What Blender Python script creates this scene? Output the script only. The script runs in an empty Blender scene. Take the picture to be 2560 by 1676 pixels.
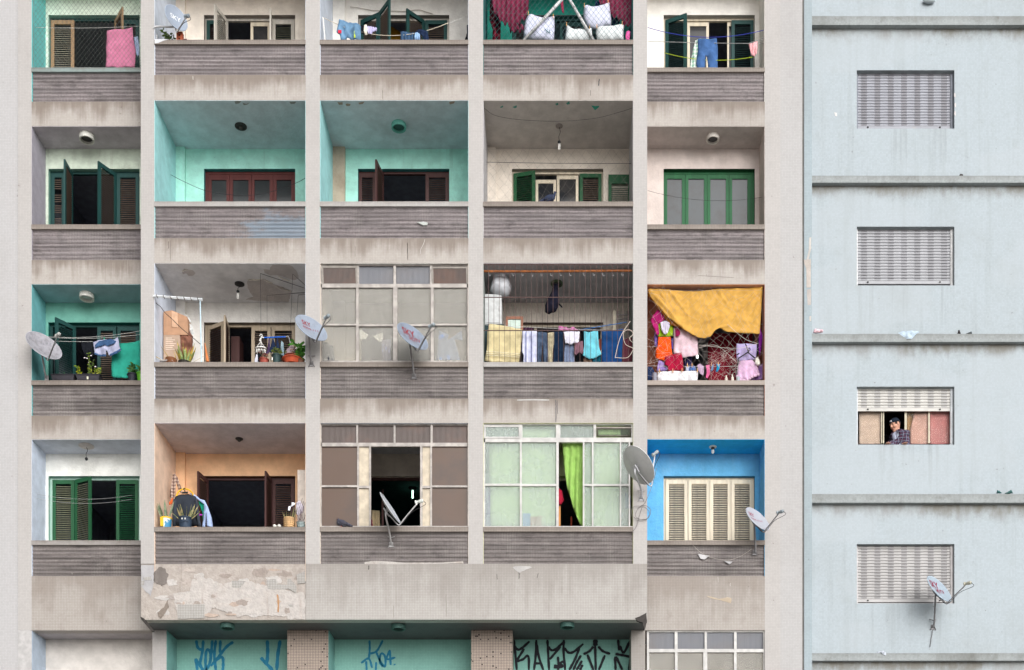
import bpy, bmesh, math, random
from mathutils import Vector, Matrix, noise as mnoise
from mathutils.geometry import delaunay_2d_cdt
random.seed(11)
R = math.radians
# ---------------------------------------------------------------- survey of the place
# The facade plane of the projecting bays is Y=0, the street is on -Y.  D = distance of the
# camera from that plane, S = photograph pixels per metre on it.  X()/Z() turn a measured
# photograph coordinate into metres for a surface that stands at depth Y.
D, S, VX, VY, ZC = 22.0, 139.0, 1400.0, 2464.0, 1.6
YW, YB = 0.664, 1.273            # depth of the wing facade, of the balcony back walls
def X(px, Y=0.0): return (px-VX)/S*(D+Y)/D
def Z(py, Y=0.0): return ZC+(VY-py)/S*(D+Y)/D
def W(p, Y=0.0): return Vector((X(p[0], Y), Y, Z(p[1], Y)))
class Crop:
    def __init__(s, x0, y0, k): s.x0, s.y0, s.k = x0, y0, k
    def __call__(s, x, y): return (s.x0+x/s.k, s.y0+y/s.k)
    def L(s, pts): return [s(*p) for p in pts]
cL1, cL2, cL3, cL4, cL5 = [Crop(0, y, 2.9024) for y in (0, 240, 640, 1040, 1380)]
cM1, cM2, cM3, cM4, cM5 = [Crop(780, y, 2.8333) for y in (0, 240, 640, 1040, 1380)]
cR1, cR2, cR3, cR4, cR5 = [Crop(1580, y, 2.4286) for y in (0, 300, 680, 1060, 1380)]
cG = Crop(1200, 650, 5.565); cH = Crop(1610, 700, 5.772); cI = Crop(1200, 0, 5.95); cJ = Crop(380, 640, 5.565)
cK = Crop(380, 1150, 5.95); cLL = Crop(60, 800, 7.933); cM = Crop(380, 0, 5.95); cN = Crop(800, 0, 5.95)
cO = Crop(1200, 1050, 4.958); cP = Crop(800, 1050, 4.21); cQ = Crop(400, 1560, 3.967); cR = Crop(1240, 1560, 5.95)
cS = Crop(720, 770, 6.263); cT = Crop(1620, 1100, 4.869); cU = Crop(2120, 1350, 5.374); cPN = Crop(2120, 940, 7.79)

# ---------------------------------------------------------------- camera, sky, sun, exposure
scene = bpy.context.scene
col = scene.collection
cam = bpy.data.objects.new('camera', bpy.data.cameras.new('camera')); col.objects.link(cam)
cam.location = (0, -D, ZC); cam.rotation_euler = (R(90), 0, 0)
cam.data.sensor_width = 36.0; cam.data.lens = 36.0*S*D/2560.0
cam.data.shift_x = (1280-VX)/2560.0; cam.data.shift_y = (VY-838)/2560.0
cam.data.clip_end = 3000; scene.camera = cam
world = bpy.data.worlds.new('World'); scene.world = world; world.use_nodes = True
wt = world.node_tree
SUN_EL, SUN_AZ = 21.0, 24.0      # sun behind thin cloud, in front of the facade, to the right
sky = wt.nodes.new('ShaderNodeTexSky'); sky.sky_type = 'NISHITA'; sky.sun_disc = False
sky.sun_elevation = R(SUN_EL); sky.sun_rotation = R(180-SUN_AZ)
sky.air_density = 1.0; sky.dust_density = 5.0; sky.ozone_density = 1.0
hs = wt.nodes.new('ShaderNodeHueSaturation'); hs.inputs['Saturation'].default_value = 0.12   # cloud cover greys the sky
bg = wt.nodes['Background']; bg.inputs['Strength'].default_value = 0.08
wt.links.new(sky.outputs[0], hs.inputs['Color']); wt.links.new(hs.outputs[0], bg.inputs['Color'])
sun = bpy.data.objects.new('sun', bpy.data.lights.new('sun', 'SUN')); col.objects.link(sun)
sun.data.energy = 2.0; sun.data.angle = R(75); sun.data.color = (1.0, 0.995, 0.99)
sun.rotation_euler = (R(90-SUN_EL), 0, R(SUN_AZ)); sun.location = (15, -30, 40)
vs = scene.view_settings
vs.view_transform = 'Standard'; vs.look = 'None'; vs.gamma = 1.0; vs.use_curve_mapping = False; vs.exposure = 0.58
scene.cycles.use_denoising = True
scene.cycles.max_bounces = 8; scene.cycles.diffuse_bounces = 5; scene.cycles.transparent_max_bounces = 16
scene.cycles.caustics_reflective = False; scene.cycles.caustics_refractive = False

# ---------------------------------------------------------------- materials
def lin(c):
    c /= 255.0
    return c/12.92 if c <= .04045 else ((c+.055)/1.055)**2.4
def C(r, g, b, k=1.0): return tuple(min(.86, lin(v)*k) for v in (r, g, b))+(1.0,)
FK = 0.645      # weathered glazed tile is a mid grey white, darker than fresh paint
def sc(c, k): return tuple(min(.9, v*k) for v in c[:3])+(1.0,)
class NT:
    def __init__(s, name, rough=.8, spec=.25, metal=0.0):
        s.m = bpy.data.materials.new(name); s.m.use_nodes = True; s.t = s.m.node_tree
        s.b = s.t.nodes['Principled BSDF']; s.out = s.t.nodes['Material Output']
        s.b.inputs['Roughness'].default_value = rough; s.b.inputs['Metallic'].default_value = metal
        s.b.inputs['Specular IOR Level'].default_value = spec
        s.tc = s.t.nodes.new('ShaderNodeTexCoord'); s.obj = s.tc.outputs['Object']; s.gen = s.tc.outputs['Generated']
    def put(s, sock, v):
        if v is None: return
        if isinstance(v, bpy.types.NodeSocket): s.t.links.new(v, sock)
        else: sock.default_value = v
    def node(s, typ, **kw):
        n = s.t.nodes.new(typ)
        for k, v in kw.items(): setattr(n, k, v)
        return n
    def mix(s, f, a, b, blend='MIX'):
        n = s.node('ShaderNodeMix', data_type='RGBA', blend_type=blend)
        s.put(n.inputs[0], f); s.put(n.inputs[6], a); s.put(n.inputs[7], b); return n.outputs[2]
    def math(s, op, a, b=None, c=None, clamp=False):
        n = s.node('ShaderNodeMath', operation=op, use_clamp=clamp)
        s.put(n.inputs[0], a); s.put(n.inputs[1], b); s.put(n.inputs[2], c); return n.outputs[0]
    def vmath(s, op, a, b=None):
        n = s.node('ShaderNodeVectorMath', operation=op); s.put(n.inputs[0], a); s.put(n.inputs[1], b); return n.outputs[0]
    def noise(s, vec, scale=1.0, detail=4.0, rough=.55, sock='Fac'):
        n = s.node('ShaderNodeTexNoise'); s.put(n.inputs['Vector'], vec)
        n.inputs['Scale'].default_value = scale; n.inputs['Detail'].default_value = detail; n.inputs['Roughness'].default_value = rough
        return n.outputs[sock]
    def step(s, v, lo, hi):
        n = s.node('ShaderNodeMapRange', interpolation_type='SMOOTHSTEP')
        s.put(n.inputs['Value'], v); n.inputs['From Min'].default_value = lo; n.inputs['From Max'].default_value = hi; return n.outputs[0]
    def sep(s, v):
        n = s.node('ShaderNodeSeparateXYZ'); s.put(n.inputs[0], v); return n.outputs
    def stretch(s, v, k): return s.vmath('MULTIPLY', v, k)
    def bump(s, h, strength=.3, dist=.01):
        n = s.node('ShaderNodeBump'); n.inputs['Strength'].default_value = strength; n.inputs['Distance'].default_value = dist
        s.put(n.inputs['Height'], h); s.t.links.new(n.outputs[0], s.b.inputs['Normal'])
    def col(s, v): s.put(s.b.inputs['Base Color'], v); return s.m
    def rnd(s): return s.node('ShaderNodeObjectInfo').outputs['Random']
CACHE = {}
def cached(f):
    def g(*a, **k):
        key = (f.__name__, a, tuple(sorted(k.items())))
        if key not in CACHE: CACHE[key] = f(*a, **k)
        return CACHE[key]
    return g
@cached
def m_plain(c, rough=.6, metal=0.0, var=.12, spec=.3):
    n = NT('painted_surface', rough, spec, metal)
    f = n.noise(n.obj, 9.0, 5.0)
    return n.col(n.mix(n.step(f, .35, .7), sc(c, 1-var), sc(c, 1+var)))
@cached
def m_paint(c, dirt=.25, dcol=(70, 64, 56), bump=.4, scale=1.0, streak=.3):
    """wall paint on plaster: blotchy, stained, finely rough"""
    n = NT('wall_paint', .88, .2)
    big = n.noise(n.obj, 1.1*scale, 7.0, .62); mid = n.noise(n.obj, 4.5*scale, 6.0, .6)
    st = n.noise(n.stretch(n.obj, (5.0, 5.0, .6)), 1.3, 5.0, .6)
    v = n.mix(n.step(mid, .3, .72), sc(c, .86), sc(c, 1.06)); sm = n.noise(n.stretch(n.obj, (1.2, 1.2, 3.5)), 2.0, 6.0, .7); v = n.mix(n.math('MULTIPLY', n.step(sm, .5, .72), .28), v, sc(c, .72))
    v = n.mix(n.math('MULTIPLY', n.step(big, .52, .76), dirt), v, C(*dcol))
    v = n.mix(n.math('MULTIPLY', n.step(st, .56, .78), streak*dirt*2), v, C(*dcol))
    speck = n.step(n.noise(n.obj, 16.0, 3.0, .6), .71, .76)
    v = n.mix(n.math('MULTIPLY', speck, .35*dirt+.05), v, C(60, 54, 48))
    n.bump(n.math('ADD', n.noise(n.obj, 28.0, 4.0), n.math('MULTIPLY', n.noise(n.obj, 7.0, 5.0), 1.5)), bump, .012)
    return n.col(v)
@cached
def m_mosaic(c, g=(150, 142, 134), tile=.029, gw=.14, gs=.34, var=.04, stain=.25, dcol=(112, 100, 92), run=0.0, rough=.6, spots=.0, scol=(70, 62, 58)):
    """small glazed mosaic tiles with grout, water stains and run-off below ledges"""
    c = sc(c, FK); n = NT('mosaic_tiles', rough, .3)
    p = n.vmath('ADD', n.stretch(n.obj, (1/tile,)*3), (.37, .37, .37))
    fr = n.sep(n.vmath('FRACTION', p)); wn = n.node('ShaderNodeTexWhiteNoise'); n.put(wn.inputs['Vector'], n.vmath('FLOOR', p)); wv = wn.outputs['Value']
    nm = n.sep(n.vmath('ABSOLUTE', n.node('ShaderNodeNewGeometry').outputs['Normal']))
    ms = [n.math('MULTIPLY', n.math('LESS_THAN', fr[i], gw), n.math('SUBTRACT', 1.0, nm[i], clamp=True)) for i in range(3)]
    gm = n.math('MAXIMUM', n.math('MAXIMUM', ms[0], ms[1]), ms[2])
    v = n.mix(wv, sc(c, 1-var), sc(c, 1+var))
    if spots: v = n.mix(n.math('GREATER_THAN', wv, 1-spots), v, C(*scol, FK))
    gv = n.math('MULTIPLY', gm, n.math('ADD', gs*.55, n.math('MULTIPLY', n.noise(n.obj, 2.2, 3.0), gs*.9)))
    v = n.mix(gv, v, C(*g, FK))
    big = n.noise(n.stretch(n.obj, (1.0, 1.0, .55)), .9, 8.0, .65)
    v = n.mix(n.math('MULTIPLY', n.step(big, .45, .75), stain), v, C(*dcol, FK))
    fine = n.noise(n.obj, 5.5, 6.0, .6); v = n.mix(n.math('MULTIPLY', n.step(fine, .5, .75), stain*.6), v, C(*dcol, FK))
    if run:
        gz = n.sep(n.gen)[2]
        st = n.noise(n.stretch(n.obj, (7.0, 7.0, .5)), 1.0, 6.0, .65); bl = n.noise(n.obj, 1.7, 5.0)
        e = n.math('ADD', gz, n.math('MULTIPLY', n.math('SUBTRACT', st, .5), 1.9)); e = n.math('ADD', e, n.math('MULTIPLY', n.math('SUBTRACT', bl, .5), 1.6))
        v = n.mix(n.math('MULTIPLY', n.step(e, .15, 1.05), run), v, C(*dcol, FK))
        dr = n.noise(n.stretch(n.obj, (22.0, 22.0, .9)), 1.0, 3.0); 
        v = n.mix(n.math('MULTIPLY', n.step(dr, .66, .74), run*.35), v, C(225, 220, 212, FK))
    pit = n.step(n.noise(n.obj, 11.0, 2.0), .745, .775); v = n.mix(n.math('MULTIPLY', pit, .45), v, C(95, 84, 76))
    return n.col(v)
@cached
def m_parapet(seed=0, c=(104, 92, 92), blue=0):
    """dark glazed mosaic on the ribbed parapets, pale grout showing in patches"""
    n = NT('ribbed_parapet_tiles', .55, .35)
    o = n.vmath('ADD', n.obj, (seed*3.7, 0, seed*1.3))
    p = n.stretch(o, (1/.029,)*3); fr = n.sep(n.vmath('FRACTION', p))
    wn = n.node('ShaderNodeTexWhiteNoise'); n.put(wn.inputs['Vector'], n.vmath('FLOOR', n.stretch(p, (1, 0, 1)))); wv = wn.outputs['Value']
    base = n.mix(n.step(n.noise(n.stretch(o, (.55, 1, 16.0)), 1.0, 6.0, .65), .34, .66), C(*c, .70*FK), C(*c, 1.42*FK))
    v = n.mix(n.math('MULTIPLY', wv, .45), base, sc(C(*c), .66*FK))
    # pale joints, stronger in worn patches
    patch = n.step(n.noise(n.stretch(o, (2.2, 1, .9)), 1.0, 4.0, .6), .46, .66)
    g = n.math('MULTIPLY', n.math('LESS_THAN', fr[0], .26), n.math('ADD', .06, n.math('MULTIPLY', patch, .6)))
    v = n.mix(g, v, C(186, 178, 174, FK))
    g2 = n.math('MULTIPLY', n.math('LESS_THAN', fr[2], .22), n.math('MULTIPLY', patch, .3)); v = n.mix(g2, v, C(176, 170, 166, FK))
    soot = n.step(n.noise(n.stretch(o, (2.6, 1, 6.0)), 1.0, 6.0, .68), .5, .68); v = n.mix(n.math('MULTIPLY', soot, .5), v, C(74, 68, 67, FK))
    sp = n.step(n.noise(o, 7.0, 5.0, .7), .70, .74); v = n.mix(n.math('MULTIPLY', sp, .6), v, C(190, 186, 184, FK))
    if blue:
        q = n.sep(n.obj); e = n.noise(n.stretch(o, (2.6, 1, 5.5)), 1.0, 6.0, .7)
        e = n.math('ADD', e, n.math('MULTIPLY', n.step(q[0], -6.1, -5.2), .34)); e = n.math('SUBTRACT', e, n.math('MULTIPLY', n.step(q[2], 15.28, 15.56), .26))
        v = n.mix(n.math('MULTIPLY', n.step(e, .58, .80), .62), v, C(150, 172, 190, FK))
    return n.col(v)
@cached
def m_wood(c, chip=.25, ccol=(205, 195, 178), rough=.55):
    n = NT('painted_wood', rough, .3)
    g = n.noise(n.stretch(n.obj, (14, 14, 1.2)), 1.0, 5.0)
    v = n.mix(n.step(g, .3, .72), sc(c, .82), sc(c, 1.12)); v = n.mix(n.math('MULTIPLY', n.rnd(), .22), v, sc(c, .7))
    ch = n.step(n.noise(n.obj, 13.0, 6.0, .7), .66, .72); v = n.mix(n.math('MULTIPLY', ch, chip), v, C(*ccol))
    return n.col(v)
@cached
def m_cloth(c, rough=.95, var=.1, transl=0.0):
    n = NT('cloth', rough, .1)
    f = n.noise(n.obj, 7.0, 5.0); w = n.noise(n.obj, 90.0, 2.0)
    v = n.mix(n.step(f, .3, .7), sc(c, 1-var), sc(c, 1+var)); v = n.mix(n.math('MULTIPLY', w, .25), v, sc(c, .75)); n.col(v)
    n.bump(w, .15, .004)
    if transl:
        tr = n.node('ShaderNodeBsdfTranslucent'); n.put(tr.inputs[0], v); mx = n.node('ShaderNodeMixShader'); mx.inputs[0].default_value = transl
        n.t.links.new(n.b.outputs[0], mx.inputs[1]); n.t.links.new(tr.outputs[0], mx.inputs[2]); n.t.links.new(mx.outputs[0], n.out.inputs[0])
    return n.m
@cached
def m_check(c1, c2, c3, k=26.0):
    n = NT('checked_cloth', .95, .1)
    q = n.sep(n.stretch(n.obj, (k, k, k))); h = n.math('ADD', q[0], n.math('MULTIPLY', q[1], .6))
    a = n.math('LESS_THAN', n.math('FRACT', h), .42); b = n.math('LESS_THAN', n.math('FRACT', q[2]), .42)
    t1 = n.math('LESS_THAN', n.math('FRACT', n.math('ADD', h, .25)), .1); t2 = n.math('LESS_THAN', n.math('FRACT', n.math('ADD', q[2], .25)), .1)
    v = n.mix(n.math('MULTIPLY', n.math('ADD', a, b), .5), c1, c2); v = n.mix(n.math('MAXIMUM', t1, t2), v, c3)
    return n.col(v)
@cached
def m_stripe(c1, c2, k=6.0, axis=2, w=.35):
    n = NT('striped_cloth', .95, .1)
    q = n.sep(n.obj); return n.col(n.mix(n.math('LESS_THAN', n.math('FRACT', n.math('MULTIPLY', q[axis], k)), w), c1, c2))
@cached
def m_glass(c, through=.5, rough=.25, rib=0.0, dirt=.25, dcol=(120, 105, 92)):
    """patterned or dusty window glass: part of the light goes through, part is scattered"""
    n = NT('window_glass', rough, .5)
    big = n.noise(n.obj, 1.6, 6.0, .6)
    v = n.mix(n.math('MULTIPLY', n.step(big, .42, .74), dirt), c, C(*dcol))
    st = n.noise(n.stretch(n.obj, (60, 1, 1.2)), 1.0, 2.0); v = n.mix(n.math('MULTIPLY', n.step(st, .5, .7), .18 if rib else .05), v, sc(c, .55)); n.col(v)
    if rib:
        h = n.math('SINE', n.math('MULTIPLY', n.sep(n.obj)[0], 2*math.pi/.022)); n.bump(h, rib, .006)
    tr = n.node('ShaderNodeBsdfTransparent'); tr.inputs[0].default_value = sc(c, 1.3)[:3]+(1,)
    mx = n.node('ShaderNodeMixShader'); f = n.math('SUBTRACT', 1-through, n.math('MULTIPLY', n.step(big, .3, .6), -.05), clamp=True); n.put(mx.inputs[0], f)
    n.t.links.new(tr.outputs[0], mx.inputs[1]); n.t.links.new(n.b.outputs[0], mx.inputs[2]); n.t.links.new(mx.outputs[0], n.out.inputs[0])
    return n.m
@cached
def m_emit(c, k):
    n = NT('lit_lamp'); n.b.inputs['Emission Color'].default_value = c; n.b.inputs['Emission Strength'].default_value = k; return n.col(c)
@cached
def m_leaf(c, c2):
    n = NT('leaves', .6, .3)
    f = n.noise(n.obj, 14.0, 3.0); v = n.mix(n.step(f, .35, .65), c, c2); n.col(v)
    tr = n.node('ShaderNodeBsdfTranslucent'); n.put(tr.inputs[0], v); mx = n.node('ShaderNodeMixShader'); mx.inputs[0].default_value = .25
    n.t.links.new(n.b.outputs[0], mx.inputs[1]); n.t.links.new(tr.outputs[0], mx.inputs[2]); n.t.links.new(mx.outputs[0], n.out.inputs[0])
    return n.m
@cached
def m_slat(c, tooth=True):
    """roller shutter slat: pressed slots along its length"""
    c = sc(c, FK); n = NT('roller_shutter_slat', .45, .4)
    v = n.mix(n.step(n.noise(n.obj, 3.5, 5.0), .35, .7), sc(c, .9), sc(c, 1.06)); v = n.mix(n.math('MULTIPLY', n.rnd(), .3), v, sc(c, .82))
    v = n.mix(n.math('MULTIPLY', n.step(n.noise(n.obj, 6.0, 5.0, .7), .6, .72), .25), v, C(170, 160, 140))
    return n.col(v)

# ---------------------------------------------------------------- mesh building
class MB:
    def __init__(s): s.v = []; s.f = []
    def add(s, vs, fs):
        o = len(s.v); s.v += [tuple(v) for v in vs]; s.f += [tuple(i+o for i in f) for f in fs]; return s
    def box(s, x0, x1, y0, y1, z0, z1, M=None):
        vs = [Vector((x, y, z)) for x in (x0, x1) for y in (y0, y1) for z in (z0, z1)]
        if M: vs = [M @ v for v in vs]
        return s.add(vs, [(0, 1, 3, 2), (4, 6, 7, 5), (0, 4, 5, 1), (2, 3, 7, 6), (0, 2, 6, 4), (1, 5, 7, 3)])
    def quad(s, a, b, c, d): return s.add([a, b, c, d], [(0, 1, 2, 3)])
    def tube(s, pts, r, n=6, cap=True):
        pts = [Vector(p) for p in pts]; k = len(pts); vs = []; prev = None
        for i, p in enumerate(pts):
            t = (pts[min(i+1, k-1)]-pts[max(i-1, 0)]); t = t.normalized() if t.length > 1e-9 else Vector((0, 0, 1))
            if prev is None: a = t.orthogonal().normalized()
            else:
                a = prev-t*prev.dot(t); a = a.normalized() if a.length > 1e-6 else t.orthogonal().normalized()
            prev = a; b = t.cross(a); rr = r[i] if isinstance(r, (list, tuple)) else r
            vs += [p+(a*math.cos(2*math.pi*j/n)+b*math.sin(2*math.pi*j/n))*rr for j in range(n)]
        fs = [(i*n+j, i*n+(j+1) % n, (i+1)*n+(j+1) % n, (i+1)*n+j) for i in range(k-1) for j in range(n)]
        if cap: fs += [tuple(range(n))[::-1], tuple((k-1)*n+j for j in range(n))]
        return s.add(vs, fs)
    def lathe(s, prof, c=(0, 0, 0), n=20, M=None, ex=1.0):
        """profile of (radius, height) turned about the vertical through c"""
        vs = []
        for r, h in prof:
            for j in range(n):
                v = Vector((r*math.cos(2*math.pi*j/n), r*ex*math.sin(2*math.pi*j/n), h)); vs.append((M @ v if M else v)+Vector(c))
        k = len(prof); fs = [(i*n+j, i*n+(j+1) % n, (i+1)*n+(j+1) % n, (i+1)*n+j) for i in range(k-1) for j in range(n)]
        fs += [tuple(range(n))[::-1], tuple((k-1)*n+j for j in range(n))]
        return s.add(vs, fs)
    def ball(s, c, r, n=12, m=8, M=None):
        r = (r, r, r) if not isinstance(r, (list, tuple)) else r
        prof = [(math.sin(math.pi*i/m), -math.cos(math.pi*i/m)) for i in range(m+1)]; vs = []
        for a, h in prof:
            a = max(a, 1e-3)
            for j in range(n):
                v = Vector((a*math.cos(2*math.pi*j/n)*r[0], a*math.sin(2*math.pi*j/n)*r[1], h*r[2])); vs.append((M @ v if M else v)+Vector(c))
        fs = [(i*n+j, i*n+(j+1) % n, (i+1)*n+(j+1) % n, (i+1)*n+j) for i in range(m) for j in range(n)]
        return s.add(vs, fs)
    def prism(s, poly, y0, y1):
        """outline of (x, z) points given a thickness from y0 to y1"""
        n = len(poly); vs = [(x, y0, z) for x, z in poly]+[(x, y1, z) for x, z in poly]
        return s.add(vs, [tuple(range(n)), tuple(range(n, 2*n))[::-1]]+[(i, (i+1) % n, n+(i+1) % n, n+i) for i in range(n)])
    def ribbon(s, pts, w, y):
        """a painted stroke on the wall plane y"""
        pts = [Vector(p) for p in pts]; k = len(pts); vs = []
        for i, p in enumerate(pts):
            t = (pts[min(i+1, k-1)]-pts[max(i-1, 0)]).normalized(); nn = Vector((-t.y, t.x)); ww = w*(.5+.06*math.sin(i*1.7)); 
            if i in (0, k-1): ww *= .7
            a = p+nn*ww; b = p-nn*ww; vs += [(a.x, y, a.y), (b.x, y, b.y)]
        return s.add(vs, [(2*i, 2*i+1, 2*i+3, 2*i+2) for i in range(k-1)])
    def build(s, name, mat, parent=None, loc=None, rotz=0.0, smooth=False, **tags):
        """link as ONE mesh object; world coordinates unless loc gives the object's own origin"""
        me = bpy.data.meshes.new(name); base = Vector(BASE.get(parent, (0, 0, 0))) if loc is None else Vector((0, 0, 0))
        me.from_pydata([tuple(Vector(v)-base) for v in s.v], [], s.f); me.validate(); me.update()
        bm = bmesh.new(); bm.from_mesh(me); bmesh.ops.recalc_face_normals(bm, faces=bm.faces); bm.to_mesh(me); bm.free()
        if smooth: me.polygons.foreach_set('use_smooth', [True]*len(me.polygons))
        me.materials.append(mat)
        return link(name, me, parent, loc, rotz, **tags)
BASE = {None: (0, 0, 0)}
def link(name, me, parent=None, loc=None, rotz=0.0, **tags):
    o = bpy.data.objects.new(name, me); col.objects.link(o)
    if parent is not None: o.parent = parent
    if loc is not None: o.location = loc
    o.rotation_euler = (0, 0, rotz); BASE[o] = BASE.get(parent, (0, 0, 0)) if loc is None else (0, 0, 0)
    for k, v in tags.items():
        if v is not None: o['category' if k == 'cat' else k] = v
    return o
def thing(name, label, cat, loc=(0, 0, 0), group=None):
    o = bpy.data.objects.new(name, None); col.objects.link(o); o.empty_display_size = .1
    o.location = loc; o['label'] = label; o['category'] = cat
    if group: o['group'] = group
    BASE[o] = tuple(loc); return o
def smoothline(pts, n=6):
    pts = [Vector(p) for p in pts]
    if len(pts) < 3:
        return [pts[0].lerp(pts[-1], i/n) for i in range(n+1)]
    out = []; P = [pts[0]*2-pts[1]]+pts+[pts[-1]*2-pts[-2]]
    for i in range(1, len(P)-2):
        a, b, c, d = P[i-1:i+3]
        for j in range(n):
            t = j/n; out.append(.5*((2*b)+(c-a)*t+(2*a-5*b+4*c-d)*t*t+(3*b-a-3*c+d)*t**3))
    return out+[pts[-1]]
def sag(a, b, drop, n=12): return [Vector(a).lerp(Vector(b), i/n)-Vector((0, 0, drop*4*(i/n)*(1-i/n))) for i in range(n+1)]
def inside(p, poly):
    x, y = p; r = False; j = len(poly)-1
    for i in range(len(poly)):
        xi, yi = poly[i]; xj, yj = poly[j]
        if (yi > y) != (yj > y) and x < (xj-xi)*(y-yi)/(yj-yi)+xi: r = not r
        j = i
    return r
def edge_dist(p, poly):
    best = 9e9; px, py = p
    for i in range(len(poly)):
        ax, ay = poly[i-1]; bx, by = poly[i]; dx, dy = bx-ax, by-ay; l = dx*dx+dy*dy
        t = 0 if l == 0 else max(0, min(1, ((px-ax)*dx+(py-ay)*dy)/l)); best = min(best, math.hypot(px-ax-t*dx, py-ay-t*dy))
    return best
def sheet(poly, h):
    """triangulate an outline with inner points every h metres"""
    out = []
    for i in range(len(poly)):
        a, b = poly[i], poly[(i+1) % len(poly)]; k = max(1, int(math.hypot(b[0]-a[0], b[1]-a[1])/h))
        out += [(a[0]+(b[0]-a[0])*j/k, a[1]+(b[1]-a[1])*j/k) for j in range(k)]
    xs = [p[0] for p in poly]; ys = [p[1] for p in poly]; n0 = len(out); pts = [Vector(p) for p in out]
    y = min(ys)+h*.5; row = 0
    while y < max(ys):
        x = min(xs)+h*(.25+.5*(row % 2))
        while x < max(xs):
            if inside((x, y), poly) and edge_dist((x, y), poly) > h*.45: pts.append(Vector((x, y)))
            x += h
        y += h*.87; row += 1
    v, e, f, _, _, _ = delaunay_2d_cdt(pts, [], [list(range(n0))], 1, 1e-5)
    return [tuple(p) for p in v], [tuple(q) for q in f]
def cloth(name, label, cat, crop, pts, Y, mat, parent=None, amp=.018, folds=3.0, thick=.007, group=None, puff=0.0, h=None, seed=0, tilt=0.0, wr=.01, crease=0.0, lines=()):
    """a hanging piece of cloth cut to its outline, with folds that deepen downwards and crumples"""
    q = [crop(*p) for p in pts]; poly = [(X(a, Y), Z(b, Y)) for a, b in q]
    xs = [p[0] for p in poly]; zs = [p[1] for p in poly]; w = max(xs)-min(xs); hh = max(zs)-min(zs)
    LN = [((X(crop(*a)[0], Y), Z(crop(*a)[1], Y)), (X(crop(*b)[0], Y), Z(crop(*b)[1], Y)), dp, wd) for a, b, dp, wd in lines]
    h = h or max(.012, min(w, hh)/11); v, f = sheet(poly, h); vs = []; back = []
    for x, z in v:
        u = (x-min(xs))/max(w, 1e-6); t = (max(zs)-z)/max(hh, 1e-6)
        y = amp*math.sin(2*math.pi*(u*folds+.35*math.sin(2.3*t+seed))+seed*1.9)*(.25+.75*t)+wr*mnoise.noise(Vector((x*14, seed*7.1, z*14)))*1.6+wr*mnoise.noise(Vector((x*5, 3+seed, z*5)))*2+tilt*t
        for (l0, l1, dp, wd) in LN:
            vx, vz = l1[0]-l0[0], l1[1]-l0[1]; tt = max(0, min(1, ((x-l0[0])*vx+(z-l0[1])*vz)/(vx*vx+vz*vz))); ds = math.hypot(x-l0[0]-tt*vx, z-l0[1]-tt*vz); y -= dp*math.exp(-(ds/wd)**2)*(.35+.65*math.sin(math.pi*min(1, tt+.15)))
        if crease:
            for k, sx, sz in ((1, 3.1, 1.3), (2, 1.6, 4.2), (3, 4.4, 3.6)): y -= crease/k*(1-min(1, 5*abs(mnoise.noise(Vector((x*sx+z*1.7*(-1)**k, 11.3*k+seed, z*sz+x*.8)))))) 
        if puff:
            d = edge_dist((x, z), poly)/(min(w, hh)*.5); g = puff*math.sqrt(max(0, 1-(1-min(1, d))**2)); vs.append((x, Y+y*.5-g, z)); back.append((x, Y+y*.5+g+.003, z))
        else: vs.append((x, Y+y, z))
    b = MB(); b.add(vs, f)
    if puff: b.add(back, [tuple(reversed(t)) for t in f])
    o = b.build(name, mat, parent, smooth=True, label=label, cat=cat, group=group)
    if not puff:
        md = o.modifiers.new('thickness', 'SOLIDIFY'); md.thickness = thick; md.offset = 0
    else:
        bm = bmesh.new(); bm.from_mesh(o.data); bmesh.ops.remove_doubles(bm, verts=bm.verts, dist=.0045); bm.to_mesh(o.data); bm.free()
    return o
def wire(name, label, cat, pts, r, mat, parent=None, group=None, n=5):
    return MB().tube(pts, r, n).build(name, mat, parent, smooth=True, label=label, cat=cat, group=group)

# ================================================================ the setting
MB().quad((-400, -400, 0), (400, -400, 0), (400, 400, 0), (-400, 400, 0)).build('ground', m_paint(C(178, 175, 170), .2, (130, 126, 120)), kind='structure')
pv = MB().box(-60, 60, -3.2, 12, .004, .14).build('pavement', m_mosaic(C(160, 156, 150), tile=.4, gw=.03, stain=.4), kind='structure')

# ================================================================ building with the balconies
apt = thing('apartment_building', 'weathered pale mosaic apartment building with five columns of recessed balconies', 'building')
ZTOP, ZBOT = Z(-470), .14
WHITE = C(212, 207, 204); BEIGE = C(196, 189, 182)
mPILLAR = m_mosaic(WHITE, g=(158, 154, 152), stain=.2, dcol=(160, 153, 148))
mBEAM = m_mosaic(C(210, 202, 195), g=(150, 140, 132), stain=.3, dcol=(142, 127, 115), run=.8)
mFASCIA = m_mosaic(C(208, 203, 198), g=(136, 129, 123), gs=.6, stain=.25, dcol=(146, 136, 128), run=.45)
mCAP = m_mosaic(C(172, 161, 152), g=(118, 108, 100), gs=.7, stain=.45, dcol=(112, 98, 88), run=.3)
mCAPW = m_mosaic(C(205, 201, 198), g=(140, 132, 128), stain=.3, dcol=(140, 128, 118), run=.3)
mCAPT = m_mosaic(C(160, 178, 176), g=(130, 128, 122), stain=.5, dcol=(128, 116, 108), run=.5)
mCORE = m_plain(C(120, 114, 108), .9)
mROOM = m_plain(C(150, 154, 164), .9); mFLOOR = m_plain(C(120, 108, 100), .7)
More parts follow.
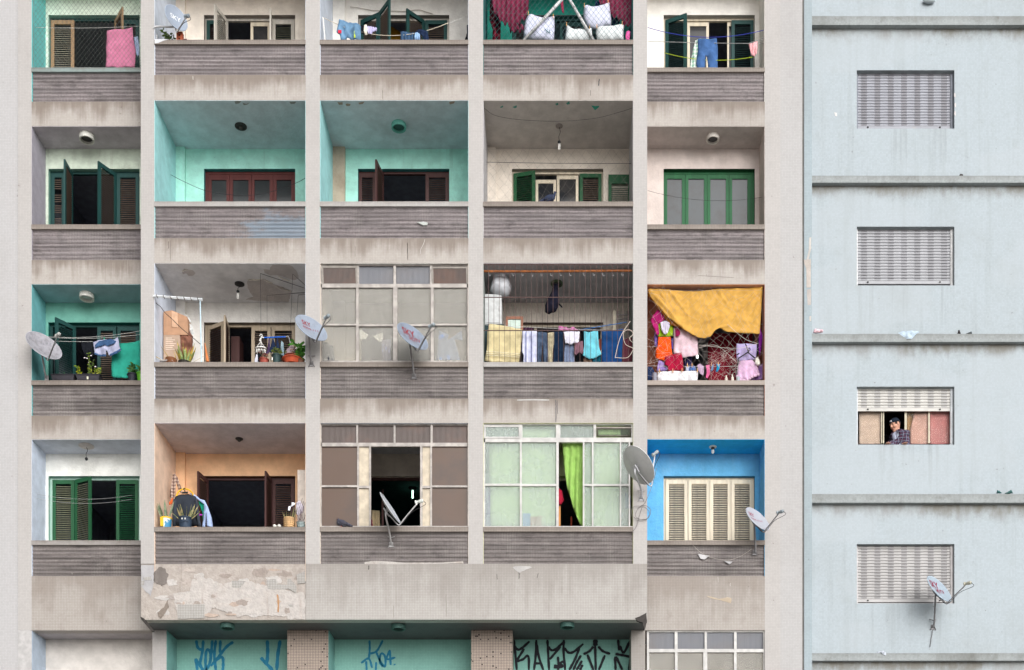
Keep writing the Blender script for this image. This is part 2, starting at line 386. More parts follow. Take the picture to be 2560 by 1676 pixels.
# rows: measured top of the sill, underside of the sill, foot of the ribbed parapet, ceiling edge of the storey below
ROWS = {0: (-305, -293, -215, -152), 1: (100.5, 112, 188, 251), 2: (504.6, 517, 596, 658), 3: (906, 918, 997, 1057.6), 4: (1318, 1330, 1410, 1549.5)}
COLS = {1: (YW, X(79, YW), X(352)), 2: (0, X(386), X(764)), 3: (0, X(800), X(1171)), 4: (0, X(1208), X(1583)), 5: (YW, X(1618), X(1912, YW))}
WIN_L = {1: 121, 2: 510, 3: 895, 4: 1280, 5: 1659}; WIN_T = {1: 38, 2: 422.5, 3: 806.5, 4: 1190.5}
def zr(r, i): return Z(ROWS[r][i])
def floor_z(r): return zr(r, 0)-.97
def pier(name, x0, x1, y0, y1, z0, z1, mat): return MB().box(x0, x1, y0, y1, z0, z1).build(name, mat, apt)
for a, b in ((352, 386), (764, 800), (1171, 1208), (1583, 1618)):
    pier('pillar', X(a), X(b), 0, YB+.2, zr(4, 2), ZTOP, mPILLAR)
pier('pilaster', X(45, YW), X(79, YW), YW, YB+.2, Z(1576, YW), ZTOP, mPILLAR)
pier('end_wall', X(-900, YW), X(45, YW), YW+.02, YB+.2, ZBOT, ZTOP, m_mosaic(C(214, 212, 213), stain=.15, dcol=(170, 160, 152)))
pier('pilaster', X(1912, YW), X(1951, YW), YW, YB+.2, Z(1700, YW), ZTOP, mPILLAR)
pier('end_wall', X(1951, YW), X(2006, YW), YW+.02, YB+.2, ZBOT, ZTOP, m_mosaic(C(210, 208, 208), stain=.18, dcol=(165, 156, 150)))
pier('joint', X(2006, YW), X(2009, YW)+.01, YW+.045, YB+.2, ZBOT, ZTOP, m_plain(C(150, 148, 146, .6), .9))
def corrugated(x0, x1, z0, z1, y, mat, seed):
    b = MB(); nz = 78; nx = 14; vs = []; ribs = round((z1-z0)/.068)
    for i in range(nz+1):
        z = z0+(z1-z0)*i/nz
        for j in range(nx+1):
            x = x0+(x1-x0)*j/nx; a = .0085+.004*mnoise.noise(Vector((x*1.3, seed, z*9)))
            vs.append((x, y-a*math.cos(2*math.pi*ribs*i/nz+.5*mnoise.noise(Vector((x*.9, seed*3, z*3)))), z))
    b.add(vs, [(i*(nx+1)+j, i*(nx+1)+j+1, (i+1)*(nx+1)+j+1, (i+1)*(nx+1)+j) for i in range(nz) for j in range(nx)])
    return b.build('parapet', mat, apt, smooth=True)
capmat = {(1, 1): mCAPT, (2, 2): mCAPW, (2, 3): mCAPW, (3, 4): mCAPW, (3, 5): m_mosaic(C(190, 176, 166), stain=.4), (4, 1): m_mosaic(C(178, 172, 168), stain=.4, run=.4)}
for r in range(0, 5):
    for c in range(1, 6):
        yf, x0, x1 = COLS[c]; zc_, zb, zp, zu = [zr(r, i) for i in range(4)]
        corrugated(x0+.004, x1-.004, zp, zb, yf+.035, m_parapet((r*5+c) % 7, (146, 137, 138) if r < 3 else (134, 126, 124), 1 if (r, c) == (2, 2) else 0), r*5+c)
        MB().box(x0, x1, yf+.055, yf+.15, floor_z(r), zb).build('parapet_core', mCORE, apt)
        # sill with slightly chipped upper arris
        cb = MB(); k = 36; y0, y1 = yf-.012, yf+.17; vs = []
        for i in range(k+1):
            x = x0+(x1-x0)*i/k; ch = .004+.007*abs(mnoise.noise(Vector((x*9, r, c)))); vs += [(x, y0, zb), (x, y0, zc_-ch), (x, y0+ch, zc_), (x, y1, zc_), (x, y1, zb)]
        cb.add(vs, [(i*5+j, i*5+(j+1) % 5, i*5+5+(j+1) % 5, i*5+5+j) for i in range(k) for j in range(5)]+[tuple(range(5)), tuple(k*5+j for j in range(5))[::-1]])
        cb.build('sill', capmat.get((r, c), mCAP), apt)
        if r < 4:
            MB().box(x0, x1, yf, yf+.15, zu, zp).build('spandrel_beam', mBEAM, apt)
            MB().box(x0, x1, yf+.15, YB+.2, zu, zu+.13).build('floor_slab', mCORE, apt)
        else:
            MB().box(x0, x1, yf+.15, YB+.2, floor_z(4)-.13, floor_z(4)-.004).build('floor_slab', mCORE, apt)
# fascia and soffit of the projecting box, and the plain beams of the wings
zs4 = zr(4, 3); zp4 = zr(4, 2)
MB().box(X(764), X(1618), 0, .2, zs4, zp4).build('fascia', mFASCIA, apt)
MB().box(X(352), X(764), .016, .2, zs4, zp4).build('fascia', m_paint(C(196, 186, 178, .74), .8, (140, 130, 122), .8, 2.2, .7), apt, label='fascia bared of most of its tiles')
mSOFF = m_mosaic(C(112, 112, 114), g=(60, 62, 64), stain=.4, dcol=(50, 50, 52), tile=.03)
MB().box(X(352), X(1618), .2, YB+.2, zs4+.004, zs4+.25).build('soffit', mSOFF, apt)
for c, a, b in ((1, X(79, YW), X(352)), (5, X(1618), X(1912, YW))):
    MB().box(a, b, YW, YW+.2, zs4, zp4).build('spandrel_beam', m_mosaic(C(202, 194, 187), g=(136, 127, 119), gs=.6, stain=.4, dcol=(146, 131, 120), run=.5), apt)
    MB().box(a, b, YW+.2, YB+.2, zs4+.004, zs4+.2).build('soffit', m_paint(C(176, 170, 172), .2), apt)
# what is left on the bared fascia: tile remnants, pale mortar, a cement patch
def patch(crop, pts, y0, y1, mat, name='render_patch', jag=.012, parent=None, yp=0.0):
    poly = []; P = [(X(a, yp), Z(b, yp)) for a, b in (crop(*p) for p in pts)]
    for i in range(len(P)):
        a, b = P[i], P[(i+1) % len(P)]; k = max(1, int(math.hypot(b[0]-a[0], b[1]-a[1])/.035))
        for j in range(k):
            x = a[0]+(b[0]-a[0])*j/k; z = a[1]+(b[1]-a[1])*j/k; poly.append((x+jag*mnoise.noise(Vector((x*23, z*23, 1))), z+jag*mnoise.noise(Vector((x*23, z*23, 9)))))
    return MB().prism(poly, y0, y1).build(name, mat, parent or apt)
mMORT = m_paint(C(208, 201, 196, .76), .8, (160, 146, 136), .8, 2.6, .7); mTILE2 = m_mosaic(C(206, 202, 197), g=(120, 116, 110), gs=.8, stain=.2)
patch(cL5, [(1255, 300), (1380, 285), (1390, 200), (1530, 190), (1600, 230), (1680, 215), (1830, 215), (1905, 240), (2030, 260), (2150, 300), (2214, 290), (2214, 488), (2080, 486), (2075, 466), (1960, 462), (1850, 450), (1720, 470), (1550, 400), (1490, 470), (1300, 486), (1270, 380)], .006, .02, mMORT, jag=.03)
patch(cL5, [(1022, 95), (1118, 96), (1118, 200), (1092, 318), (1040, 270), (1022, 250)], .006, .02, m_paint(C(192, 190, 192, .74), .4), jag=.012)
patch(cL5, [(1140, 110), (1200, 120), (1222, 160), (1205, 225), (1175, 242), (1120, 225), (1108, 160)], .004, .02, m_paint(C(136, 128, 123, .8), .4, bump=.8), 'cement_patch', .045)
for p in ([(1290, 382), (1486, 380), (1482, 482), (1288, 484)], [(1932, 205), (2000, 195), (2010, 235), (2085, 240), (2085, 195), (2110, 195), (2150, 250), (2150, 300), (2090, 268), (1990, 272), (1945, 268)],
          [(1682, 210), (1782, 212), (1740, 262), (1685, 256)], [(2150, 165), (2214, 140), (2214, 225), (2160, 232)], [(1036, 186), (1096, 178), (1100, 205), (1046, 205)], [(1022, 208), (1050, 210), (1044, 242), (1022, 240)], [(2090, 380), (2130, 378), (2128, 398), (2100, 400)]):
    patch(cL5, p, 0.0, .02, mTILE2, 'tile_patch', .006)
patch(cL5, [(1140, 440), (1190, 400), (1215, 350), (1222, 400), (1200, 440), (1165, 484), (1150, 470)], .003, .02, m_paint(C(150, 138, 128, .8), .6, bump=.9), 'loose_render')
rgp = random.Random(3)
for k in range(34):
    cx_, cy_ = rgp.uniform(1130, 2190), rgp.uniform(110, 470); rx_, ry_ = rgp.uniform(14, 80), rgp.uniform(10, 36); c_ = rgp.choice([(176, 164, 156), (204, 192, 184), (160, 150, 144), (200, 180, 166), (188, 178, 172), (214, 208, 204)])
    patch(cL5, [(min(2212, max(1024, cx_+rx_*math.cos(a_)*rgp.uniform(.6, 1.2))), min(486, max(97, cy_+ry_*math.sin(a_)*rgp.uniform(.6, 1.2)))) for a_ in [j_*.628 for j_ in range(10)]], .0085+.0002*k, .02, m_paint(C(*c_, .74), .6, (146, 134, 126), .8, 2.4, .6), 'flaked_render', .02)
for k in range(16):
    cx_, cy_ = rgp.uniform(1290, 2190), rgp.uniform(300, 470); rx_, ry_ = rgp.uniform(10, 60), rgp.uniform(8, 26); c_ = rgp.choice([(190, 178, 170), (214, 206, 200), (178, 166, 158), (206, 186, 172)])
    patch(cL5, [(min(2212, cx_+rx_*math.cos(a_)*rgp.uniform(.6, 1.2)), min(486, cy_+ry_*math.sin(a_)*rgp.uniform(.6, 1.2))) for a_ in [j_*.628 for j_ in range(10)]], .0022+.0002*k, .02, m_paint(C(*c_, .75), .6, (150, 138, 130), .8, 2.4, .6), 'flaked_render', .018)
patch(cM4, [(372, 1036), (430, 1028), (520, 1030), (600, 1036), (640, 1040), (900, 1040), (1070, 1030), (1074, 1046), (640, 1051), (372, 1049)], -.002, .03, mMORT, 'bared_strip', .004)
patch(cM4, [(1422, 1070), (1470, 1064), (1540, 1066), (1560, 1075), (1500, 1095), (1470, 1112), (1440, 1092)], -.004, .01, m_paint(C(208, 204, 202, .72), .3), 'lime_stain', .012)
# broken corners where the gutter of the projecting box has come away
for pts in ([(1020, 470), (1050, 488), (1118, 576), (1100, 578), (1042, 510), (1024, 492)],):
    patch(cL5, pts, -.004, .05, m_plain(C(58, 54, 52), .9), 'broken_edge', .01)
patch(cM5, [(2286, 470), (2330, 455), (2366, 432), (2372, 500), (2356, 552), (2340, 500), (2300, 488)], -.006, .06, m_plain(C(66, 62, 60), .9), 'broken_edge', .01)

# ---- storey below: piers, walls, painted tags
MEZ = Z(1576, YW); mTEALW = m_mosaic(C(140, 196, 184, 1.3), g=(110, 160, 150), gs=.5, stain=.3, dcol=(104, 150, 140)); mTEALS = m_paint(C(124, 170, 166), .25)
mBROWN = m_mosaic(C(206, 188, 174), g=(84, 72, 64), gs=1.0, gw=.2, stain=.25, spots=.03, scol=(110, 98, 92))
zm = zs4+.002
for a, b, m in ((381, 416, mPILLAR), (718, 821, mBROWN), (1178, 1281, mBROWN), (1578, 1613, mFASCIA)):
    MB().box(X(a, YW), X(b, YW), YW, YB+.2, ZBOT, zm).build('pier', m, apt)
MB().box(X(45, YW), X(79, YW), YW, YB+.2, ZBOT, Z(1576, YW)-.002).build('pilaster', m_plain(C(214, 211, 210, FK), .8), apt)
MB().box(X(1912, YW), X(1951, YW), YW, YB+.2, ZBOT, Z(1700, YW)-.002).build('pilaster', mPILLAR, apt)
def back(name, a, b, m): return MB().box(a, b, YB, YB+.2, ZBOT, zm).build(name, m, apt)
back('lower_wall', X(79, YW), X(381, YW), m_paint(C(222, 216, 210, .85), .18, streak=.1))
TW = [back('lower_wall', X(a, YW), X(b, YW), mTEALW) for a, b in ((416, 718), (821, 1178), (1281, 1578))]
for a in (416, 821): MB().box(X(a, YW), X(a, YW)+.006, YW+.01, YB, ZBOT, zm-.004).build('painted_reveal', mTEALS, apt)
MB().box(X(79, YW), X(79, YW)+.006, YW+.01, YB, ZBOT, zm-.004).build('painted_reveal', m_paint(C(176, 190, 206), .1), apt)
TAGB = m_plain(C(34, 118, 150), .7); TAGK = m_plain(C(22, 24, 32), .7)
def tags(crop, strokes, w, mat, par, name):
    for i, st in enumerate(strokes):
        ww = w
        if isinstance(st[0], (int, float)): ww = w*st[0]; st = st[1:]
        p = [Vector((X(a, YB), Z(b, YB))) for a, b in (crop(*q) for q in st)]
        MB().ribbon(smoothline(p, 5), ww, YB-.003-.0006*i).build(name, mat, par)
tags(cQ, [[(360, 165), (375, 235), (415, 262)], [(430, 165), (420, 280), (400, 390), (420, 460)], [(352, 345), (372, 460)], [(352, 345), (400, 420), (432, 462)], [(455, 462), (452, 360), (462, 268), (490, 265), (505, 330), (490, 400), (460, 462)],
          [(520, 165), (510, 280), (500, 380)], [(555, 165), (540, 300), (548, 400), (555, 462)], [(600, 165), (595, 290)], [(728, 180), (660, 230), (580, 330), (505, 420)], [(530, 390), (580, 345), (622, 335), (628, 400), (624, 462)]], .055, TAGB, TW[0], 'painted_tag')
tags(cQ, [[(1065, 165), (1068, 280), (1062, 390)], [(1000, 335), (1050, 390), (1120, 462)], [(1192, 165), (1170, 300), (1158, 462)]], .065, TAGB, TW[0], 'painted_tag')
tags(cQ, [[(2078, 165), (2080, 250), (2072, 350)], [(2210, 165), (2150, 270), (2080, 298)], [(2145, 280), (2180, 360), (2225, 425), (2238, 380), (2225, 310), (2190, 300), (2180, 380), (2210, 425)], [(1995, 390), (2070, 345), (2105, 440)], [(2045, 370), (2050, 462)], [(2145, 380), (2140, 462)],
          [(2280, 260), (2288, 410)], [(2280, 260), (2250, 350), (2335, 335)], [(2325, 400), (2330, 410)]], .042, TAGB, TW[1], 'painted_tag')
tags(cR, [[(265, 240), (285, 420), (310, 690)], [(270, 330), (330, 385), (400, 350), (500, 260)], [(420, 370), (310, 545)], [(310, 560), (400, 530), (480, 480), (490, 690)], [(600, 240), (590, 480), (565, 690)], [(605, 300), (640, 500), (705, 690)], [(590, 590), (660, 590)],
          [(765, 240), (775, 420), (790, 690)], [(775, 340), (830, 395), (900, 370), (1010, 270)], [(960, 340), (800, 530)], [(1010, 240), (1005, 420), (1030, 690)], [(1015, 360), (1080, 430), (1160, 415), (1300, 300)], [(1240, 360), (1180, 520), (1090, 690)], [(1265, 470), (1200, 580), (1150, 690)], [(1280, 550), (1200, 690)], [(1290, 610), (1250, 690)],
          [(920, 490), (935, 620)], [(935, 600), (1000, 560)], [1.6, (860, 635), (930, 640), (1000, 620)], [(930, 640), (925, 690)],
          [1.9, (1478, 240), (1478, 330)], [(1475, 320), (1485, 690)], [(1450, 340), (1390, 410), (1300, 455)], [(1520, 340), (1590, 410), (1700, 450)], [(1360, 460), (1450, 690)], [(1620, 470), (1530, 690)],
          [(1815, 240), (1830, 400)], [(1840, 330), (1900, 430), (1990, 260)], [(1775, 450), (1880, 470), (2000, 495)], [(1770, 490), (1780, 690)], [(1785, 490), (1880, 690)], [(2000, 520), (1975, 690)]], .048, TAGK, TW[2], 'painted_tag')

# ================================================================ balconies: painted recesses, openings, rooms
def back_wall(x0, x1, z0, z1, a, b, t, mat, rmat, dep=.13):
    """wall with a door-high opening a..b below t"""
    w = MB(); y = YB
    for (p, q, lo, hi) in ((x0, a, z0, z1), (b, x1, z0, z1), (a, b, t, z1)):
        w.quad((p, y, lo), (q, y, lo), (q, y, hi), (p, y, hi))
    w.build('balcony_wall', mat, apt)
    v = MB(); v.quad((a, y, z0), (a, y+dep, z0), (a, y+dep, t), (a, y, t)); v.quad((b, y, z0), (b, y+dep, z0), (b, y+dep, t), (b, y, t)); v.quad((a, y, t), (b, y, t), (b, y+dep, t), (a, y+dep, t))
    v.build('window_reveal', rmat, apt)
BAY = {}
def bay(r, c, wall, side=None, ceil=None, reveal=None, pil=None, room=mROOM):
    yf, x0, x1 = COLS[c]; z0 = floor_z(r); z1 = zr(r-1, 3); side = side or wall; ceil = ceil or wall; reveal = reveal or wall
    a = X(WIN_L[c], YB); b = X(WIN_L[c]+228, YB); t = Z(WIN_T[r], YB)
    back_wall(x0-.02, x1+.02, z0, z1+.02, a, b, t, wall, reveal)
    MB().box(x0, x0+.006, yf+.004, YB, z0, z1-.006).build('side_wall', side, apt)
    MB().box(x1-.006, x1, yf+.004, YB, z0, z1-.006).build('side_wall', side, apt)
    MB().box(x0, x1, yf+.003, YB, z1-.006, z1-.0005).build('balcony_ceiling', ceil, apt)
    MB().box(x0, x1, yf+.15, YB+.2, z0-.004, z0).build('balcony_floor', mFLOOR, apt)
    if c in (2, 3, 4):
        ps = {2: (441, 462), 3: (836, 862), 4: (1216, 1240)}[c]
        MB().box(x0+.006, X(ps[1], YB-.07), YB-.07, YB, z0, z1-.006).build('wall_pilaster', pil or wall, apt)
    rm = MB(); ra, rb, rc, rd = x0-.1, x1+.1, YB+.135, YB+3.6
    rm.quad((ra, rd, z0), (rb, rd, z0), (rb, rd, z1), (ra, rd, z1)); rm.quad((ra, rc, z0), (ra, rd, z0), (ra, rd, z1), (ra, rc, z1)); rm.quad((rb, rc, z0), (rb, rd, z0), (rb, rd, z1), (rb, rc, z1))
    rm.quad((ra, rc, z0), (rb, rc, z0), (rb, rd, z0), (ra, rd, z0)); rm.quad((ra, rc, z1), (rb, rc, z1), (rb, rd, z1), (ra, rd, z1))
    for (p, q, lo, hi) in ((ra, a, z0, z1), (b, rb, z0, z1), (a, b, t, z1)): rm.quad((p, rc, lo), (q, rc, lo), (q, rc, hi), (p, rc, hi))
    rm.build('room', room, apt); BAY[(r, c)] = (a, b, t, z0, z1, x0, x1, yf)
def frame(r, c, mat, w=.045):
    a, b, t, z0 = BAY[(r, c)][:4]; y0, y1 = YB+.085, YB+.134
    m = MB().box(a, a+w, y0, y1, z0, t).box(b-w, b, y0, y1, z0, t).box(a+w, b-w, y0, y1, t-w, t)
    return m.build('window_frame', mat, apt)
YH = YB+.075
SLATMESH = {}
def leaf(r, c, hinge, tip, mat, smat=None, closed=False, w=.425, indiv=False, pitch=.041, blank=False, parent=None, y=None, top=None, low=None, nslat=None, missing=(), name='shutter', **tg):
    """a folding louvred shutter leaf hinged at `hinge`, its free edge seen at `tip`"""
    a, b, t, z0 = BAY[(r, c)][:4]; y = YH if y is None else y
    hx, hy = (X(hinge, y), y) if isinstance(hinge, (int, float)) else hinge
    if closed: w = abs(X(tip, y)-hx); ang = 0.0 if tip > hinge else math.pi
    else:
        best = None
        for k in range(0, 1801):
            p = math.pi*k/1800; tx, ty = hx+w*math.cos(p), hy-w*math.sin(p); e = abs(VX+tx*S*D/(D+ty)-tip)
            if best is None or e < best[0]: best = (e, p)
        ang = -best[1]
    top = (t-.05) if top is None else top; low = z0+.02 if low is None else low; h = top-low; th = .032; st = .062
    w = round(w, 4); h = round(h, 4); smat = smat or mat
    key = (w, h, blank, mat.name)
    if key not in SLATMESH:
        f = MB(); zt = h-.075; zb2 = .74
        f.box(0, st, -th/2, th/2, 0, h).box(w-st, w, -th/2, th/2, 0, h).box(st, w-st, -th/2, th/2, zt, h).box(st, w-st, -th/2, th/2, zb2, zb2+.07).box(st, w-st, -th/2, th/2, 0, .09)
        f.box(st, w-st, -.006, .006, .09, zb2)
        if blank: f.box(st, w-st, -.006, .006, zb2+.07, zt)
        me = bpy.data.meshes.new('shutter'); me.from_pydata(f.v, [], f.f); me.update(); me.materials.append(mat); SLATMESH[key] = me
    o = link(name, SLATMESH[key], parent or apt, (hx, hy, low), ang, **tg)
    zs = .74+.07; ze = h-.075; n = int((ze-zs)/pitch); d = 1 if math.cos(ang) > -.2 else -1
    if blank: return o, (hx+w*math.cos(ang), hy+w*math.sin(ang))
    k2 = (w, smat.name, d)
    if k2 not in SLATMESH:
        b_ = MB(); q = MB(); sl = pitch*.82
        M = Matrix.Rotation(R(38)*d, 4, 'X'); b_.box(st, w-st, -sl/2-.004, sl/2+.004, -.0035, .0035, M)
        me = bpy.data.meshes.new('slat'); me.from_pydata(b_.v, [], b_.f); me.update(); me.materials.append(smat); SLATMESH[k2] = (me, b_)
    me, b_ = SLATMESH[k2]
    zz = [zs+pitch*(i+.5) for i in range(n)]; zz = [z for i, z in enumerate(zz) if (n-1-i) not in missing]
    if indiv:
        for z in zz: link('slat', me, o, (0, 0, z))
    else:
        j = MB()
        for z in zz: j.add([(v[0], v[1], v[2]+z) for v in b_.v], b_.f)
        m2 = bpy.data.meshes.new('louvre_slats'); m2.from_pydata(j.v, [], j.f); m2.update(); m2.materials.append(smat); link('louvre_slats', m2, o, (0, 0, 0), kind='stuff')
    return o, (hx+w*math.cos(ang), hy+w*math.sin(ang))
def sash(r, c, a, b, mat, pane, y=YB+.12, top=None, st=.05, w0=0):
    """inner glazed casement between two measured edges"""
    t, z0 = BAY[(r, c)][2], BAY[(r, c)][3]; top = top or t-.06; xa, xb = X(a, y), X(b, y)
    f = MB().box(xa, xa+st, y-.018, y+.018, z0+.03, top).box(xb-st, xb, y-.018, y+.018, z0+.03, top).box(xa+st, xb-st, y-.018, y+.018, top-.07, top).box(xa+st, xb-st, y-.018, y+.018, z0+.03, z0+.8)
    o = f.build('casement', mat, apt); MB().box(xa+st, xb-st, y-.003, y+.003, z0+.8, top-.07).build('pane', pane, o); return o
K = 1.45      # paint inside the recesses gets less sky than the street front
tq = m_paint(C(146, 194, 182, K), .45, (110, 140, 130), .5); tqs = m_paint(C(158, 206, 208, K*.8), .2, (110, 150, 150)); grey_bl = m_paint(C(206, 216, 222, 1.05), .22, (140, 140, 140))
crm = m_paint(C(226, 214, 202, 1.15), .06); wht = m_paint(C(224, 220, 214, 1.15), .10); bluew = m_paint(C(206, 214, 226), .08)
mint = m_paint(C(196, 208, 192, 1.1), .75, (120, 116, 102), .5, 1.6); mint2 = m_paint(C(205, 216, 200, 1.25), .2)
gceil = m_paint(C(210, 206, 206), .2); crmd = m_paint(C(214, 204, 192, 1.1), .18)
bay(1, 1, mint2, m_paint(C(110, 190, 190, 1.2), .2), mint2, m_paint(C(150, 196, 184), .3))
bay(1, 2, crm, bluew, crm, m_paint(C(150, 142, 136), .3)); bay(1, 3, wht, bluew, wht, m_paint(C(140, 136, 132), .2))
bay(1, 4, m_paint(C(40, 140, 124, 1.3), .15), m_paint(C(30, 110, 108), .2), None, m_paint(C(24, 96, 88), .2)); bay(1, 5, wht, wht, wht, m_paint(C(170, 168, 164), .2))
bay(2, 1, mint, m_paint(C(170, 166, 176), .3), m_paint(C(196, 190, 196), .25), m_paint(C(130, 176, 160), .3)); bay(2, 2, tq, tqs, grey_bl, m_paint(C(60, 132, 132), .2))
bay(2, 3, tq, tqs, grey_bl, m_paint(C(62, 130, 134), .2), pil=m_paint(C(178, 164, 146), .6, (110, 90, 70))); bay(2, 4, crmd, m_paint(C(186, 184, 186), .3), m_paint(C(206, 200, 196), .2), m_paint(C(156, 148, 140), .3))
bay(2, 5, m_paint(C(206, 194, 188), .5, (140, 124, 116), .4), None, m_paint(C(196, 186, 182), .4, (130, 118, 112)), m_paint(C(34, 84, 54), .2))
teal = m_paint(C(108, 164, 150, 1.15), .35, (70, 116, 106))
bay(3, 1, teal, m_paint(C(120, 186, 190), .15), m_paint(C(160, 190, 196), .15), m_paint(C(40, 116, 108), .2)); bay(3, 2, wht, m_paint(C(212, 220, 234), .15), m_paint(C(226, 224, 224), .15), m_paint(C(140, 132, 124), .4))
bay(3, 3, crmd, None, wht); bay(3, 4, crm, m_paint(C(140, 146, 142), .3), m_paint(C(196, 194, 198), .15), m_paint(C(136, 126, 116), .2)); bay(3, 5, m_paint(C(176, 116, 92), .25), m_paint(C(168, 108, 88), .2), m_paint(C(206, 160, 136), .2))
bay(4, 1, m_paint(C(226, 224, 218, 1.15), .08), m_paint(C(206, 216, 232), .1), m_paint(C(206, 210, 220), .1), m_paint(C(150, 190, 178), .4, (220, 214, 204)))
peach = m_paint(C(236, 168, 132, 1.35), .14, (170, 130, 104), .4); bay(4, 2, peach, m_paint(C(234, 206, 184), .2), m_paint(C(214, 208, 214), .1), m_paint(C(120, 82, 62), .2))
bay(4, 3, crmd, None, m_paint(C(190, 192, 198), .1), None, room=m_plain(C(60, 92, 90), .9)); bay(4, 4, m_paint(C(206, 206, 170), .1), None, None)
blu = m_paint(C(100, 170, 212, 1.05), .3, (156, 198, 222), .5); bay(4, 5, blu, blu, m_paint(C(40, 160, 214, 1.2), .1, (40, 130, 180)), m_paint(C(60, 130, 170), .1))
GRN_D = C(26, 66, 64); GRN = C(30, 84, 52); TEALG = C(26, 66, 64); BRN = C(74, 46, 44); CRM = C(218, 206, 184); MAR = C(92, 44, 42); TAN = C(160, 128, 96); BEI = C(176, 160, 138)
wG = m_wood(GRN, .12, (120, 150, 120)); wGD = m_wood(GRN_D, .15, (110, 140, 132)); wT = m_wood(TEALG, .12, (90, 130, 120)); wB = m_wood(BRN, .1, (120, 90, 80)); wC = m_wood(CRM, .1, (150, 130, 110)); wM = m_wood(MAR, .1, (140, 90, 80)); wTan = m_wood(TAN, .2, (200, 180, 150)); wBei = m_wood(BEI, .25, (110, 96, 80)); wW = m_wood(C(196, 190, 180), .15, (120, 116, 108))
sBr = m_wood(C(120, 104, 92), .2); sGr = m_wood(C(110, 112, 92), .2); sC = m_wood(C(206, 196, 178), .05, (150, 140, 120)); sDk = m_wood(C(86, 66, 60), .1); sG = m_wood(C(26, 78, 50), .05)
PANE = m_glass(C(40, 44, 50), .35, .12, 0, .5, (110, 105, 100)); PANEG = m_glass(C(112, 118, 122, .6), .3, .15, 0, .8, (70, 66, 64))
for k, m in {(1, 1): wT, (1, 2): wW, (1, 3): wW, (1, 4): wT, (1, 5): wC, (2, 1): wT, (2, 3): wB, (2, 4): wC, (3, 1): wT, (3, 2): wBei, (3, 4): wC, (3, 5): wB, (4, 1): m_wood(C(170, 200, 188), .4), (4, 2): wB, (4, 3): wB, (4, 4): wC, (4, 5): wC, (3, 3): wC}.items(): frame(*k, m)
leaf(1, 1, 128, 186, wTan, m_wood(C(176, 164, 144), .2), True); leaf(1, 1, 288, 307, wTan, sDk); leaf(1, 1, 348, 309, wT, sDk, True)
leaf(1, 2, 517, 556, wGD, sDk, True); leaf(1, 2, 569, 536.5, wW, m_wood(C(186, 180, 170), .2)); leaf(1, 2, 678, 676, wW, w=.3); leaf(1, 2, 681, 736, wW, sGr, True); sash(1, 2, 627, 676, wC, PANE)
o, tp = leaf(1, 3, 902.5, 948, wGD, sBr); leaf(1, 3, tp, 975, wGD, sBr); leaf(1, 3, 1061, 1016, wGD, sBr); leaf(1, 3, 1118, 1063, wGD, sBr, True)
sash(1, 4, 1400, 1460, wT, PANE); leaf(1, 4, 1282, 1330, wT, sDk, True)
leaf(1, 5, 1664, 1717, wGD, wGD); leaf(1, 5, 1884, 1827, wGD, wGD); sash(1, 5, 1718, 1772, wC, PANE); sash(1, 5, 1818, 1835, wC, PANE, st=.03)
leaf(2, 1, 129, 163, wGD, sBr, True, missing=(5, 6, 11, 16, 17)); leaf(2, 1, 181, 161, wGD, sBr); leaf(2, 1, 291, 245, wGD, sBr, indiv=True); leaf(2, 1, 348, 293, wGD, sBr, True, indiv=True)
leaf(2, 3, 897, 940, wB, sDk, True); leaf(2, 3, 958, 939.5, wB, sDk); leaf(2, 3, 1122, 1064, wB, m_wood(C(96, 76, 68), .1), True, indiv=True)
leaf(2, 4, 1284, 1338, wG, wG); sash(2, 4, 1339, 1390, wC, PANE, top=BAY[(2, 4)][2]-.14); sash(2, 4, 1392, 1446, wC, PANE); leaf(2, 4, 1504, 1449, wG, sBr, True)
leaf(3, 1, 189, 138, wT, wT); leaf(3, 1, 244, 291, wT, sBr, True, indiv=True); leaf(3, 1, 348, 294, wT, sBr, True, indiv=True)
o, tp = leaf(3, 2, 519, 560, wBei, sDk, indiv=True); leaf(3, 2, 572, 561.5, wBei, sDk); leaf(3, 2, 629, 677, wBei, sBr, True); leaf(3, 2, 738, 679, wBei, sBr, True)
leaf(4, 1, 132, 186, wG, sGr, True, indiv=True); leaf(4, 1, 188, 228, wG, sGr, indiv=True); leaf(4, 1, 346, 291, wG, sG, True)
leaf(4, 2, 520, 494.5, wB, sDk); leaf(4, 2, 680, 663.5, wB, sDk); leaf(4, 2, 736, 681, wB, sDk, True)
for a, b in ((1664, 1719), (1720.5, 1774), (1774.8, 1827), (1828, 1882)): leaf(4, 5, a, b, wC, sC, True, indiv=True, pitch=.034)
# inner brown door ajar in the third storey, seen between the shutters
MB().box(X(581, YB+.3), X(602, YB+.3), YB+.2, YB+.5, BAY[(3, 2)][3], BAY[(3, 2)][2]-.16).build('inner_door', wB, apt)
def paned(r, c, mat, pane, xs, ytop, crop, fr):
    a, b, t, z0 = BAY[(r, c)][:4]; y = YB+.11; f = frame(r, c, mat, .05)
    P = [(X(crop(p, 0)[0], y), X(crop(q, 0)[0], y)) for p, q in xs]; zt = Z(crop(0, ytop)[1], y); e = [a+.05]+[(P[i][1]+P[i+1][0])/2 for i in range(len(P)-1)]+[b-.05]
    for i, (p, q) in enumerate(P):
        l, rr = e[i]+.003, e[i+1]-.003
        s_ = MB().box(l, p, y-.02, y+.02, z0, t-.053).box(q, rr, y-.02, y+.02, z0, t-.053).box(p, q, y-.02, y+.02, zt, t-.053).box(p, q, y-.02, y+.02, z0, z0+.8).build('casement', mat, apt)
        MB().box(p, q, y-.003, y+.003, z0+.8, zt).build('pane', pane, s_)
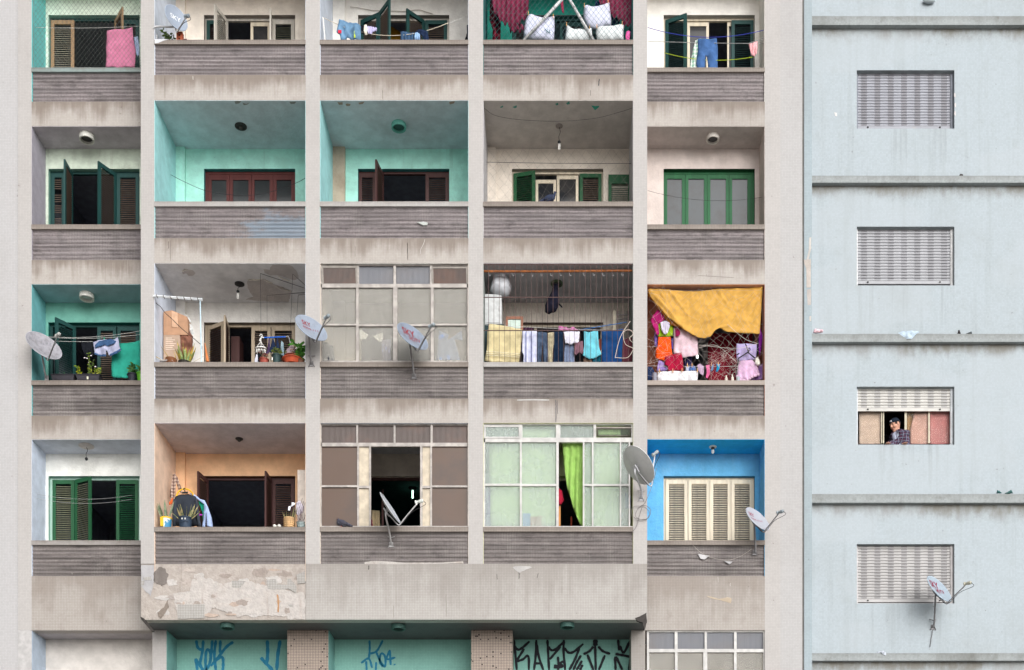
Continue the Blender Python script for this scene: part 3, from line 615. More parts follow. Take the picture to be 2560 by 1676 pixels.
paned(2, 2, wM, m_glass(C(58, 60, 62), .3, .15, 0, .4, (90, 90, 90)), [(1537, 1645), (1692, 1805), (1848, 1958), (2008, 2115)], 615, cL2, 1)
paned(2, 5, m_wood(C(30, 92, 54), .08, (100, 140, 112)), PANEG, [(213, 303), (342, 437), (475, 570), (607, 700)], 362, cR2, 1)

# ---- balconies closed in with metal-framed glazing
ALU = m_plain(C(196, 188, 182, FK), .4, .2, .2); ALUW = m_plain(C(226, 223, 220, FK*1.05), .5); ALUG = m_plain(C(176, 168, 160, FK), .5, .1)
def glazing(crop, bars, panes, mat, y, label=None):
    f = MB()
    for x0, x1, z0, z1 in bars: (lambda a, b: f.box(X(a[0], y), X(b[0], y), y-.025, y+.025, Z(b[1], y), Z(a[1], y)))(crop(x0, z0), crop(x1, z1))
    o = f.build('glazing_frame', mat, apt)
    for x0, x1, z0, z1, m in panes:
        a, b = crop(x0, z0), crop(x1, z1); MB().box(X(a[0], y), X(b[0], y), y+.004, y+.010, Z(b[1], y), Z(a[1], y)).build('pane', m, o)
    return o
RIB = m_glass(C(224, 221, 216, .95), .74, .25, .6, .3, (140, 134, 124)); RIBT = m_glass(C(140, 142, 150, .75), .3, .3, .4, .35); BRG = m_glass(C(116, 88, 70, .6), .14, .3, 0, .75, (70, 56, 50)); GRG = m_glass(C(220, 232, 226, 1.0), .74, .2, .6, .15, (190, 206, 204)); DKT = m_glass(C(92, 76, 70, .8), .2, .35, .3, .6, (120, 84, 66))
H = [(60, 1106, 62, 76), (60, 1106, 205, 230), (60, 1106, 748, 758), (60, 72, 76, 748), (1098, 1106, 76, 748)]
V = [(318, 334, 76, 205), (578, 596, 76, 205), (836, 852, 76, 205), (314, 332, 230, 748), (576, 606, 230, 748), (842, 862, 230, 748)]
rails = [(72, 314, 486, 498), (332, 576, 490, 503), (606, 842, 490, 503), (862, 1098, 486, 498)]
glazing(cM3, H+V+rails, [(72, 318, 76, 205, DKT), (334, 578, 76, 205, RIBT), (596, 836, 76, 205, RIBT), (852, 1098, 76, 205, DKT)]+[(a, b, lo, hi, RIB) for a, b, m0, m1 in ((72, 314, 486, 498), (332, 576, 490, 503), (606, 842, 490, 503), (862, 1098, 486, 498)) for lo, hi in ((230, m0), (m1, 748))], ALU, .07)
glazing(cP, [(8, 1562, 45, 64), (8, 1562, 248, 286), (8, 1562, 1122, 1132), (8, 20, 64, 1122), (1554, 1562, 64, 1122), (384, 404, 64, 248), (776, 796, 64, 248), (1165, 1187, 64, 248), (394, 412, 286, 1122), (520, 538, 286, 1122), (1056, 1080, 286, 1122), (1162, 1180, 286, 1122), (20, 394, 694, 714), (412, 520, 700, 724), (1080, 1162, 700, 724), (1180, 1554, 696, 716)],
        [(20, 384, 64, 248, DKT), (404, 776, 64, 248, DKT), (796, 1165, 64, 248, DKT), (1187, 1554, 64, 248, DKT), (20, 394, 286, 694, BRG), (20, 394, 714, 1122, BRG), (1180, 1554, 286, 696, BRG), (1180, 1554, 716, 1122, BRG)], ALU, .07)
for a, b, lo, hi in ((412, 520, 290, 700), (412, 520, 724, 1122), (1080, 1162, 290, 700), (1080, 1162, 724, 1122)):
    p, q = cP(a, lo), cP(b, hi); MB().box(X(p[0], .09), X(q[0], .09), .075, .09, Z(q[1], .09), Z(p[1], .09)).build('infill_board', m_plain(C(228, 214, 192, FK*1.1), .7), apt)
glazing(cO, [(40, 1896, 48, 72), (40, 1896, 228, 284), (40, 1896, 1324, 1334), (40, 64, 72, 1324), (1876, 1896, 72, 228), (482, 526, 72, 228), (940, 996, 72, 228), (1406, 1440, 72, 228), (494, 518, 284, 1324), (944, 976, 284, 1324), (1274, 1294, 284, 1324), (1386, 1406, 284, 1324), (1732, 1748, 284, 1324), (1842, 1860, 284, 1324), (64, 494, 798, 824), (518, 944, 802, 828), (1294, 1386, 802, 826), (1406, 1732, 802, 826), (1748, 1842, 802, 826)],
        [(64, 482, 72, 228, GRG), (526, 940, 72, 228, GRG), (996, 1406, 72, 228, GRG)]+[(a, b, lo, hi, GRG) for a, b, m0, m1 in ((64, 494, 798, 824), (518, 944, 802, 828), (1294, 1386, 802, 826), (1406, 1732, 802, 826), (1748, 1842, 802, 826)) for lo, hi in ((284, m0), (m1, 1324))], ALUW, .06)
# tilted-open vent light in the green glazing and in the grey one
def vent(crop, x0, x1, z0, z1, mat, gl, y, ang):
    a, b = crop(x0, z0), crop(x1, z1); xa, xb, za, zb = X(a[0], y), X(b[0], y), Z(b[1], y), Z(a[1], y); zc2 = (za+zb)/2; M = Matrix.Translation((0, y, zc2)) @ Matrix.Rotation(R(ang), 4, 'X'); h = (zb-za)/2
    f = MB().box(xa, xb, -.012, .012, h-.03, h, M).box(xa, xb, -.012, .012, -h, -h+.03, M).box(xa, xa+.03, -.012, .012, -h+.03, h-.03, M).box(xb-.03, xb, -.012, .012, -h+.03, h-.03, M)
    o = f.build('vent_light', mat, apt); MB().box(xa+.03, xb-.03, -.003, .003, -h+.03, h-.03, M).build('pane', gl, o)
vent(cO, 1442, 1876, 76, 226, ALUG, GRG, .06, 72)
vent(cM3, 70, 322, 80, 204, ALUG, DKT, .03, 12); vent(cM3, 848, 1104, 84, 204, ALUG, DKT, .03, 14); vent(cO, 50, 500, 74, 228, ALUW, GRG, .02, 10)
ry = YW+.06
glazing(cR5, [(90, 806, 480, 490), (90, 806, 592, 612), (90, 102, 490, 592), (796, 806, 490, 592), (258, 276, 490, 592), (440, 454, 490, 592), (618, 634, 490, 592), (90, 104, 612, 1100), (260, 276, 612, 1100), (432, 456, 612, 1100), (618, 634, 612, 1100), (796, 806, 612, 1100)],
        [(102, 258, 490, 592, RIBT), (276, 440, 490, 592, RIBT), (454, 618, 490, 592, RIBT), (634, 796, 490, 592, RIBT), (104, 260, 612, 1100, RIB), (276, 432, 612, 1100, RIB), (456, 618, 612, 1100, RIB), (634, 796, 612, 1100, RIB)], ALUW, ry)
MB().box(X(1613, YW), X(1912, YW), YB+.3, YB+.4, 3, zm).build('lower_wall', crmd, apt)
MB().box(X(1613, YW), X(1912, YW), YW+.03, YW+.15, ZBOT, Z(1845, YW)).build('lower_wall', mPILLAR, apt)
MB().box(X(1912, YW)-.006, X(1912, YW)-.001, YW+.12, YB+.3, Z(1845, YW), zm).build('painted_reveal', wht, apt)

# ================================================================ pale blue building
LEDGES = ((40, 62.6), (439, 457), (834.4, 855), (1235, 1257), (1633, 1652), (-355, -335))
def m_blue():
    """pale blue mosaic: broad weathering, brown mould blotches washed down from the ledges, streaks below the window sills"""
    m = m_mosaic(C(198, 209, 216), g=(178, 190, 196), gs=.4, stain=.38, dcol=(172, 178, 178), var=.05).copy()
    n = NT.__new__(NT); n.m = m; n.t = m.node_tree; n.b = n.t.nodes['Principled BSDF']; tc = n.t.nodes.new('ShaderNodeTexCoord'); n.obj = tc.outputs['Object']
    cur = n.b.inputs['Base Color'].links[0].from_socket; q = n.sep(n.obj)
    blot = n.noise(n.stretch(n.obj, (2.2, 2.2, 1.6)), 1.0, 7.0, .7); fine = n.noise(n.stretch(n.obj, (11, 11, 3)), 1.0, 4.0, .6); strk = n.noise(n.stretch(n.obj, (7, 7, .35)), 1.0, 5.0, .6)
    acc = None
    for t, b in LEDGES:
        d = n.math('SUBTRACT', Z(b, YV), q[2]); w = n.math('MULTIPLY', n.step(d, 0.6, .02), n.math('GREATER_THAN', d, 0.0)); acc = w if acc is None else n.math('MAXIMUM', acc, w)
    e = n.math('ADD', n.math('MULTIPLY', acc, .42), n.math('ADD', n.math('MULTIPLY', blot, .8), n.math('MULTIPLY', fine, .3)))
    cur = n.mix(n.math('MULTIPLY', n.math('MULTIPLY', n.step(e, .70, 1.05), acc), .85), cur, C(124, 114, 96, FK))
    acc = None
    for t, b in WINS_:
        d = n.math('SUBTRACT', Z(b, YV), q[2]); w = n.math('MULTIPLY', n.step(d, .95, .05), n.math('GREATER_THAN', d, 0.0)); w = n.math('MULTIPLY', w, n.math('MULTIPLY', n.math('GREATER_THAN', q[0], X(2136, YV)), n.math('LESS_THAN', q[0], X(2394, YV)))); acc = w if acc is None else n.math('MAXIMUM', acc, w)
    cur = n.mix(n.math('MULTIPLY', n.math('MULTIPLY', n.step(strk, .48, .7), acc), .26), cur, C(146, 150, 150, FK))
    cur = n.mix(n.math('MULTIPLY', n.step(strk, .5, .68), .26), cur, C(170, 178, 180, FK)); pt = n.noise(n.stretch(n.obj, (.5, .5, .8)), 1.0, 3.0, .4); cur = n.mix(n.math('MULTIPLY', n.step(pt, .5, .56), .28), cur, C(206, 214, 220, FK))
    n.t.links.new(cur, n.b.inputs['Base Color']); return m
WINS_ = [(176, 322), (567, 714), (967, 1112), (1360.6, 1509)]
blue = thing('blue_building', 'pale blue mosaic building with ledges and roller shutter windows', 'building')
YS = YW+.03; YV = YW+.13       # ledge and pilaster face, wall face
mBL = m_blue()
mBLL = m_mosaic(C(180, 186, 187), g=(150, 158, 160), stain=.8, dcol=(120, 120, 114), var=.08, run=.3)
XR = X(3300, YV); xl = X(2030, YV)
MB().box(X(2009, YS)+.01, X(2030, YS), YS, YB+.6, ZBOT, ZTOP).build('pilaster', m_mosaic(C(184, 200, 208), stain=.35, dcol=(150, 156, 156)), blue)
WINS = [(176, 322), (567, 714), (967, 1112), (1360.6, 1509)]
wl, wr = X(2142, YV), X(2386, YV)
wb = MB(); zs_ = [ZTOP]
for t, b in WINS: zs_ += [Z(t, YV), Z(b, YV)]
zs_ += [ZBOT]
wb.quad((xl, YV, ZBOT), (wl, YV, ZBOT), (wl, YV, ZTOP), (xl, YV, ZTOP)); wb.quad((wr, YV, ZBOT), (XR, YV, ZBOT), (XR, YV, ZTOP), (wr, YV, ZTOP))
for i in range(0, len(zs_), 2): wb.quad((wl, YV, zs_[i+1]), (wr, YV, zs_[i+1]), (wr, YV, zs_[i]), (wl, YV, zs_[i]))
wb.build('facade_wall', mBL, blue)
for t, b in WINS:
    za, zb = Z(b, YV), Z(t, YV); v = MB()
    for p in ((wl, wl), (wr, wr)): v.quad((p[0], YV, za), (p[0], YV+.2, za), (p[0], YV+.2, zb), (p[0], YV, zb))
    v.quad((wl, YV, zb), (wr, YV, zb), (wr, YV+.2, zb), (wl, YV+.2, zb)); v.quad((wl, YV, za), (wr, YV, za), (wr, YV+.2, za), (wl, YV+.2, za)); v.build('window_reveal', m_paint(C(150, 158, 162), .5), blue)
for t, b in LEDGES:
    bb = MB(); k = 60; vs = []; za, zb = Z(b, YS), Z(t, YS)
    for i in range(k+1):
        x = X(2030, YS)+(XR-X(2030, YS))*i/k; ch = .004+.012*max(0, mnoise.noise(Vector((x*5, t, 2)))); vs += [(x, YS, za), (x, YS, zb-ch), (x, YS+ch+.004, zb), (x, YV+.05, zb), (x, YV+.05, za)]
    bb.add(vs, [(i*5+j, i*5+(j+1) % 5, i*5+5+(j+1) % 5, i*5+5+j) for i in range(k) for j in range(5)]+[tuple(range(5)), tuple(k*5+j for j in range(5))]); bb.build('ledge', mBLL, blue)
MB().box(X(2142, YV)-.8, X(2386, YV)+1.2, YV+3.2, YV+3.3, Z(1800, YV), ZTOP).build('room_wall', mROOM, blue)
for x in (X(2142, YV)-.8, X(2386, YV)+1.2): MB().box(x-.03, x+.03, YV+.25, YV+3.2, Z(1800, YV), ZTOP).build('room_wall', mROOM, blue)
for t, b in WINS:
    for q in (b+150, t-80): MB().box(X(2142, YV)-.77, X(2386, YV)+1.17, YV+.25, YV+3.2, Z(q, YV)-.05, Z(q, YV)).build('room_floor', mFLOOR, blue)
SL = [m_slat(C(184, 186, 196)), m_slat(C(196, 197, 202)), m_slat(C(232, 229, 223)), m_slat(C(210, 207, 206))]
mSLOT = m_plain(C(92, 90, 94), .8); mSHADE = [m_slat(C(152, 150, 158)), m_slat(C(176, 176, 182)), m_slat(C(212, 209, 207)), m_slat(C(186, 183, 184))]  # mSHADE: darker slat copies, reflection tone painted onto the pressed panels
yr = YV+.10
def roller(i, t, b, drop, pitch_px, frame_mat):
    za, zb = Z(b, YV), Z(t, YV); y = yr; pitch = pitch_px/S*(D+y)/D
    f = MB().box(wl+.002, wl+.035, y-.03, y+.03, za, zb).box(wr-.05, wr-.002, y-.03, y+.03, za, zb).box(wl+.035, wr-.05, y-.03, y+.03, za, za+.028); f.build('shutter_guide', frame_mat, blue)
    x0, x1 = wl+.038, wr-.053; prof = [(0, -.002), (-.012, pitch*.12), (-.014, pitch*.5), (-.008, pitch*.85), (.002, pitch*.96)]
    vs = [(x, a, h) for x in (x0, x1) for a, h in prof]; n = len(prof)
    me = bpy.data.meshes.new('slat'); me.from_pydata(vs, [], [(j, j+1, n+j+1, n+j) for j in range(n-1)]); me.update(); me.materials.append(SL[i])
    w = x1-x0; sb = MB()
    for k in range(7):
        xs = x0+w*(.035+k*.1443); ww = w*.068
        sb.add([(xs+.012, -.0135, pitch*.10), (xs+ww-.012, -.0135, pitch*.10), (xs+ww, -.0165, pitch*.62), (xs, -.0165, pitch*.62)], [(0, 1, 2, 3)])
    ms = bpy.data.meshes.new('shade_panel_row'); ms.from_pydata(sb.v, [], sb.f); ms.update(); ms.materials.append(mSHADE[i])
    sl = MB()
    for k in range(7):
        xs = x0+w*(.035+k*.1443); ww = w*.068; sl.box(xs+.004, xs+ww-.004, -.0172, -.010, pitch*.60, pitch*.74)
    m3 = bpy.data.meshes.new('slot'); m3.from_pydata(sl.v, [], sl.f); m3.update(); m3.materials.append(mSLOT)
    zbar = zb-drop*(zb-za); bar = MB().box(x0, x1, y-.016, y+.012, zbar, zbar+.055).build('shutter_bottom_bar', SL[i], blue)
    for q in (.1, .88): MB().box(x0+w*q, x0+w*q+.03, y-.03, y-.014, zbar+.02, zbar+.04).build('stop', m_plain(C(40, 38, 38)), bar)
    z = zbar+.058; k = 0
    while z < zb+.01:
        o = link('slat', me, blue, (0, y+random.uniform(-.001, .001), z)); link('pressed_shade_panels', ms, o, (0, 0, 0), kind='stuff'); link('slots', m3, o, (0, 0, 0), kind='stuff'); z += pitch; k += 1
roller(0, *WINS[0], .955, 7.1, m_plain(C(120, 124, 134), .5)); roller(1, *WINS[1], .93, 7.4, m_plain(C(206, 206, 206), .5)); roller(2, *WINS[2], .385, 7.4, m_plain(C(196, 200, 204), .4)); roller(3, *WINS[3], .955, 7.4, m_plain(C(190, 186, 186), .5))
# sliding sashes of the open window, curtains behind the glass
yg = YV+.15; gl = m_glass(C(226, 216, 212), 1.0, .1, 0, .1, (150, 134, 128))
def pbar(a, b, lo, hi, y, mat, nm, par=None): p, q = cPN(a, lo), cPN(b, hi); return MB().box(X(p[0], y), X(q[0], y), y-.012, y+.012, Z(q[1], y), Z(p[1], y)).build(nm, mat, par or blue)
mSA = m_plain(C(190, 182, 160), .5)
for a, b in ((645, 662), (678, 700), (1100, 1142), (1560, 1590)): pbar(a, b, 640, 1318, yg, mSA, 'sash_stile')
for a, b in ((222, 645), (1142, 1560), (1590, 2015)): 
    p, q = cPN(a, 645), cPN(b, 1312); MB().box(X(p[0], yg), X(q[0], yg), yg-.003, yg+.003, Z(q[1], yg), Z(p[1], yg)).build('pane', gl, blue)

# chipped paint on the corner pilaster, pale chips on the wall
for pts, c in (([(1044, 850), (1086, 846), (1085, 1019), (1060, 1019), (1058, 900), (1046, 880)], (214, 204, 196)), ([(1076, 716), (1089, 714), (1087, 790), (1070, 850), (1060, 846), (1074, 790)], (222, 216, 210))):
    patch(cR2, pts, YS-.003-.0015*(c[0] > 220), YS+.004, m_paint(C(*c, .74), .3), 'bared_render', .008, blue, YS)
patch(cR3, [(1062, 108), (1088, 108), (1087, 200), (1066, 202)], YS-.003, YS+.004, m_paint(C(208, 200, 194, .74), .4), 'bared_render', .008, blue, YS)
patch(cR3, [(1076, 272), (1088, 268), (1088, 300), (1078, 302)], YS-.003, YS+.004, m_paint(C(220, 214, 208, .74), .3), 'bared_render', .006, blue, YS)
patch(cR1, [(1228, 684), (1246, 688), (1244, 708), (1234, 704)], YV-.003, YV+.004, m_paint(C(232, 226, 224, .8), .1), 'paint_chip', .004, blue, YV)
for q in ((1960, 580), (1962, 640), (1961, 690)): patch(cR1, [(q[0]-4, q[1]-14), (q[0]+5, q[1]-10), (q[0]+4, q[1]+14), (q[0]-4, q[1]+10)], YV-.003, YV+.004, m_paint(C(232, 226, 224, .8), .1), 'paint_chip', .004, blue, YV)
# cracks, drips and scratches on the mosaic
def crack(crop, pts, w, c, y=0.0, par=None, nm='crack'):
    P = [Vector((X(a, y), Z(b, y))) for a, b in (crop(*q) for q in pts)]; L = smoothline(P, 5); L = [v+Vector((mnoise.noise(Vector((v.x*30, v.y*30, 3)))*.006, 0)) for v in L]
    return MB().ribbon(L, w, y-.002).build(nm, m_plain(C(*c, FK), .9), par or apt)
for crop, pts, w, c, y, nm in ((cM2, [(676, 1040), (677, 1100), (679, 1165)], .012, (96, 86, 80), 0, 'crack'), (cM2, [(800, 1015), (790, 1050), (770, 1090), (768, 1120)], .008, (224, 220, 216), 0, 'drip'), (cM2, [(305, 1060), (306, 1140)], .006, (130, 116, 106), 0, 'drip'),
    (cL2, [(1222, 1055), (1224, 1100), (1220, 1110)], .008, (110, 96, 88), 0, 'drip'), (cL2, [(1236, 1050), (1238, 1200)], .006, (120, 106, 98), 0, 'crack'), (cM1, [(2035, 560), (2030, 610)], .014, (70, 76, 84), 0, 'drip'), (cM1, [(1972, 640), (1972, 680)], .007, (110, 100, 94), 0, 'drip'), (cM1, [(500, 640), (501, 705)], .006, (110, 98, 90), 0, 'crack'),
    (cL1, [(1400, 555), (1401, 580)], .01, (236, 232, 228), 0, 'drip'), (cL1, [(1197, 550), (1197, 715)], .006, (120, 108, 100), 0, 'crack'), (cM4, [(1310, 1120), (1311, 1160)], .009, (90, 84, 80), 0, 'drip'), (cM4, [(1467, 1105), (1467, 1155)], .012, (80, 76, 74), 0, 'drip'), (cM4, [(1602, 1115), (1594, 1150)], .008, (96, 90, 86), 0, 'drip'), (cM4, [(402, 1060), (402, 1090)], .014, (80, 74, 70), 0, 'drip'),
    (cM3, [(1725, 1020), (1728, 1080), (1727, 1180)], .016, (120, 116, 120), 0, 'drip'), (cM3, [(1738, 1022), (1740, 1120)], .01, (126, 122, 124), 0, 'drip'), (cM3, [(1452, 1022), (1560, 1020), (1680, 1022)], .02, (226, 224, 222), 0, 'scrape'), (cL5, [(2012, 310), (2020, 370), (2018, 440)], .03, (206, 160, 116), .004, 'rust_run'), (cL4, [(522, 1140), (524, 1150)], .008, (226, 222, 216), YW, 'drip'),
    (cR2, [(400, 945), (470, 950), (620, 958)], .006, (140, 130, 122), YW, 'crack'), (cR5, [(395, 400), (396, 470)], .006, (130, 120, 112), YW, 'crack'), (cR5, [(522, 150), (523, 185)], .008, (226, 220, 214), YW, 'drip'), (cR5, [(597, 190), (595, 210)], .008, (228, 222, 216), YW, 'drip'), (cM5, [(950, 300), (951, 460)], .006, (150, 142, 136), 0, 'crack'), (cM5, [(578, 380), (578, 470)], .006, (146, 138, 132), 0, 'crack')):
    crack(crop, pts, w, c, y, None, nm)
patch(cR5, [(450, 268), (480, 272), (530, 286), (580, 276), (606, 282), (600, 312), (580, 306), (530, 292), (480, 282)], YW-.003, YW+.004, m_paint(C(212, 194, 172, .72), .3), 'bared_render', .01, None, YW)
patch(cR4, [(402, 790), (430, 795), (470, 800), (440, 822), (415, 818)], YW-.002, YW+.03, m_paint(C(216, 214, 216, .8), .1), 'paint_splash', .012, None, YW); patch(cR4, [(560, 832), (610, 836), (592, 854)], YW-.002, YW+.03, m_paint(C(206, 204, 206, .8), .1), 'paint_splash', .01, None, YW)
patch(cM2, [(745, 895), (790, 890), (820, 898), (815, 912), (790, 916)], .005, .04, m_paint(C(206, 210, 206, .8), .1), 'paint_splash', .006)
patch(cL1, [(1124, 290), (1225, 290), (1180, 305), (1150, 318), (1124, 322)], -.016, .02, m_paint(C(226, 228, 232, .8), .1), 'paint_splash', .006)

# ================================================================ things on, in and in front of the balconies
METAL = m_plain(C(150, 148, 150), .45, .4); GREYM = m_plain(C(120, 116, 116), .5, .3); DARKM = m_plain(C(46, 44, 46), .6, .2); WHITEP = m_plain(C(222, 220, 216), .5); BLACKP = m_plain(C(34, 35, 38), .6)
def on_ceiling(px, py, z):
    k = (z-ZC)*S/(VY-py); Y = D*(k-1); return Vector(((px-VX)/S*k, Y, z))
# ---- ceiling lamps
def lamp_round(px, py, z, c, dark, d, h, label):
    p = on_ceiling(px, py, z-.006); t = thing('ceiling_lamp', label, 'lamp', p, 'ceiling lamps of the balconies'); r = d/2
    MB().lathe([(r*.96, 0), (r, -.012), (r, -h), (r*.9, -h-.006), (r*.78, -h+.004), (r*.78, -h*.55)], p, 24).build('housing', m_plain(c, .6), t, smooth=False)
    MB().lathe([(r*.775, -h*.55), (r*.775, -h*.56-.001)], p, 24).build('diffuser', m_plain(dark, .35), t); return t
def lamp_flush(px, py, z, d, label, c=C(60, 58, 56)):
    p = on_ceiling(px, py, z-.006); t = thing('ceiling_lamp', label, 'lamp', p, 'ceiling lamps of the balconies'); r = d/2
    MB().lathe([(r, 0), (r, -.012), (r*.7, -.02), (r*.62, -.008)], p, 20).build('rose', m_plain(c, .6), t); MB().ball(p+Vector((0, 0, -.03)), (.035, .035, .03)).build('bulb_socket', m_plain(C(70, 66, 62)), t, smooth=True); return t
def lamp_pendant(px, py, z, label, drop=.3, disc=.12, dc=C(140, 132, 128), bulb=True, lean=0.0):
    p = on_ceiling(px, py, z-.006); t = thing('pendant_lamp', label, 'lamp', p, 'ceiling lamps of the balconies')
    MB().lathe([(disc, 0), (disc, -.012), (disc*.5, -.03)], p, 20).build('ceiling_rose', m_plain(dc, .7), t)
    e = p+Vector((lean, 0, -drop)); MB().tube(smoothline([p+Vector((0, 0, -.02)), p+Vector((.02+lean*.3, 0, -drop*.4)), p+Vector((lean*.8-.006, 0, -drop*.7)), e]), .005).build('cable', DARKM, t)
    MB().lathe([(.018, 0), (.03, -.02), (.02, -.05)], e, 12).build('socket', BLACKP, t)
    if bulb:
        for s in (-1, 1): MB().tube([e+Vector((s*.011, 0, -.05)), e+Vector((s*.011+lean*.15, 0, -.16))], .009, 8).build('bulb', WHITEP, t)
    return t
zc = {r: zr(r-1, 3) for r in range(1, 5)}
lamp_round(217, 338, zc[2], C(206, 206, 198), C(40, 38, 40), .27, .10, 'round white ceiling lamp with dark hollow above the broken teal shutters')
lamp_flush(602, 316, zc[2], .22, 'small dark lamp on the ceiling of the turquoise balcony with the maroon window')
lamp_round(997, 311, zc[2], C(110, 182, 168), C(60, 100, 94), .27, .08, 'turquoise painted round ceiling lamp above the brown shutters')
lamp_pendant(1398, 315, zc[2], 'bare bulb hanging on a cable above the cream casements', .28, .065)
lamp_round(1782, 341, zc[2], C(214, 208, 200), C(66, 64, 66), .24, .08, 'round white ceiling lamp above the bright green window')
lamp_round(217, 736, zc[3], C(224, 222, 214), C(190, 192, 186), .27, .09, 'round white ceiling lamp in the teal balcony with the planters')
lamp_pendant(599, 710, zc[3], 'bare bulb dangling from a dark disc beside the peeled ceiling', .12, .09, C(44, 42, 42), lean=-.03)
lamp_round(1392, 707, zc[3], C(84, 100, 76), C(50, 56, 50), .22, .035, 'greenish ceiling lamp ring from which the black bag hangs')
lamp_pendant(216, 1115, zc[4], 'pale ceiling rose with bare wires in the white balcony with green shutters', .22, .14, C(196, 188, 184), bulb=False)
lamp_flush(598, 1097, zc[4], .14, 'small dark lamp on the ceiling of the peach balcony')
t = lamp_flush(1782, 1117, zc[4], .14, 'small white lamp on the ceiling of the bright blue balcony', C(214, 214, 210)); MB().ball(on_ceiling(1782, 1117, zc[4])+Vector((0, 0, -.09)), (.03, .03, .045)).build('bulb', WHITEP, t, smooth=True)
zsf = zr(4, 3)+.004
for px, py, lb in ((568, 1560, 'dark green lamp under the soffit above the leftmost blue graffiti'), (996, 1562, 'cracked green lamp under the soffit between the two brown piers'), (1418, 1558, 'broken green lamp under the soffit above the black graffiti')):
    lamp_round(px, py, zsf+.006, C(60, 92, 86), C(38, 48, 46), .26, .09, lb)
# ---- peeled ceilings: bare patches with lifted paint edges
def ceil_patch(pts, crop, z, mat, nm='bare_patch', drop=.004, lift=None):
    P = [on_ceiling(*crop(*p), z) for p in pts]; Q = []
    for i in range(len(P)):
        a, b = P[i], P[(i+1) % len(P)]; k = max(1, int((b-a).length/.05))
        for j in range(k):
            v = a.lerp(b, j/k); Q.append(v+Vector((mnoise.noise(v*17)*.02, mnoise.noise(v*19+Vector((3, 1, 0)))*.03, 0)))
    n = len(Q); b = MB(); b.add([(q.x, q.y, z-.006-drop) for q in Q]+[(q.x, q.y, z-.003) for q in Q], [tuple(range(n))]+[(i, (i+1) % n, n+(i+1) % n, n+i) for i in range(n)]); b.build(nm, mat, apt)
    if lift:
        for a, c in lift:
            pa, pc = on_ceiling(*crop(*a), z), on_ceiling(*crop(*c), z); e = MB(); k = 10; vs = []
            for i in range(k+1):
                v = pa.lerp(pc, i/k)+Vector((0, mnoise.noise(Vector((i*.7, a[0], 0)))*.03, 0)); vs += [(v.x, v.y, z-.0065), (v.x, v.y-.03-.02*abs(mnoise.noise(Vector((i, 5, a[1])))), z-.03-.02*math.sin(math.pi*i/k))]
            e.add(vs, [(2*i, 2*i+1, 2*i+3, 2*i+2) for i in range(k)]); e.build('curled_paint', m_paint(C(224, 216, 204), .1), apt)
bare = m_paint(C(196, 188, 184), .25, (140, 132, 126), .5); z3 = zc[3]
ceil_patch([(415, 215), (450, 175), (500, 185), (560, 200), (605, 240), (560, 275), (500, 265), (470, 240), (430, 250)], cJ, z3, bare, lift=[((415, 205), (490, 180))])
ceil_patch([(1560, 185), (1640, 190), (1680, 120), (1900, 118), (1960, 150), (2030, 230), (2040, 300), (2000, 330), (1900, 310), (1760, 265), (1640, 265), (1570, 225)], cJ, z3, bare, lift=[((1750, 270), (1930, 350))])
ceil_patch([(1315, 350), (1350, 320), (1560, 320), (1700, 390), (1820, 430), (1945, 490), (1930, 540), (1900, 640), (1640, 630), (1300, 600), (1405, 560), (1360, 500), (1330, 420)], cJ, z3, bare, lift=[((1330, 325), (1540, 318)), ((1560, 322), (1680, 372)), ((1720, 405), (1935, 485))])
ceil_patch([(1980, 70), (2036, 68), (2030, 80), (2005, 96)], cM2, zc[2], m_paint(C(70, 170, 150), .1), 'paint_patch')
for p in ((1330, 75), (1425, 75), (1720, 55), (1800, 48)): ceil_patch([(p[0], p[1]), (p[0]+24, p[1]-9), (p[0]+26, p[1]+6), (p[0]+10, p[1]+10)], cM2, zc[2], m_paint(C(80, 150, 136), .2), 'paint_patch')
for p in ((180, 52), (235, 62), (330, 50), (970, 48)): ceil_patch([(p[0], p[1]-8), (p[0]+40, p[1]-9), (p[0]+34, p[1]+5), (p[0]+8, p[1]+8)], cM2, zc[2], m_paint(C(176, 158, 142), .3), 'bare_patch')
for p in ((1700, 45), (1760, 60), (2100, 48)): ceil_patch([(p[0], p[1]-8), (p[0]+50, p[1]-9), (p[0]+34, p[1]+5), (p[0]+8, p[1]+8)], cL2, zc[2], m_paint(C(150, 150, 146), .3), 'bare_patch')

# ---- satellite dishes
def text_mesh(s, w, h=None, off=.012):
    cu = bpy.data.curves.new('lettering', 'FONT'); cu.body = s; cu.size = 1; cu.offset = off; cu.align_x = 'CENTER'; cu.align_y = 'CENTER'
    o = bpy.data.objects.new('lettering', cu); col.objects.link(o); bpy.context.view_layer.update()
    me = bpy.data.meshes.new_from_object(o); bpy.data.objects.remove(o)
    xs = [v.co.x for v in me.vertices]; ys = [v.co.y for v in me.vertices]; kx = w/(max(xs)-min(xs)); ky = (h/(max(ys)-min(ys))) if h else kx; cx, cy = (max(xs)+min(xs))/2, (max(ys)+min(ys))/2
    r = [((v.co.x-cx)*kx, (v.co.y-cy)*ky) for v in me.vertices], [tuple(p.vertices) for p in me.polygons]; bpy.data.meshes.remove(me); return r
def m_dish(c, grime, rust=0):
    c = sc(c, FK); n = NT('dish_paint', .4, .4); f = n.noise(n.stretch(n.obj, (5, 5, 5)), 1.5, 8.0, .7); g = n.noise(n.stretch(n.obj, (16, 16, 3)), 1.0, 5.0, .7)
    v = n.mix(n.math('MULTIPLY', n.step(f, .42, .7), grime), c, C(110, 104, 106)); v = n.mix(n.math('MULTIPLY', n.step(g, .5, .68), grime*.9), v, C(96, 96, 104)); return n.col(v)
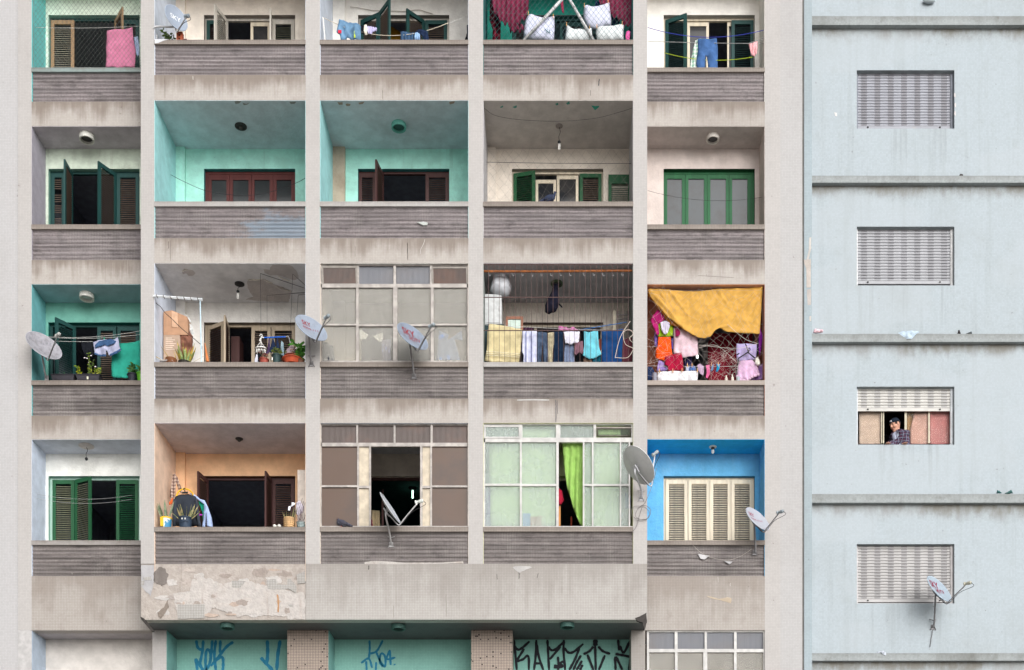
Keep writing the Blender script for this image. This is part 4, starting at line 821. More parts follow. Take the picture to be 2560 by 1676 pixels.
def dish(label, px, py, Y, Rd, az, el, base, ybase, text=(), c=C(172, 184, 202), grime=.3, tcol=C(140, 24, 34), lnb=C(150, 160, 166), pole=C(140, 138, 140), tall=1.06, lnb_ab=(.5, -.35), foot='v', back=False):
    a, e = R(az), R(el); n = Vector((math.cos(e)*math.sin(a), -math.cos(e)*math.cos(a), math.sin(e))); u = Vector((math.cos(a), math.sin(a), 0)); v = n.cross(u)
    Cn = W((px, py), Y); dep = Rd*.17; B = W(base, ybase); t = thing('satellite_dish', label, 'satellite dish', B, 'satellite dishes on the facade')
    def pt(r, f, o=0.0): return Cn+u*(r*Rd*math.cos(f))+v*(r*Rd*tall*math.sin(f))+n*(dep*(r*r-.6)+o)
    b = MB(); nr, nf = 7, 40; vs = [pt(0, 0)]; fs = []
    for side, o in ((1, 0.0), (-1, -.008)):
        k0 = len(vs)-1 if side == 1 else len(vs)
        if side == -1: vs.append(pt(0, 0, o))
        s0 = len(vs)
        for i in range(1, nr+1): vs += [pt(i/nr, 2*math.pi*j/nf, o) for j in range(nf)]
        fs += [(k0, s0+j, s0+(j+1) % nf) for j in range(nf)]+[(s0+i*nf+j, s0+i*nf+(j+1) % nf, s0+(i+1)*nf+(j+1) % nf, s0+(i+1)*nf+j) for i in range(nr-1) for j in range(nf)]
    b.add(vs, fs); rf = b.build('reflector', m_dish(c, grime), t, smooth=True)
    MB().tube([pt(1, 2*math.pi*j/nf, -.004) for j in range(nf+1)], .007, 6).build('rim', m_plain(sc(c, .8), .5), t, smooth=True)
    for i, (s, w, h, p, q, off) in enumerate(text):
        tv, tf = text_mesh(s, w, h, off); MB().add([Cn+u*(x+p)+v*(y+q)+n*(dep*(((x+p)/Rd)**2+((y+q)/Rd/tall)**2-.6)+.003) for x, y in tv], tf).build('lettering', m_plain(tcol, .5), rf)
    mt = Cn-n*(dep*.6+.05); MB().tube([Cn-n*(dep*.6), mt], .035, 8).build('mount', m_plain(sc(pole, .8), .5, .3), t); MB().box(-.05, .05, -.012, .012, -.09, .05, Matrix.Translation(mt) @ Matrix((u, -n, v)).transposed().to_4x4()).build('mount_plate', m_plain(sc(pole, .9), .5, .3), t)
    L = Cn+n*lnb_ab[0]*Rd/.3+v*lnb_ab[1]*Rd/.3; low = Cn-v*(Rd*tall+.035)+n*(dep*.5-.01)
    MB().tube(smoothline([mt-v*.04, Cn-v*(Rd*.6)-n*.05, low-n*.03, low+n*.03, low.lerp(L, .35), L-(L-low).normalized()*.03], 6), .0115, 7).build('feed_arm', m_plain(pole, .45, .3), t, smooth=True)
    dl = (Cn-L).normalized(); ld = t_ = MB(); M = dl.to_track_quat('Z', 'Y').to_matrix().to_4x4()
    MB().lathe([(.022, -.08), (.03, -.07), (.03, -.01), (.022, 0), (.022, .03), (.034, .045), (.034, .06)], L, 14, M).build('feed_horn', m_plain(lnb, .5), t, smooth=False)
    MB().lathe([(.03, .0605), (.026, .066)], L, 14, M).build('feed_cap', m_plain(C(190, 90, 80) if lnb[0] < .5 and not back else C(200, 206, 206), .5), t)
    MB().tube(smoothline([L-dl*.08, L-dl*.10-Vector((-.02, 0, .07)), L.lerp(low, .4)-v*.03, low-v*.012-n*.02, mt-v*.1]), .0045, 5).build('cable', DARKM, t)
    el_ = B+Vector((0, -.10, .10)); MB().tube(smoothline([mt, mt+Vector((0, .0, -.10)), el_.lerp(mt, .25), el_, B+Vector((0, -.012, .02))], 5), .017, 8).build('mast', m_plain(pole, .45, .35), t, smooth=True)
    if foot == 'v':
        for s in (-1, 1):
            MB().tube([B+Vector((0, -.05, .06)), B+Vector((s*.055, -.004, -.03))], .008, 5).build('bracket', m_plain(sc(pole, .6), .6), t); MB().tube([B+Vector((0, -.07, .13)), B+Vector((s*.06, -.004, .17))], .007, 5).build('stay', m_plain(sc(pole, .8), .6), t)
    MB().box(B.x-.035, B.x+.035, B.y-.014, B.y, B.z-.02, B.z+.07).build('wall_plate', m_plain(sc(pole, .85), .6), t)
    return t, L, mt
SKYP = [('SKY', .17, .105, -.055, .13, .012), ('4004-1111', .34, .055, .02, .02, .008)]; SKYH = [('SKY', .26, .15, -.03, .125, .015), ('HDTV', .22, .10, .06, -.015, .012)]
dish('white dish lettered SKY and a phone number on the pillar beside the grey ribbed window', 777.5, 822, -.38, .295, 38, 30, (779, 914), 0, SKYP, grime=.3)
dish('grimy dish lettered SKY HDTV in front of the grey ribbed window', 1030.6, 843, -.42, .30, 40, 30, (1035, 945), 0.02, SKYH, c=C(158, 172, 192), grime=.6)
dish('worn grey dish with no lettering beside the black planters', 109, 866, YW-.22, .32, 44, 31, (117, 949), YW+.06, c=C(190, 188, 196), grime=.7, foot='', lnb=C(176, 176, 172))
dish('clean white dish lettered SKY and a phone number in front of the blue balcony', 1893, 1299, .30, .265, 39, 32, (1886.5, 1386), YW+.02, [(s, w*.85, h*.8, p-.02, q-.01, o) for s, w, h, p, q, o in SKYP], c=C(198, 202, 214), grime=.08, tcol=C(150, 16, 60))
dish('white dish lettered SKY HDTV on a long mast below the lowest roller shutter', 2346.5, 1474, YV-.46, .29, 39, 31, (2332, 1572), YV, SKYH, c=C(184, 200, 214), grime=.12, tcol=C(140, 20, 60), lnb=C(180, 178, 162))
dish('dish seen edge on with a long feed arm in front of the brown glazing', 974, 1272, -.40, .29, 78, 31, (978, 1366), .03, c=C(206, 210, 216), grime=.15, lnb=C(216, 220, 214), pole=C(186, 184, 184), lnb_ab=(.52, -.22))
dish('white dish on a curved arm on the sill next to the red brick', 440, 46, -.05, .215, 45, 10, (389, 96), .10, [('SKY', .2, .09, .0, .02, .01)], c=C(176, 188, 206), grime=.1, tcol=C(228, 230, 236), pole=C(190, 190, 192), foot='', lnb=C(140, 150, 158))
dish('large grey dish showing its back on the pillar beside the green curtains', 1595, 1165, -.45, .335, 120, 42, (1603, 1250), 0, c=C(250, 246, 244, 1.15), grime=.12, pole=C(196, 196, 200), lnb=C(150, 156, 158), lnb_ab=(.42, -.02), back=True)
# loose cable wound round the foot of the grey dish
cb = [W(cO(*p), -.03-.02*(i % 3)) for i, p in enumerate([(2190, 600), (2150, 760), (2070, 980), (2010, 1060), (1900, 1080), (1880, 1180), (1960, 1230), (2080, 1220), (2115, 1120), (2040, 1060), (1960, 1100), (1930, 1200), (2050, 1240), (2100, 1150), (2020, 1080), (1980, 1180), (1940, 1320), (1890, 1390), (1900, 1400)])]
wire('cable_coil', 'tangle of thin cable round the mast foot of the large grey dish', 'cable', smoothline(cb, 6), .0045, GREYM)
wire('loose_cable', 'thin pale cable sagging across the parapet below the blue balcony', 'cable', smoothline([W(cT(*p), YW+.0) for p in ((450, 1228), (520, 1260), (640, 1370), (760, 1430), (960, 1465), (1100, 1430), (1190, 1380), (1265, 1325))], 6), .003, m_plain(C(186, 178, 170)))

# ---- plants
def leafblade(b, base, tip, w, bend, twist=0.0):
    base, tip = Vector(base), Vector(tip); d = tip-base; s = d.cross(Vector((math.sin(twist), math.cos(twist), .2)));
    s = s.normalized() if s.length > 1e-6 else Vector((1, 0, 0)); nn = s.cross(d).normalized(); vs = []; k = 4
    for i in range(k+1):
        f = i/k; p = base+d*f+nn*bend*math.sin(math.pi*f*.8); ww = w*(math.sin(math.pi*(f*.85+.12)))*.5 if i < k else .001; vs += [p+s*ww, p+nn*ww*.35, p-s*ww]
    fs = []
    for i in range(k): fs += [(3*i, 3*i+1, 3*i+4, 3*i+3), (3*i+1, 3*i+2, 3*i+5, 3*i+4)]
    b.add(vs, fs)
def potprof(r, h, lip=.012): return [(r*.72, 0), (r*.95, h*.88), (r*1.08, h*.88), (r*1.08, h), (r*.96, h), (r*.9, h*.82), (.001, h*.82)]
def pot(t, p, r, h, mat, nm='pot'): return MB().lathe(potprof(r, h), p, 20).build(nm, mat, t)
def bushy(t, p, w, h, n, c, c2, size=.04, seed=0, nm='foliage', stems=5, up=.5):
    rg = random.Random(seed); b = MB(); st = MB()
    for s in range(stems):
        a = rg.uniform(0, 6.28); q = Vector(p)+Vector((math.cos(a)*w*rg.uniform(.1, .5), math.sin(a)*w*.3, h*rg.uniform(.55, 1))); mid = Vector(p).lerp(q, .5)+Vector((rg.uniform(-.02, .02), 0, .02)); line = smoothline([p, mid, q], 4); st.tube(line, .0035, 4)
        for k in range(n//stems):
            f = rg.uniform(.25, 1); o = line[min(len(line)-1, int(f*len(line)))]; d = Vector((rg.uniform(-1, 1), rg.uniform(-1, 1), rg.uniform(-.3, up))).normalized(); leafblade(b, o, o+d*size*rg.uniform(.7, 1.4), size*.55, size*.15, rg.uniform(0, 3))
    st.build('stem', m_plain(C(86, 96, 54)), t); return b.build(nm, m_leaf(c, c2), t)
def blades(t, p, n, h, spread, w, c, c2, seed=0, nm='foliage'):
    rg = random.Random(seed); b = MB()
    for i in range(n):
        a = rg.uniform(-1, 1); o = Vector(p)+Vector((a*spread*.35, rg.uniform(-.03, .03), 0)); hh = h*rg.uniform(.6, 1.05); leafblade(b, o, o+Vector((a*spread*rg.uniform(.5, 1.1), rg.uniform(-.05, .05), hh)), w*rg.uniform(.8, 1.2), rg.uniform(-.02, .03), rg.uniform(0, 3))
    return b.build(nm, m_leaf(c, c2), t)
ys3 = YW+.085; zs1 = Z(952.2, YW)
def trough(x0, x1, label, sticker=False):
    a, b = X(cLL(x0, 0)[0], ys3-.06), X(cLL(x1, 0)[0], ys3-.06); z0 = zr(3, 0); h = .125; t = thing('planter_trough', label, 'planter', ((a+b)/2, ys3, z0))
    m = MB(); d0, d1 = .05, .07; i = .03
    m.add([(a+i, ys3-d0, z0), (b-i, ys3-d0, z0), (b-i, ys3+d0, z0), (a+i, ys3+d0, z0), (a, ys3-d1, z0+h), (b, ys3-d1, z0+h), (b, ys3+d1, z0+h), (a, ys3+d1, z0+h), (a+.01, ys3-d1+.01, z0+h), (b-.01, ys3-d1+.01, z0+h), (b-.01, ys3+d1-.01, z0+h), (a+.01, ys3+d1-.01, z0+h), (a+.02, ys3-d1+.02, z0+h-.03), (b-.02, ys3-d1+.02, z0+h-.03), (b-.02, ys3+d1-.02, z0+h-.03), (a+.02, ys3+d1-.02, z0+h-.03)],
          [(0, 1, 2, 3), (0, 1, 5, 4), (1, 2, 6, 5), (2, 3, 7, 6), (3, 0, 4, 7), (4, 5, 9, 8), (5, 6, 10, 9), (6, 7, 11, 10), (7, 4, 8, 11), (8, 9, 13, 12), (9, 10, 14, 13), (10, 11, 15, 14), (11, 8, 12, 15), (12, 13, 14, 15)]); m.build('trough', m_plain(C(52, 50, 56), .6), t)
    MB().box(a-.006, b+.006, ys3-d1-.008, ys3+d1+.008, z0+h-.012, z0+h+.004).build('rim', m_plain(C(40, 38, 46), .6), t)
    rb = MB(); k = int((b-a-.1)/.014)
    for q in range(k): rb.box(a+.05+q*.014, a+.057+q*.014, ys3-.066, ys3-.055, z0+.02, z0+h-.03)
    rb.build('ribs', m_plain(C(60, 57, 64), .6), t, kind='stuff')
    if sticker: s = MB().box((a+b)/2-.014, (a+b)/2+.014, ys3-.074, ys3-.066, z0+.03, z0+.08).build('label_sticker', m_plain(C(220, 216, 190)), t)
    return t, a, b, z0+h
t, a, b, zt = trough(535, 1000, 'black ribbed planter trough with a few thin sprouts'); blades(t, (a+.26, ys3, zt-.03), 7, .11, .1, .008, C(60, 110, 70), C(80, 130, 80), 3); blades(t, (a+.15, ys3, zt-.03), 4, .08, .06, .008, C(60, 110, 70), C(80, 130, 80), 4)
t, a, b, zt = trough(1030, 1500, 'black ribbed planter trough with a small sticker and yellow green plants', True)
bushy(t, Vector((a+.05, ys3, zt-.03)), .16, .22, 36, C(96, 130, 30), C(200, 190, 40), .05, 5); bushy(t, Vector((a+.22, ys3, zt-.03)), .2, .42, 60, C(70, 100, 44), C(130, 150, 50), .035, 6, stems=4); bushy(t, Vector((a+.33, ys3, zt-.03)), .26, .24, 70, C(110, 140, 40), C(170, 170, 60), .04, 7)
fb = MB()
for q in ((1200, 755), (1250, 765), (1330, 712), (1290, 850), (1415, 930)): fb.ball(W(cLL(*q), ys3-.02), (.018, .012, .012), 8, 5)
fb.build('blossoms', m_plain(C(230, 220, 224)), t, kind='stuff')
def potted(label, crop, x, z, y, r, h, pc, zb, group='potted plants on the sills', nm='potted_plant'):
    px = crop(x, z)[0]; p = Vector((X(px, y), y, zb)); t = thing(nm, label, 'potted plant', p, group); pot(t, p, r, h, m_plain(pc, .55), 'pot'); return t, p+Vector((0, 0, h*.8))
t, p = potted('dark plastic pot with a leafy seedling in front of the teal towel', cLL, 2150, 1190, ys3, .09, .15, C(40, 42, 52), zr(3, 0)); bushy(t, p, .2, .3, 34, C(40, 90, 50), C(90, 130, 60), .075, 8, stems=3, up=.3)
t, p = potted('green pot with a leafy plant at the edge of the pillar', cLL, 2320, 1190, ys3, .08, .17, C(90, 160, 40), zr(3, 0)); bushy(t, p, .16, .22, 24, C(50, 110, 50), C(110, 150, 60), .06, 9)
z32 = zr(3, 0); yb3 = .085
t = thing('snake_plant', 'tall yellow and green snake plant beside the cardboard', 'plant', (X(cJ(450, 0)[0], yb3), yb3, z32)); q = Vector(t.location); blades(t, q, 16, .44, .16, .045, C(196, 158, 60), C(120, 140, 80), 11); blades(t, q+Vector((.04, -.02, 0)), 9, .3, .14, .045, C(120, 146, 90), C(170, 180, 120), 12, 'young_leaves'); blades(t, q+Vector((-.1, 0, 0)), 5, .38, .5, .016, C(190, 160, 70), C(160, 140, 60), 13, 'dry_leaves'); pot(t, q, .1, .045, m_plain(C(70, 66, 60)), 'dish_pot')
def basket(label, a, b, lo, hi, crop, y, zb, mat):
    xa, xb = X(crop(a, 0)[0], y), X(crop(b, 0)[0], y); r = (xb-xa)/2; p = Vector(((xa+xb)/2, y, zb)); hh = (hi-lo)/crop.k/S; t = thing('woven_basket', label, 'basket', p)
    MB().lathe([(r*.9, 0), (r, hh*.5), (r*1.02, hh), (r*.92, hh), (r*.88, hh*.3), (.001, hh*.3)], p, 24).build('basket_body', mat, t)
    for k in range(5): MB().tube([p+Vector((math.cos(f*.2618)*r*1.0, math.sin(f*.2618)*r, hh*(.1+.19*k)+(.004 if f % 2 else -.004))) for f in range(25)], .008, 4).build('weave_band', mat, t)
    return t, p+Vector((0, 0, hh*.5))
weave = m_plain(C(196, 160, 116), .8, var=.25)
t, p = basket('wide brown woven basket at the foot of the cardboard', 190, 340, 1395, 1475, cJ, .09, z32, m_plain(C(130, 84, 56), .8, var=.25))
cloth('folded_cloth', 'pale folded cloth lying on the sill below the cardboard', 'cloth', cJ, [(100, 1475), (120, 1445), (290, 1455), (320, 1476)], .03, m_cloth(C(190, 184, 182)), puff=.03)
t, p = potted('terracotta bowl with a dry reddish plant under the white peg ring', cJ, 1560, 1480, yb3, .085, .09, C(156, 74, 62), z32); bushy(t, p, .22, .18, 50, C(120, 60, 60), C(160, 110, 100), .035, 14)
t, p = potted('dark green pot with a spreading succulent and a price tag', cJ, 1735, 1480, .05, .085, .15, C(44, 66, 66), z32); bushy(t, p, .32, .16, 150, C(80, 100, 44), C(120, 130, 56), .035, 15, stems=10); MB().box(p.x-.07, p.x-.05, -.04, -.034, p.z-.1, p.z-.05).build('price_tag', WHITEP, t)
t, p = potted('two stacked orange clay bowls with a dry plant', cJ, 1955, 1480, .085, .175, .085, C(204, 92, 60), z32); pot(t, p+Vector((0, 0, .0)), .14, .07, m_plain(C(160, 88, 66), .6), 'upper_bowl'); bushy(t, p+Vector((0, 0, .04)), .16, .26, 26, C(150, 110, 80), C(120, 90, 70), .05, 16)
t, p = potted('broad leaved green plant at the pillar behind the lettered dish', cJ, 2065, 1480, .06, .07, .06, C(120, 80, 60), z32); bushy(t, p, .26, .36, 60, C(56, 110, 40), C(90, 150, 56), .10, 17, stems=6, up=.2)
cloth('plastic_bag', 'translucent pink and white bag hanging at the end of the blue drying bar', 'bag', cJ, [(1930, 1240), (1990, 1270), (2010, 1340), (1990, 1420), (1860, 1420), (1845, 1350), (1890, 1290)], .14, m_cloth(C(210, 186, 196), .6, .25, .3), puff=.05)
zs4r = zr(4, 0)
def paintpot(label, a, b, hi, lo, mat, lipmat, cat='potted plant', nm='potted_plant'):
    xa, xb = X(cK(a, 0)[0], .08), X(cK(b, 0)[0], .08); r = (xb-xa)/2; p = Vector(((xa+xb)/2, .08, zs4r)); h = (lo-hi)/cK.k/S*1.02; t = thing(nm, label, cat, p, 'potted plants on the sills')
    MB().lathe([(r*.86, 0), (r*.98, h*.94), (r, h*.94), (r*.9, h*.9), (r*.88, h*.7), (.001, h*.7)], p, 24).build('pot', mat, t); MB().lathe([(r*1.03, h*.88), (r*1.05, h), (r*.97, h), (r*.97, h*.9)], p, 24).build('pot_rim', lipmat, t); return t, p+Vector((0, 0, h*.7)), r, h
n = NT('decorated_tin', .5); f = n.noise(n.obj, 9.0, 3.0); tinm = n.col(n.mix(n.step(n.math('ADD', f, n.math('MULTIPLY', n.sep(n.obj)[0], 1.5)), .5, .6), C(214, 218, 206), C(60, 130, 170)))
t, p, r, h = paintpot('yellow rimmed tin painted with blue foliage holding snake plants', 125, 295, 838, 990, tinm, m_plain(C(232, 186, 40))); blades(t, p, 12, .36, .18, .035, C(92, 116, 92), C(150, 160, 130), 21); MB().box(p.x-.07, p.x-.02, .08-r*1.0-.004, .08-r*.8, zs4r+.01, zs4r+h*.9).build('yellow_stripe', m_plain(C(232, 186, 40)), t)
t, p, r, h = paintpot('navy pot with two white squares and a wavy line holding snake plants', 400, 595, 830, 985, m_plain(C(44, 58, 76)), m_plain(C(40, 54, 72))); blades(t, p, 16, .30, .22, .032, C(96, 116, 84), C(190, 170, 120), 22)
for dx in (-.035, .02): MB().box(p.x+dx, p.x+dx+.018, .08-r*.99, .08-r*.9, zs4r+h*.66, zs4r+h*.8).build('white_square', WHITEP, t)
MB().tube(smoothline([(p.x+x*.07, .08-r*math.sqrt(max(0, 1-(x*.07/r)**2))*.97, zs4r+h*(.45+.06*math.sin(x*3))) for x in (-1, -.6, -.2, .2, .6, 1)]), .004, 4).build('wavy_line', m_plain(C(22, 30, 44)), t)
t, p = basket('tall pale woven basket with bare plant stalks on the sill of the peach balcony', 1962, 2118, 840, 996, cK, .08, zs4r, weave); blades(t, p, 9, .32, .16, .02, C(110, 112, 70), C(150, 140, 100), 23)
cloth('white_rag', 'white rag hanging among the stalks of the pale woven basket', 'cloth', cK, [(2075, 630), (2130, 640), (2120, 670), (2060, 700), (2050, 760), (2020, 755), (2030, 690), (2075, 680)], .05, m_cloth(C(222, 224, 232)), amp=.01)
t, p, r, h = paintpot('floral ceramic pot with a leafless purple shrub by the pillar', 2150, 2290, 905, 996, m_check(C(70, 96, 104), C(190, 200, 196), C(60, 50, 44), 40), m_plain(C(150, 150, 146)))
sb = MB(); rg = random.Random(5)
for i in range(16):
    q = p+Vector((rg.uniform(-.02, .02), rg.uniform(-.02, .02), 0)); e = q+Vector((rg.uniform(-.16, .12), rg.uniform(-.06, .06), rg.uniform(.22, .46))); sb.tube(smoothline([q, q.lerp(e, .5)+Vector((rg.uniform(-.04, .04), 0, 0)), e], 3), .0035, 4)
sb.build('bare_twigs', m_plain(C(98, 78, 84)), t)
cloth('white_sheet', 'crumpled white cloth draped behind the leafless purple shrub', 'cloth', cK, [(2140, 640), (2200, 605), (2260, 700), (2250, 800), (2180, 840), (2130, 800)], .16, m_cloth(C(206, 200, 212)), wr=.02)
for i, x in enumerate((1795, 1862)):
    p_ = W(cK(x+30, 970), .05); p_.z = zs4r; t = thing('slipper', ('left one' if i == 0 else 'right one')+' of two white slippers propped on the sill of the peach balcony', 'slipper', p_, 'pair of slippers')
    MB().ball(p_+Vector((0, .01, .032)), (.036, .06, .034), 14, 8).build('slipper_upper', m_plain(C(222, 220, 212)), t, smooth=True); MB().box(p_.x-.036, p_.x+.036, p_.y-.03, p_.y+.07, p_.z, p_.z+.01).build('sole', m_plain(C(60, 56, 54)), t)

# ---- birds
def pigeon(label, px, py, y, zb, facing, c1, c2, crouch=False):
    p = Vector((X(px, y), y, zb)); t = thing('pigeon', label, 'pigeon', p); f = facing; k = .92 if crouch else 1.0; lg = .012 if crouch else .04
    def v(x, z, yy=0): return p+Vector((f*x, yy, z))
    M = Matrix.Rotation(R(-22 if crouch else -28)*f, 4, 'Y')
    b = MB(); b.ball(v(0, lg+.065), (.105*k, .052, .055), 14, 10, M).ball(v(.055, lg+.085), (.05, .046, .058), 12, 8)
    hz = .135 if crouch else .185; hx = .075 if crouch else .1
    b.tube([v(.06, lg+.09), v(hx*.95, lg+hz*.75), v(hx, lg+hz*.92)], [.042, .026, .022], 10).ball(v(hx+.004, lg+hz), (.026, .021, .023), 10, 8)
    b.tube([v(-.07, lg+.055), v(-.14, lg+.025), v(-.185, lg+.008)], [.036, .026, .016], 8)
    o = b.build('body', m_pigeon(c1, c2), t); md = o.modifiers.new('skin', 'REMESH'); md.mode = 'VOXEL'; md.voxel_size = .006; md.use_smooth_shade = True
    s = o.modifiers.new('soft', 'SMOOTH'); s.iterations = 4
    for q in (-1, 1):
        MB().ball(v(-.015, lg+.072, q*.042), (.088*k, .017, .038), 12, 8, M).build('wing', m_pigeon(sc(c1, 1.35), sc(c2, .5)), t, smooth=True)
        MB().tube([v(.01, lg+.03, q*.018), v(.015, .006, q*.018), v(.035, .004, q*.022)], .004, 5).build('leg', m_plain(C(190, 96, 96)), t)
        MB().ball(v(hx+.012, lg+hz+.004, q*.019), .004, 6, 4).build('eye', m_plain(C(220, 120, 40)), t)
    MB().lathe([(.006, 0), (.001, .022)], v(hx+.024, lg+hz-.004), 8, Matrix.Rotation(R(100)*f, 4, 'Y')).build('beak', m_plain(C(50, 48, 50)), t)
def m_pigeon(c1, c2):
    n = NT('feathers', .7); f = n.sep(n.obj); g = n.noise(n.obj, 30.0, 3.0)
    return n.col(n.mix(n.step(g, .35, .65), c1, c2))
pigeon('blue grey pigeon standing on the sill in front of the cream casements', 1373, 505, .09, zr(2, 0), 1, C(36, 46, 72, .8), C(60, 68, 92, .8))
pigeon('dark grey pigeon crouching on the sill in front of the brown glazing', 856, 1318, .03, zr(4, 0), -1, C(62, 62, 76, .8), C(100, 100, 110, .8), True)

# ================================================================ laundry and household things, balcony by balcony
def line(label, a, b, drop, r=.0035, c=C(206, 204, 200), group='clotheslines'): return wire('clothesline', label, 'clothesline', sag(a, b, drop, 16), r, m_plain(c, .7), group=group)
def peg(label, p, c=C(214, 160, 100)):
    p = Vector(p); b = MB(); 
    for s in (-1, 1): b.box(p.x-.006, p.x+.006, p.y-.012+s*.006, p.y-.004+s*.006, p.z-.035, p.z+.035, None)
    return b.build('clothes_peg', m_plain(c, .7), label=label, cat='clothes peg', group='clothes pegs')
JEAN = m_cloth(C(72, 98, 132), var=.3); NAVY = m_cloth(C(32, 44, 70)); BLK = m_cloth(C(26, 28, 34)); WHT = m_cloth(C(216, 218, 232)); LIL = m_cloth(C(186, 176, 206)); RED = m_cloth(C(172, 36, 60))
# -- net and towel, top left balcony
def net(label, x0, x1, z0, z1, y, cell, mat, r=.0022, wob=.01, name='balcony_net', seed=0, tang=0):
    b = MB(); rg = random.Random(seed)
    def d(x, z): return Vector((x+wob*mnoise.noise(Vector((x*3, z*3, seed))), y+wob*mnoise.noise(Vector((x*2, z*2, seed+5))), z+wob*mnoise.noise(Vector((x*3, z*3, seed+9)))))
    w, h = x1-x0, z1-z0
    for s in (1, -1):
        k = 0.0
        while k < w+h*.78:
            pts = []; n = 26
            for i in range(n+1):
                z = z0+h*i/n; x = (x0+k-(z-z0)*.78) if s == 1 else (x1-k+(z-z0)*.78)
                if x0 <= x <= x1: pts.append(d(x, z))
            if len(pts) > 1: b.tube(pts, r, 3, False)
            k += cell
    b.tube([(x0+.01, y, z0), (x0+.01, y, z1), (x1-.01, y, z1), (x1-.01, y, z0), (x0+.01, y, z0)], r*1.6, 4)
    return b.build(name, mat, label=label, cat='net')
xa, xb = COLS[1][1], COLS[1][2]
net('fine diamond mesh net across the top left balcony with the pink towel', xa+.01, xb-.01, zr(1, 0), zc[1]-.02, YW+.04, .082, m_plain(C(120, 124, 118)), .0022, .01)
yt = YW+.16; line('white line carrying the pink towel behind the net', W(cL1(228, 200), yt), W(cL1(1100, 185), yt), .03)
cloth('towel', 'pink towel with a paler band hanging behind the net', 'towel', cL1, [(776, 222), (870, 215), (962, 203), (970, 300), (984, 372), (976, 490), (764, 490), (772, 400), (770, 320)], yt, m_cloth(C(220, 136, 168, .85), var=.12), amp=.012, folds=2, group='towels')
cloth('towel_band', None, None, cL1, [(773, 330), (975, 320), (983, 372), (930, 392), (850, 402), (772, 398)], yt-.016, m_cloth(C(240, 160, 190)), amp=.006, parent=bpy.data.objects['towel']) if False else None
cloth('garment', 'pale blue garment half hidden by the pink towel', 'garment', cL1, [(972, 275), (1000, 268), (1012, 330), (1010, 400), (1000, 415), (985, 380)], yt+.05, m_cloth(C(160, 176, 204)))
# -- second balcony of the top row: brick, plants and a bottle by the dish
p = W(cM(418, 580), .09); p.z = zr(1, 0); t = thing('brick', 'upright red hollow brick on the sill beside the dish', 'brick', p); MB().box(p.x-.055, p.x+.055, p.y-.045, p.y+.045, p.z, p.z+.19).build('brick_body', m_plain(C(176, 92, 66), .9), t)
for q in (.06, .12): MB().lathe([(.014, -.004), (.014, .004)], p+Vector((.0, -.046, q)), 10, Matrix.Rotation(R(90), 4, 'X')).build('hole', m_plain(C(70, 34, 26)), t)
t = thing('wild_plant', 'sparse green plant growing on the sill behind the dish arm', 'plant', W(cM(235, 580), .12)); q = Vector(t.location); q.z = zr(1, 0); bushy(t, q, .26, .28, 60, C(86, 110, 50), C(60, 84, 44), .06, 31); 
p = W(cM(500, 560), .13); p.z = zr(1, 0); t = thing('toy_cart', 'small dark box with a red cap behind the brick', 'box', p); MB().box(p.x-.06, p.x+.03, p.y-.03, p.y+.05, p.z, p.z+.1).build('box_body', m_plain(C(88, 40, 44)), t); MB().lathe([(.025, 0), (.03, .03), (.022, .08), (.012, .1)], p+Vector((.05, 0, 0)), 12).build('red_cap', m_plain(C(196, 40, 40)), t)
# -- third balcony of the top row: sagging line of laundry
y = .22; line('cream rope carrying jeans and dark shorts in front of green shutters', W(cN(40, 260), y), W(cN(1905, 345), y), .28, .006, C(206, 196, 176)); line('thin wire from the end of the laundry rope to the pillar', W(cN(1905, 345), y), W(cN(2215, 225), y), .01, .003)
G1 = 'laundry on the rope before the green shutters'
cloth('jeans', 'light blue jeans with red and yellow patches slung over the rope', 'jeans', cN, [(285, 285), (350, 300), (450, 335), (605, 378), (610, 500), (606, 605), (520, 605), (440, 598), (400, 560), (380, 600), (310, 602), (300, 540), (245, 470), (265, 400)], y-.01, m_cloth(C(104, 138, 168), var=.3), amp=.03, wr=.03, group=G1)
MB().box(*[v for v in (X(cN(280, 0)[0], y), X(cN(330, 0)[0], y))], y-.08, y-.07, Z(cN(0, 545)[1], y), Z(cN(0, 500)[1], y)).build('red_patch', m_cloth(C(196, 50, 70)), bpy.data.objects['jeans'])
MB().box(*[v for v in (X(cN(515, 0)[0], y), X(cN(535, 0)[0], y))], y-.06, y-.05, Z(cN(0, 600)[1], y), Z(cN(0, 500)[1], y)).build('yellow_patch', m_cloth(C(190, 214, 60)), bpy.data.objects['jeans'])
cloth('black_sock', 'small black garment next to the light blue jeans', 'garment', cN, [(608, 370), (655, 385), (660, 440), (640, 515), (610, 500)], y, BLK, group=G1)
cloth('cream_sock', 'cream coloured sock on the rope', 'sock', cN, [(655, 375), (690, 365), (705, 400), (700, 520), (670, 525), (650, 460)], y-.02, m_cloth(C(222, 214, 200)), group=G1)
cloth('lilac_socks', 'bunched pale lilac underwear on the rope', 'garment', cN, [(695, 385), (770, 400), (845, 412), (840, 460), (790, 480), (770, 520), (720, 510), (700, 460)], y, m_cloth(C(184, 178, 214)), amp=.025, folds=4, group=G1)
cloth('denim_skirt', 'dark blue denim hanging low on the rope', 'garment', cN, [(1200, 475), (1300, 480), (1395, 490), (1392, 605), (1198, 605)], y, m_cloth(C(60, 84, 112), var=.25), amp=.025, folds=4, group=G1)
cloth('bleached_jeans', 'pale blue rolled jeans beside the navy shorts', 'jeans', cN, [(1405, 480), (1440, 475), (1485, 510), (1490, 605), (1400, 605)], y-.03, m_cloth(C(140, 170, 206), var=.25), wr=.03, group=G1)
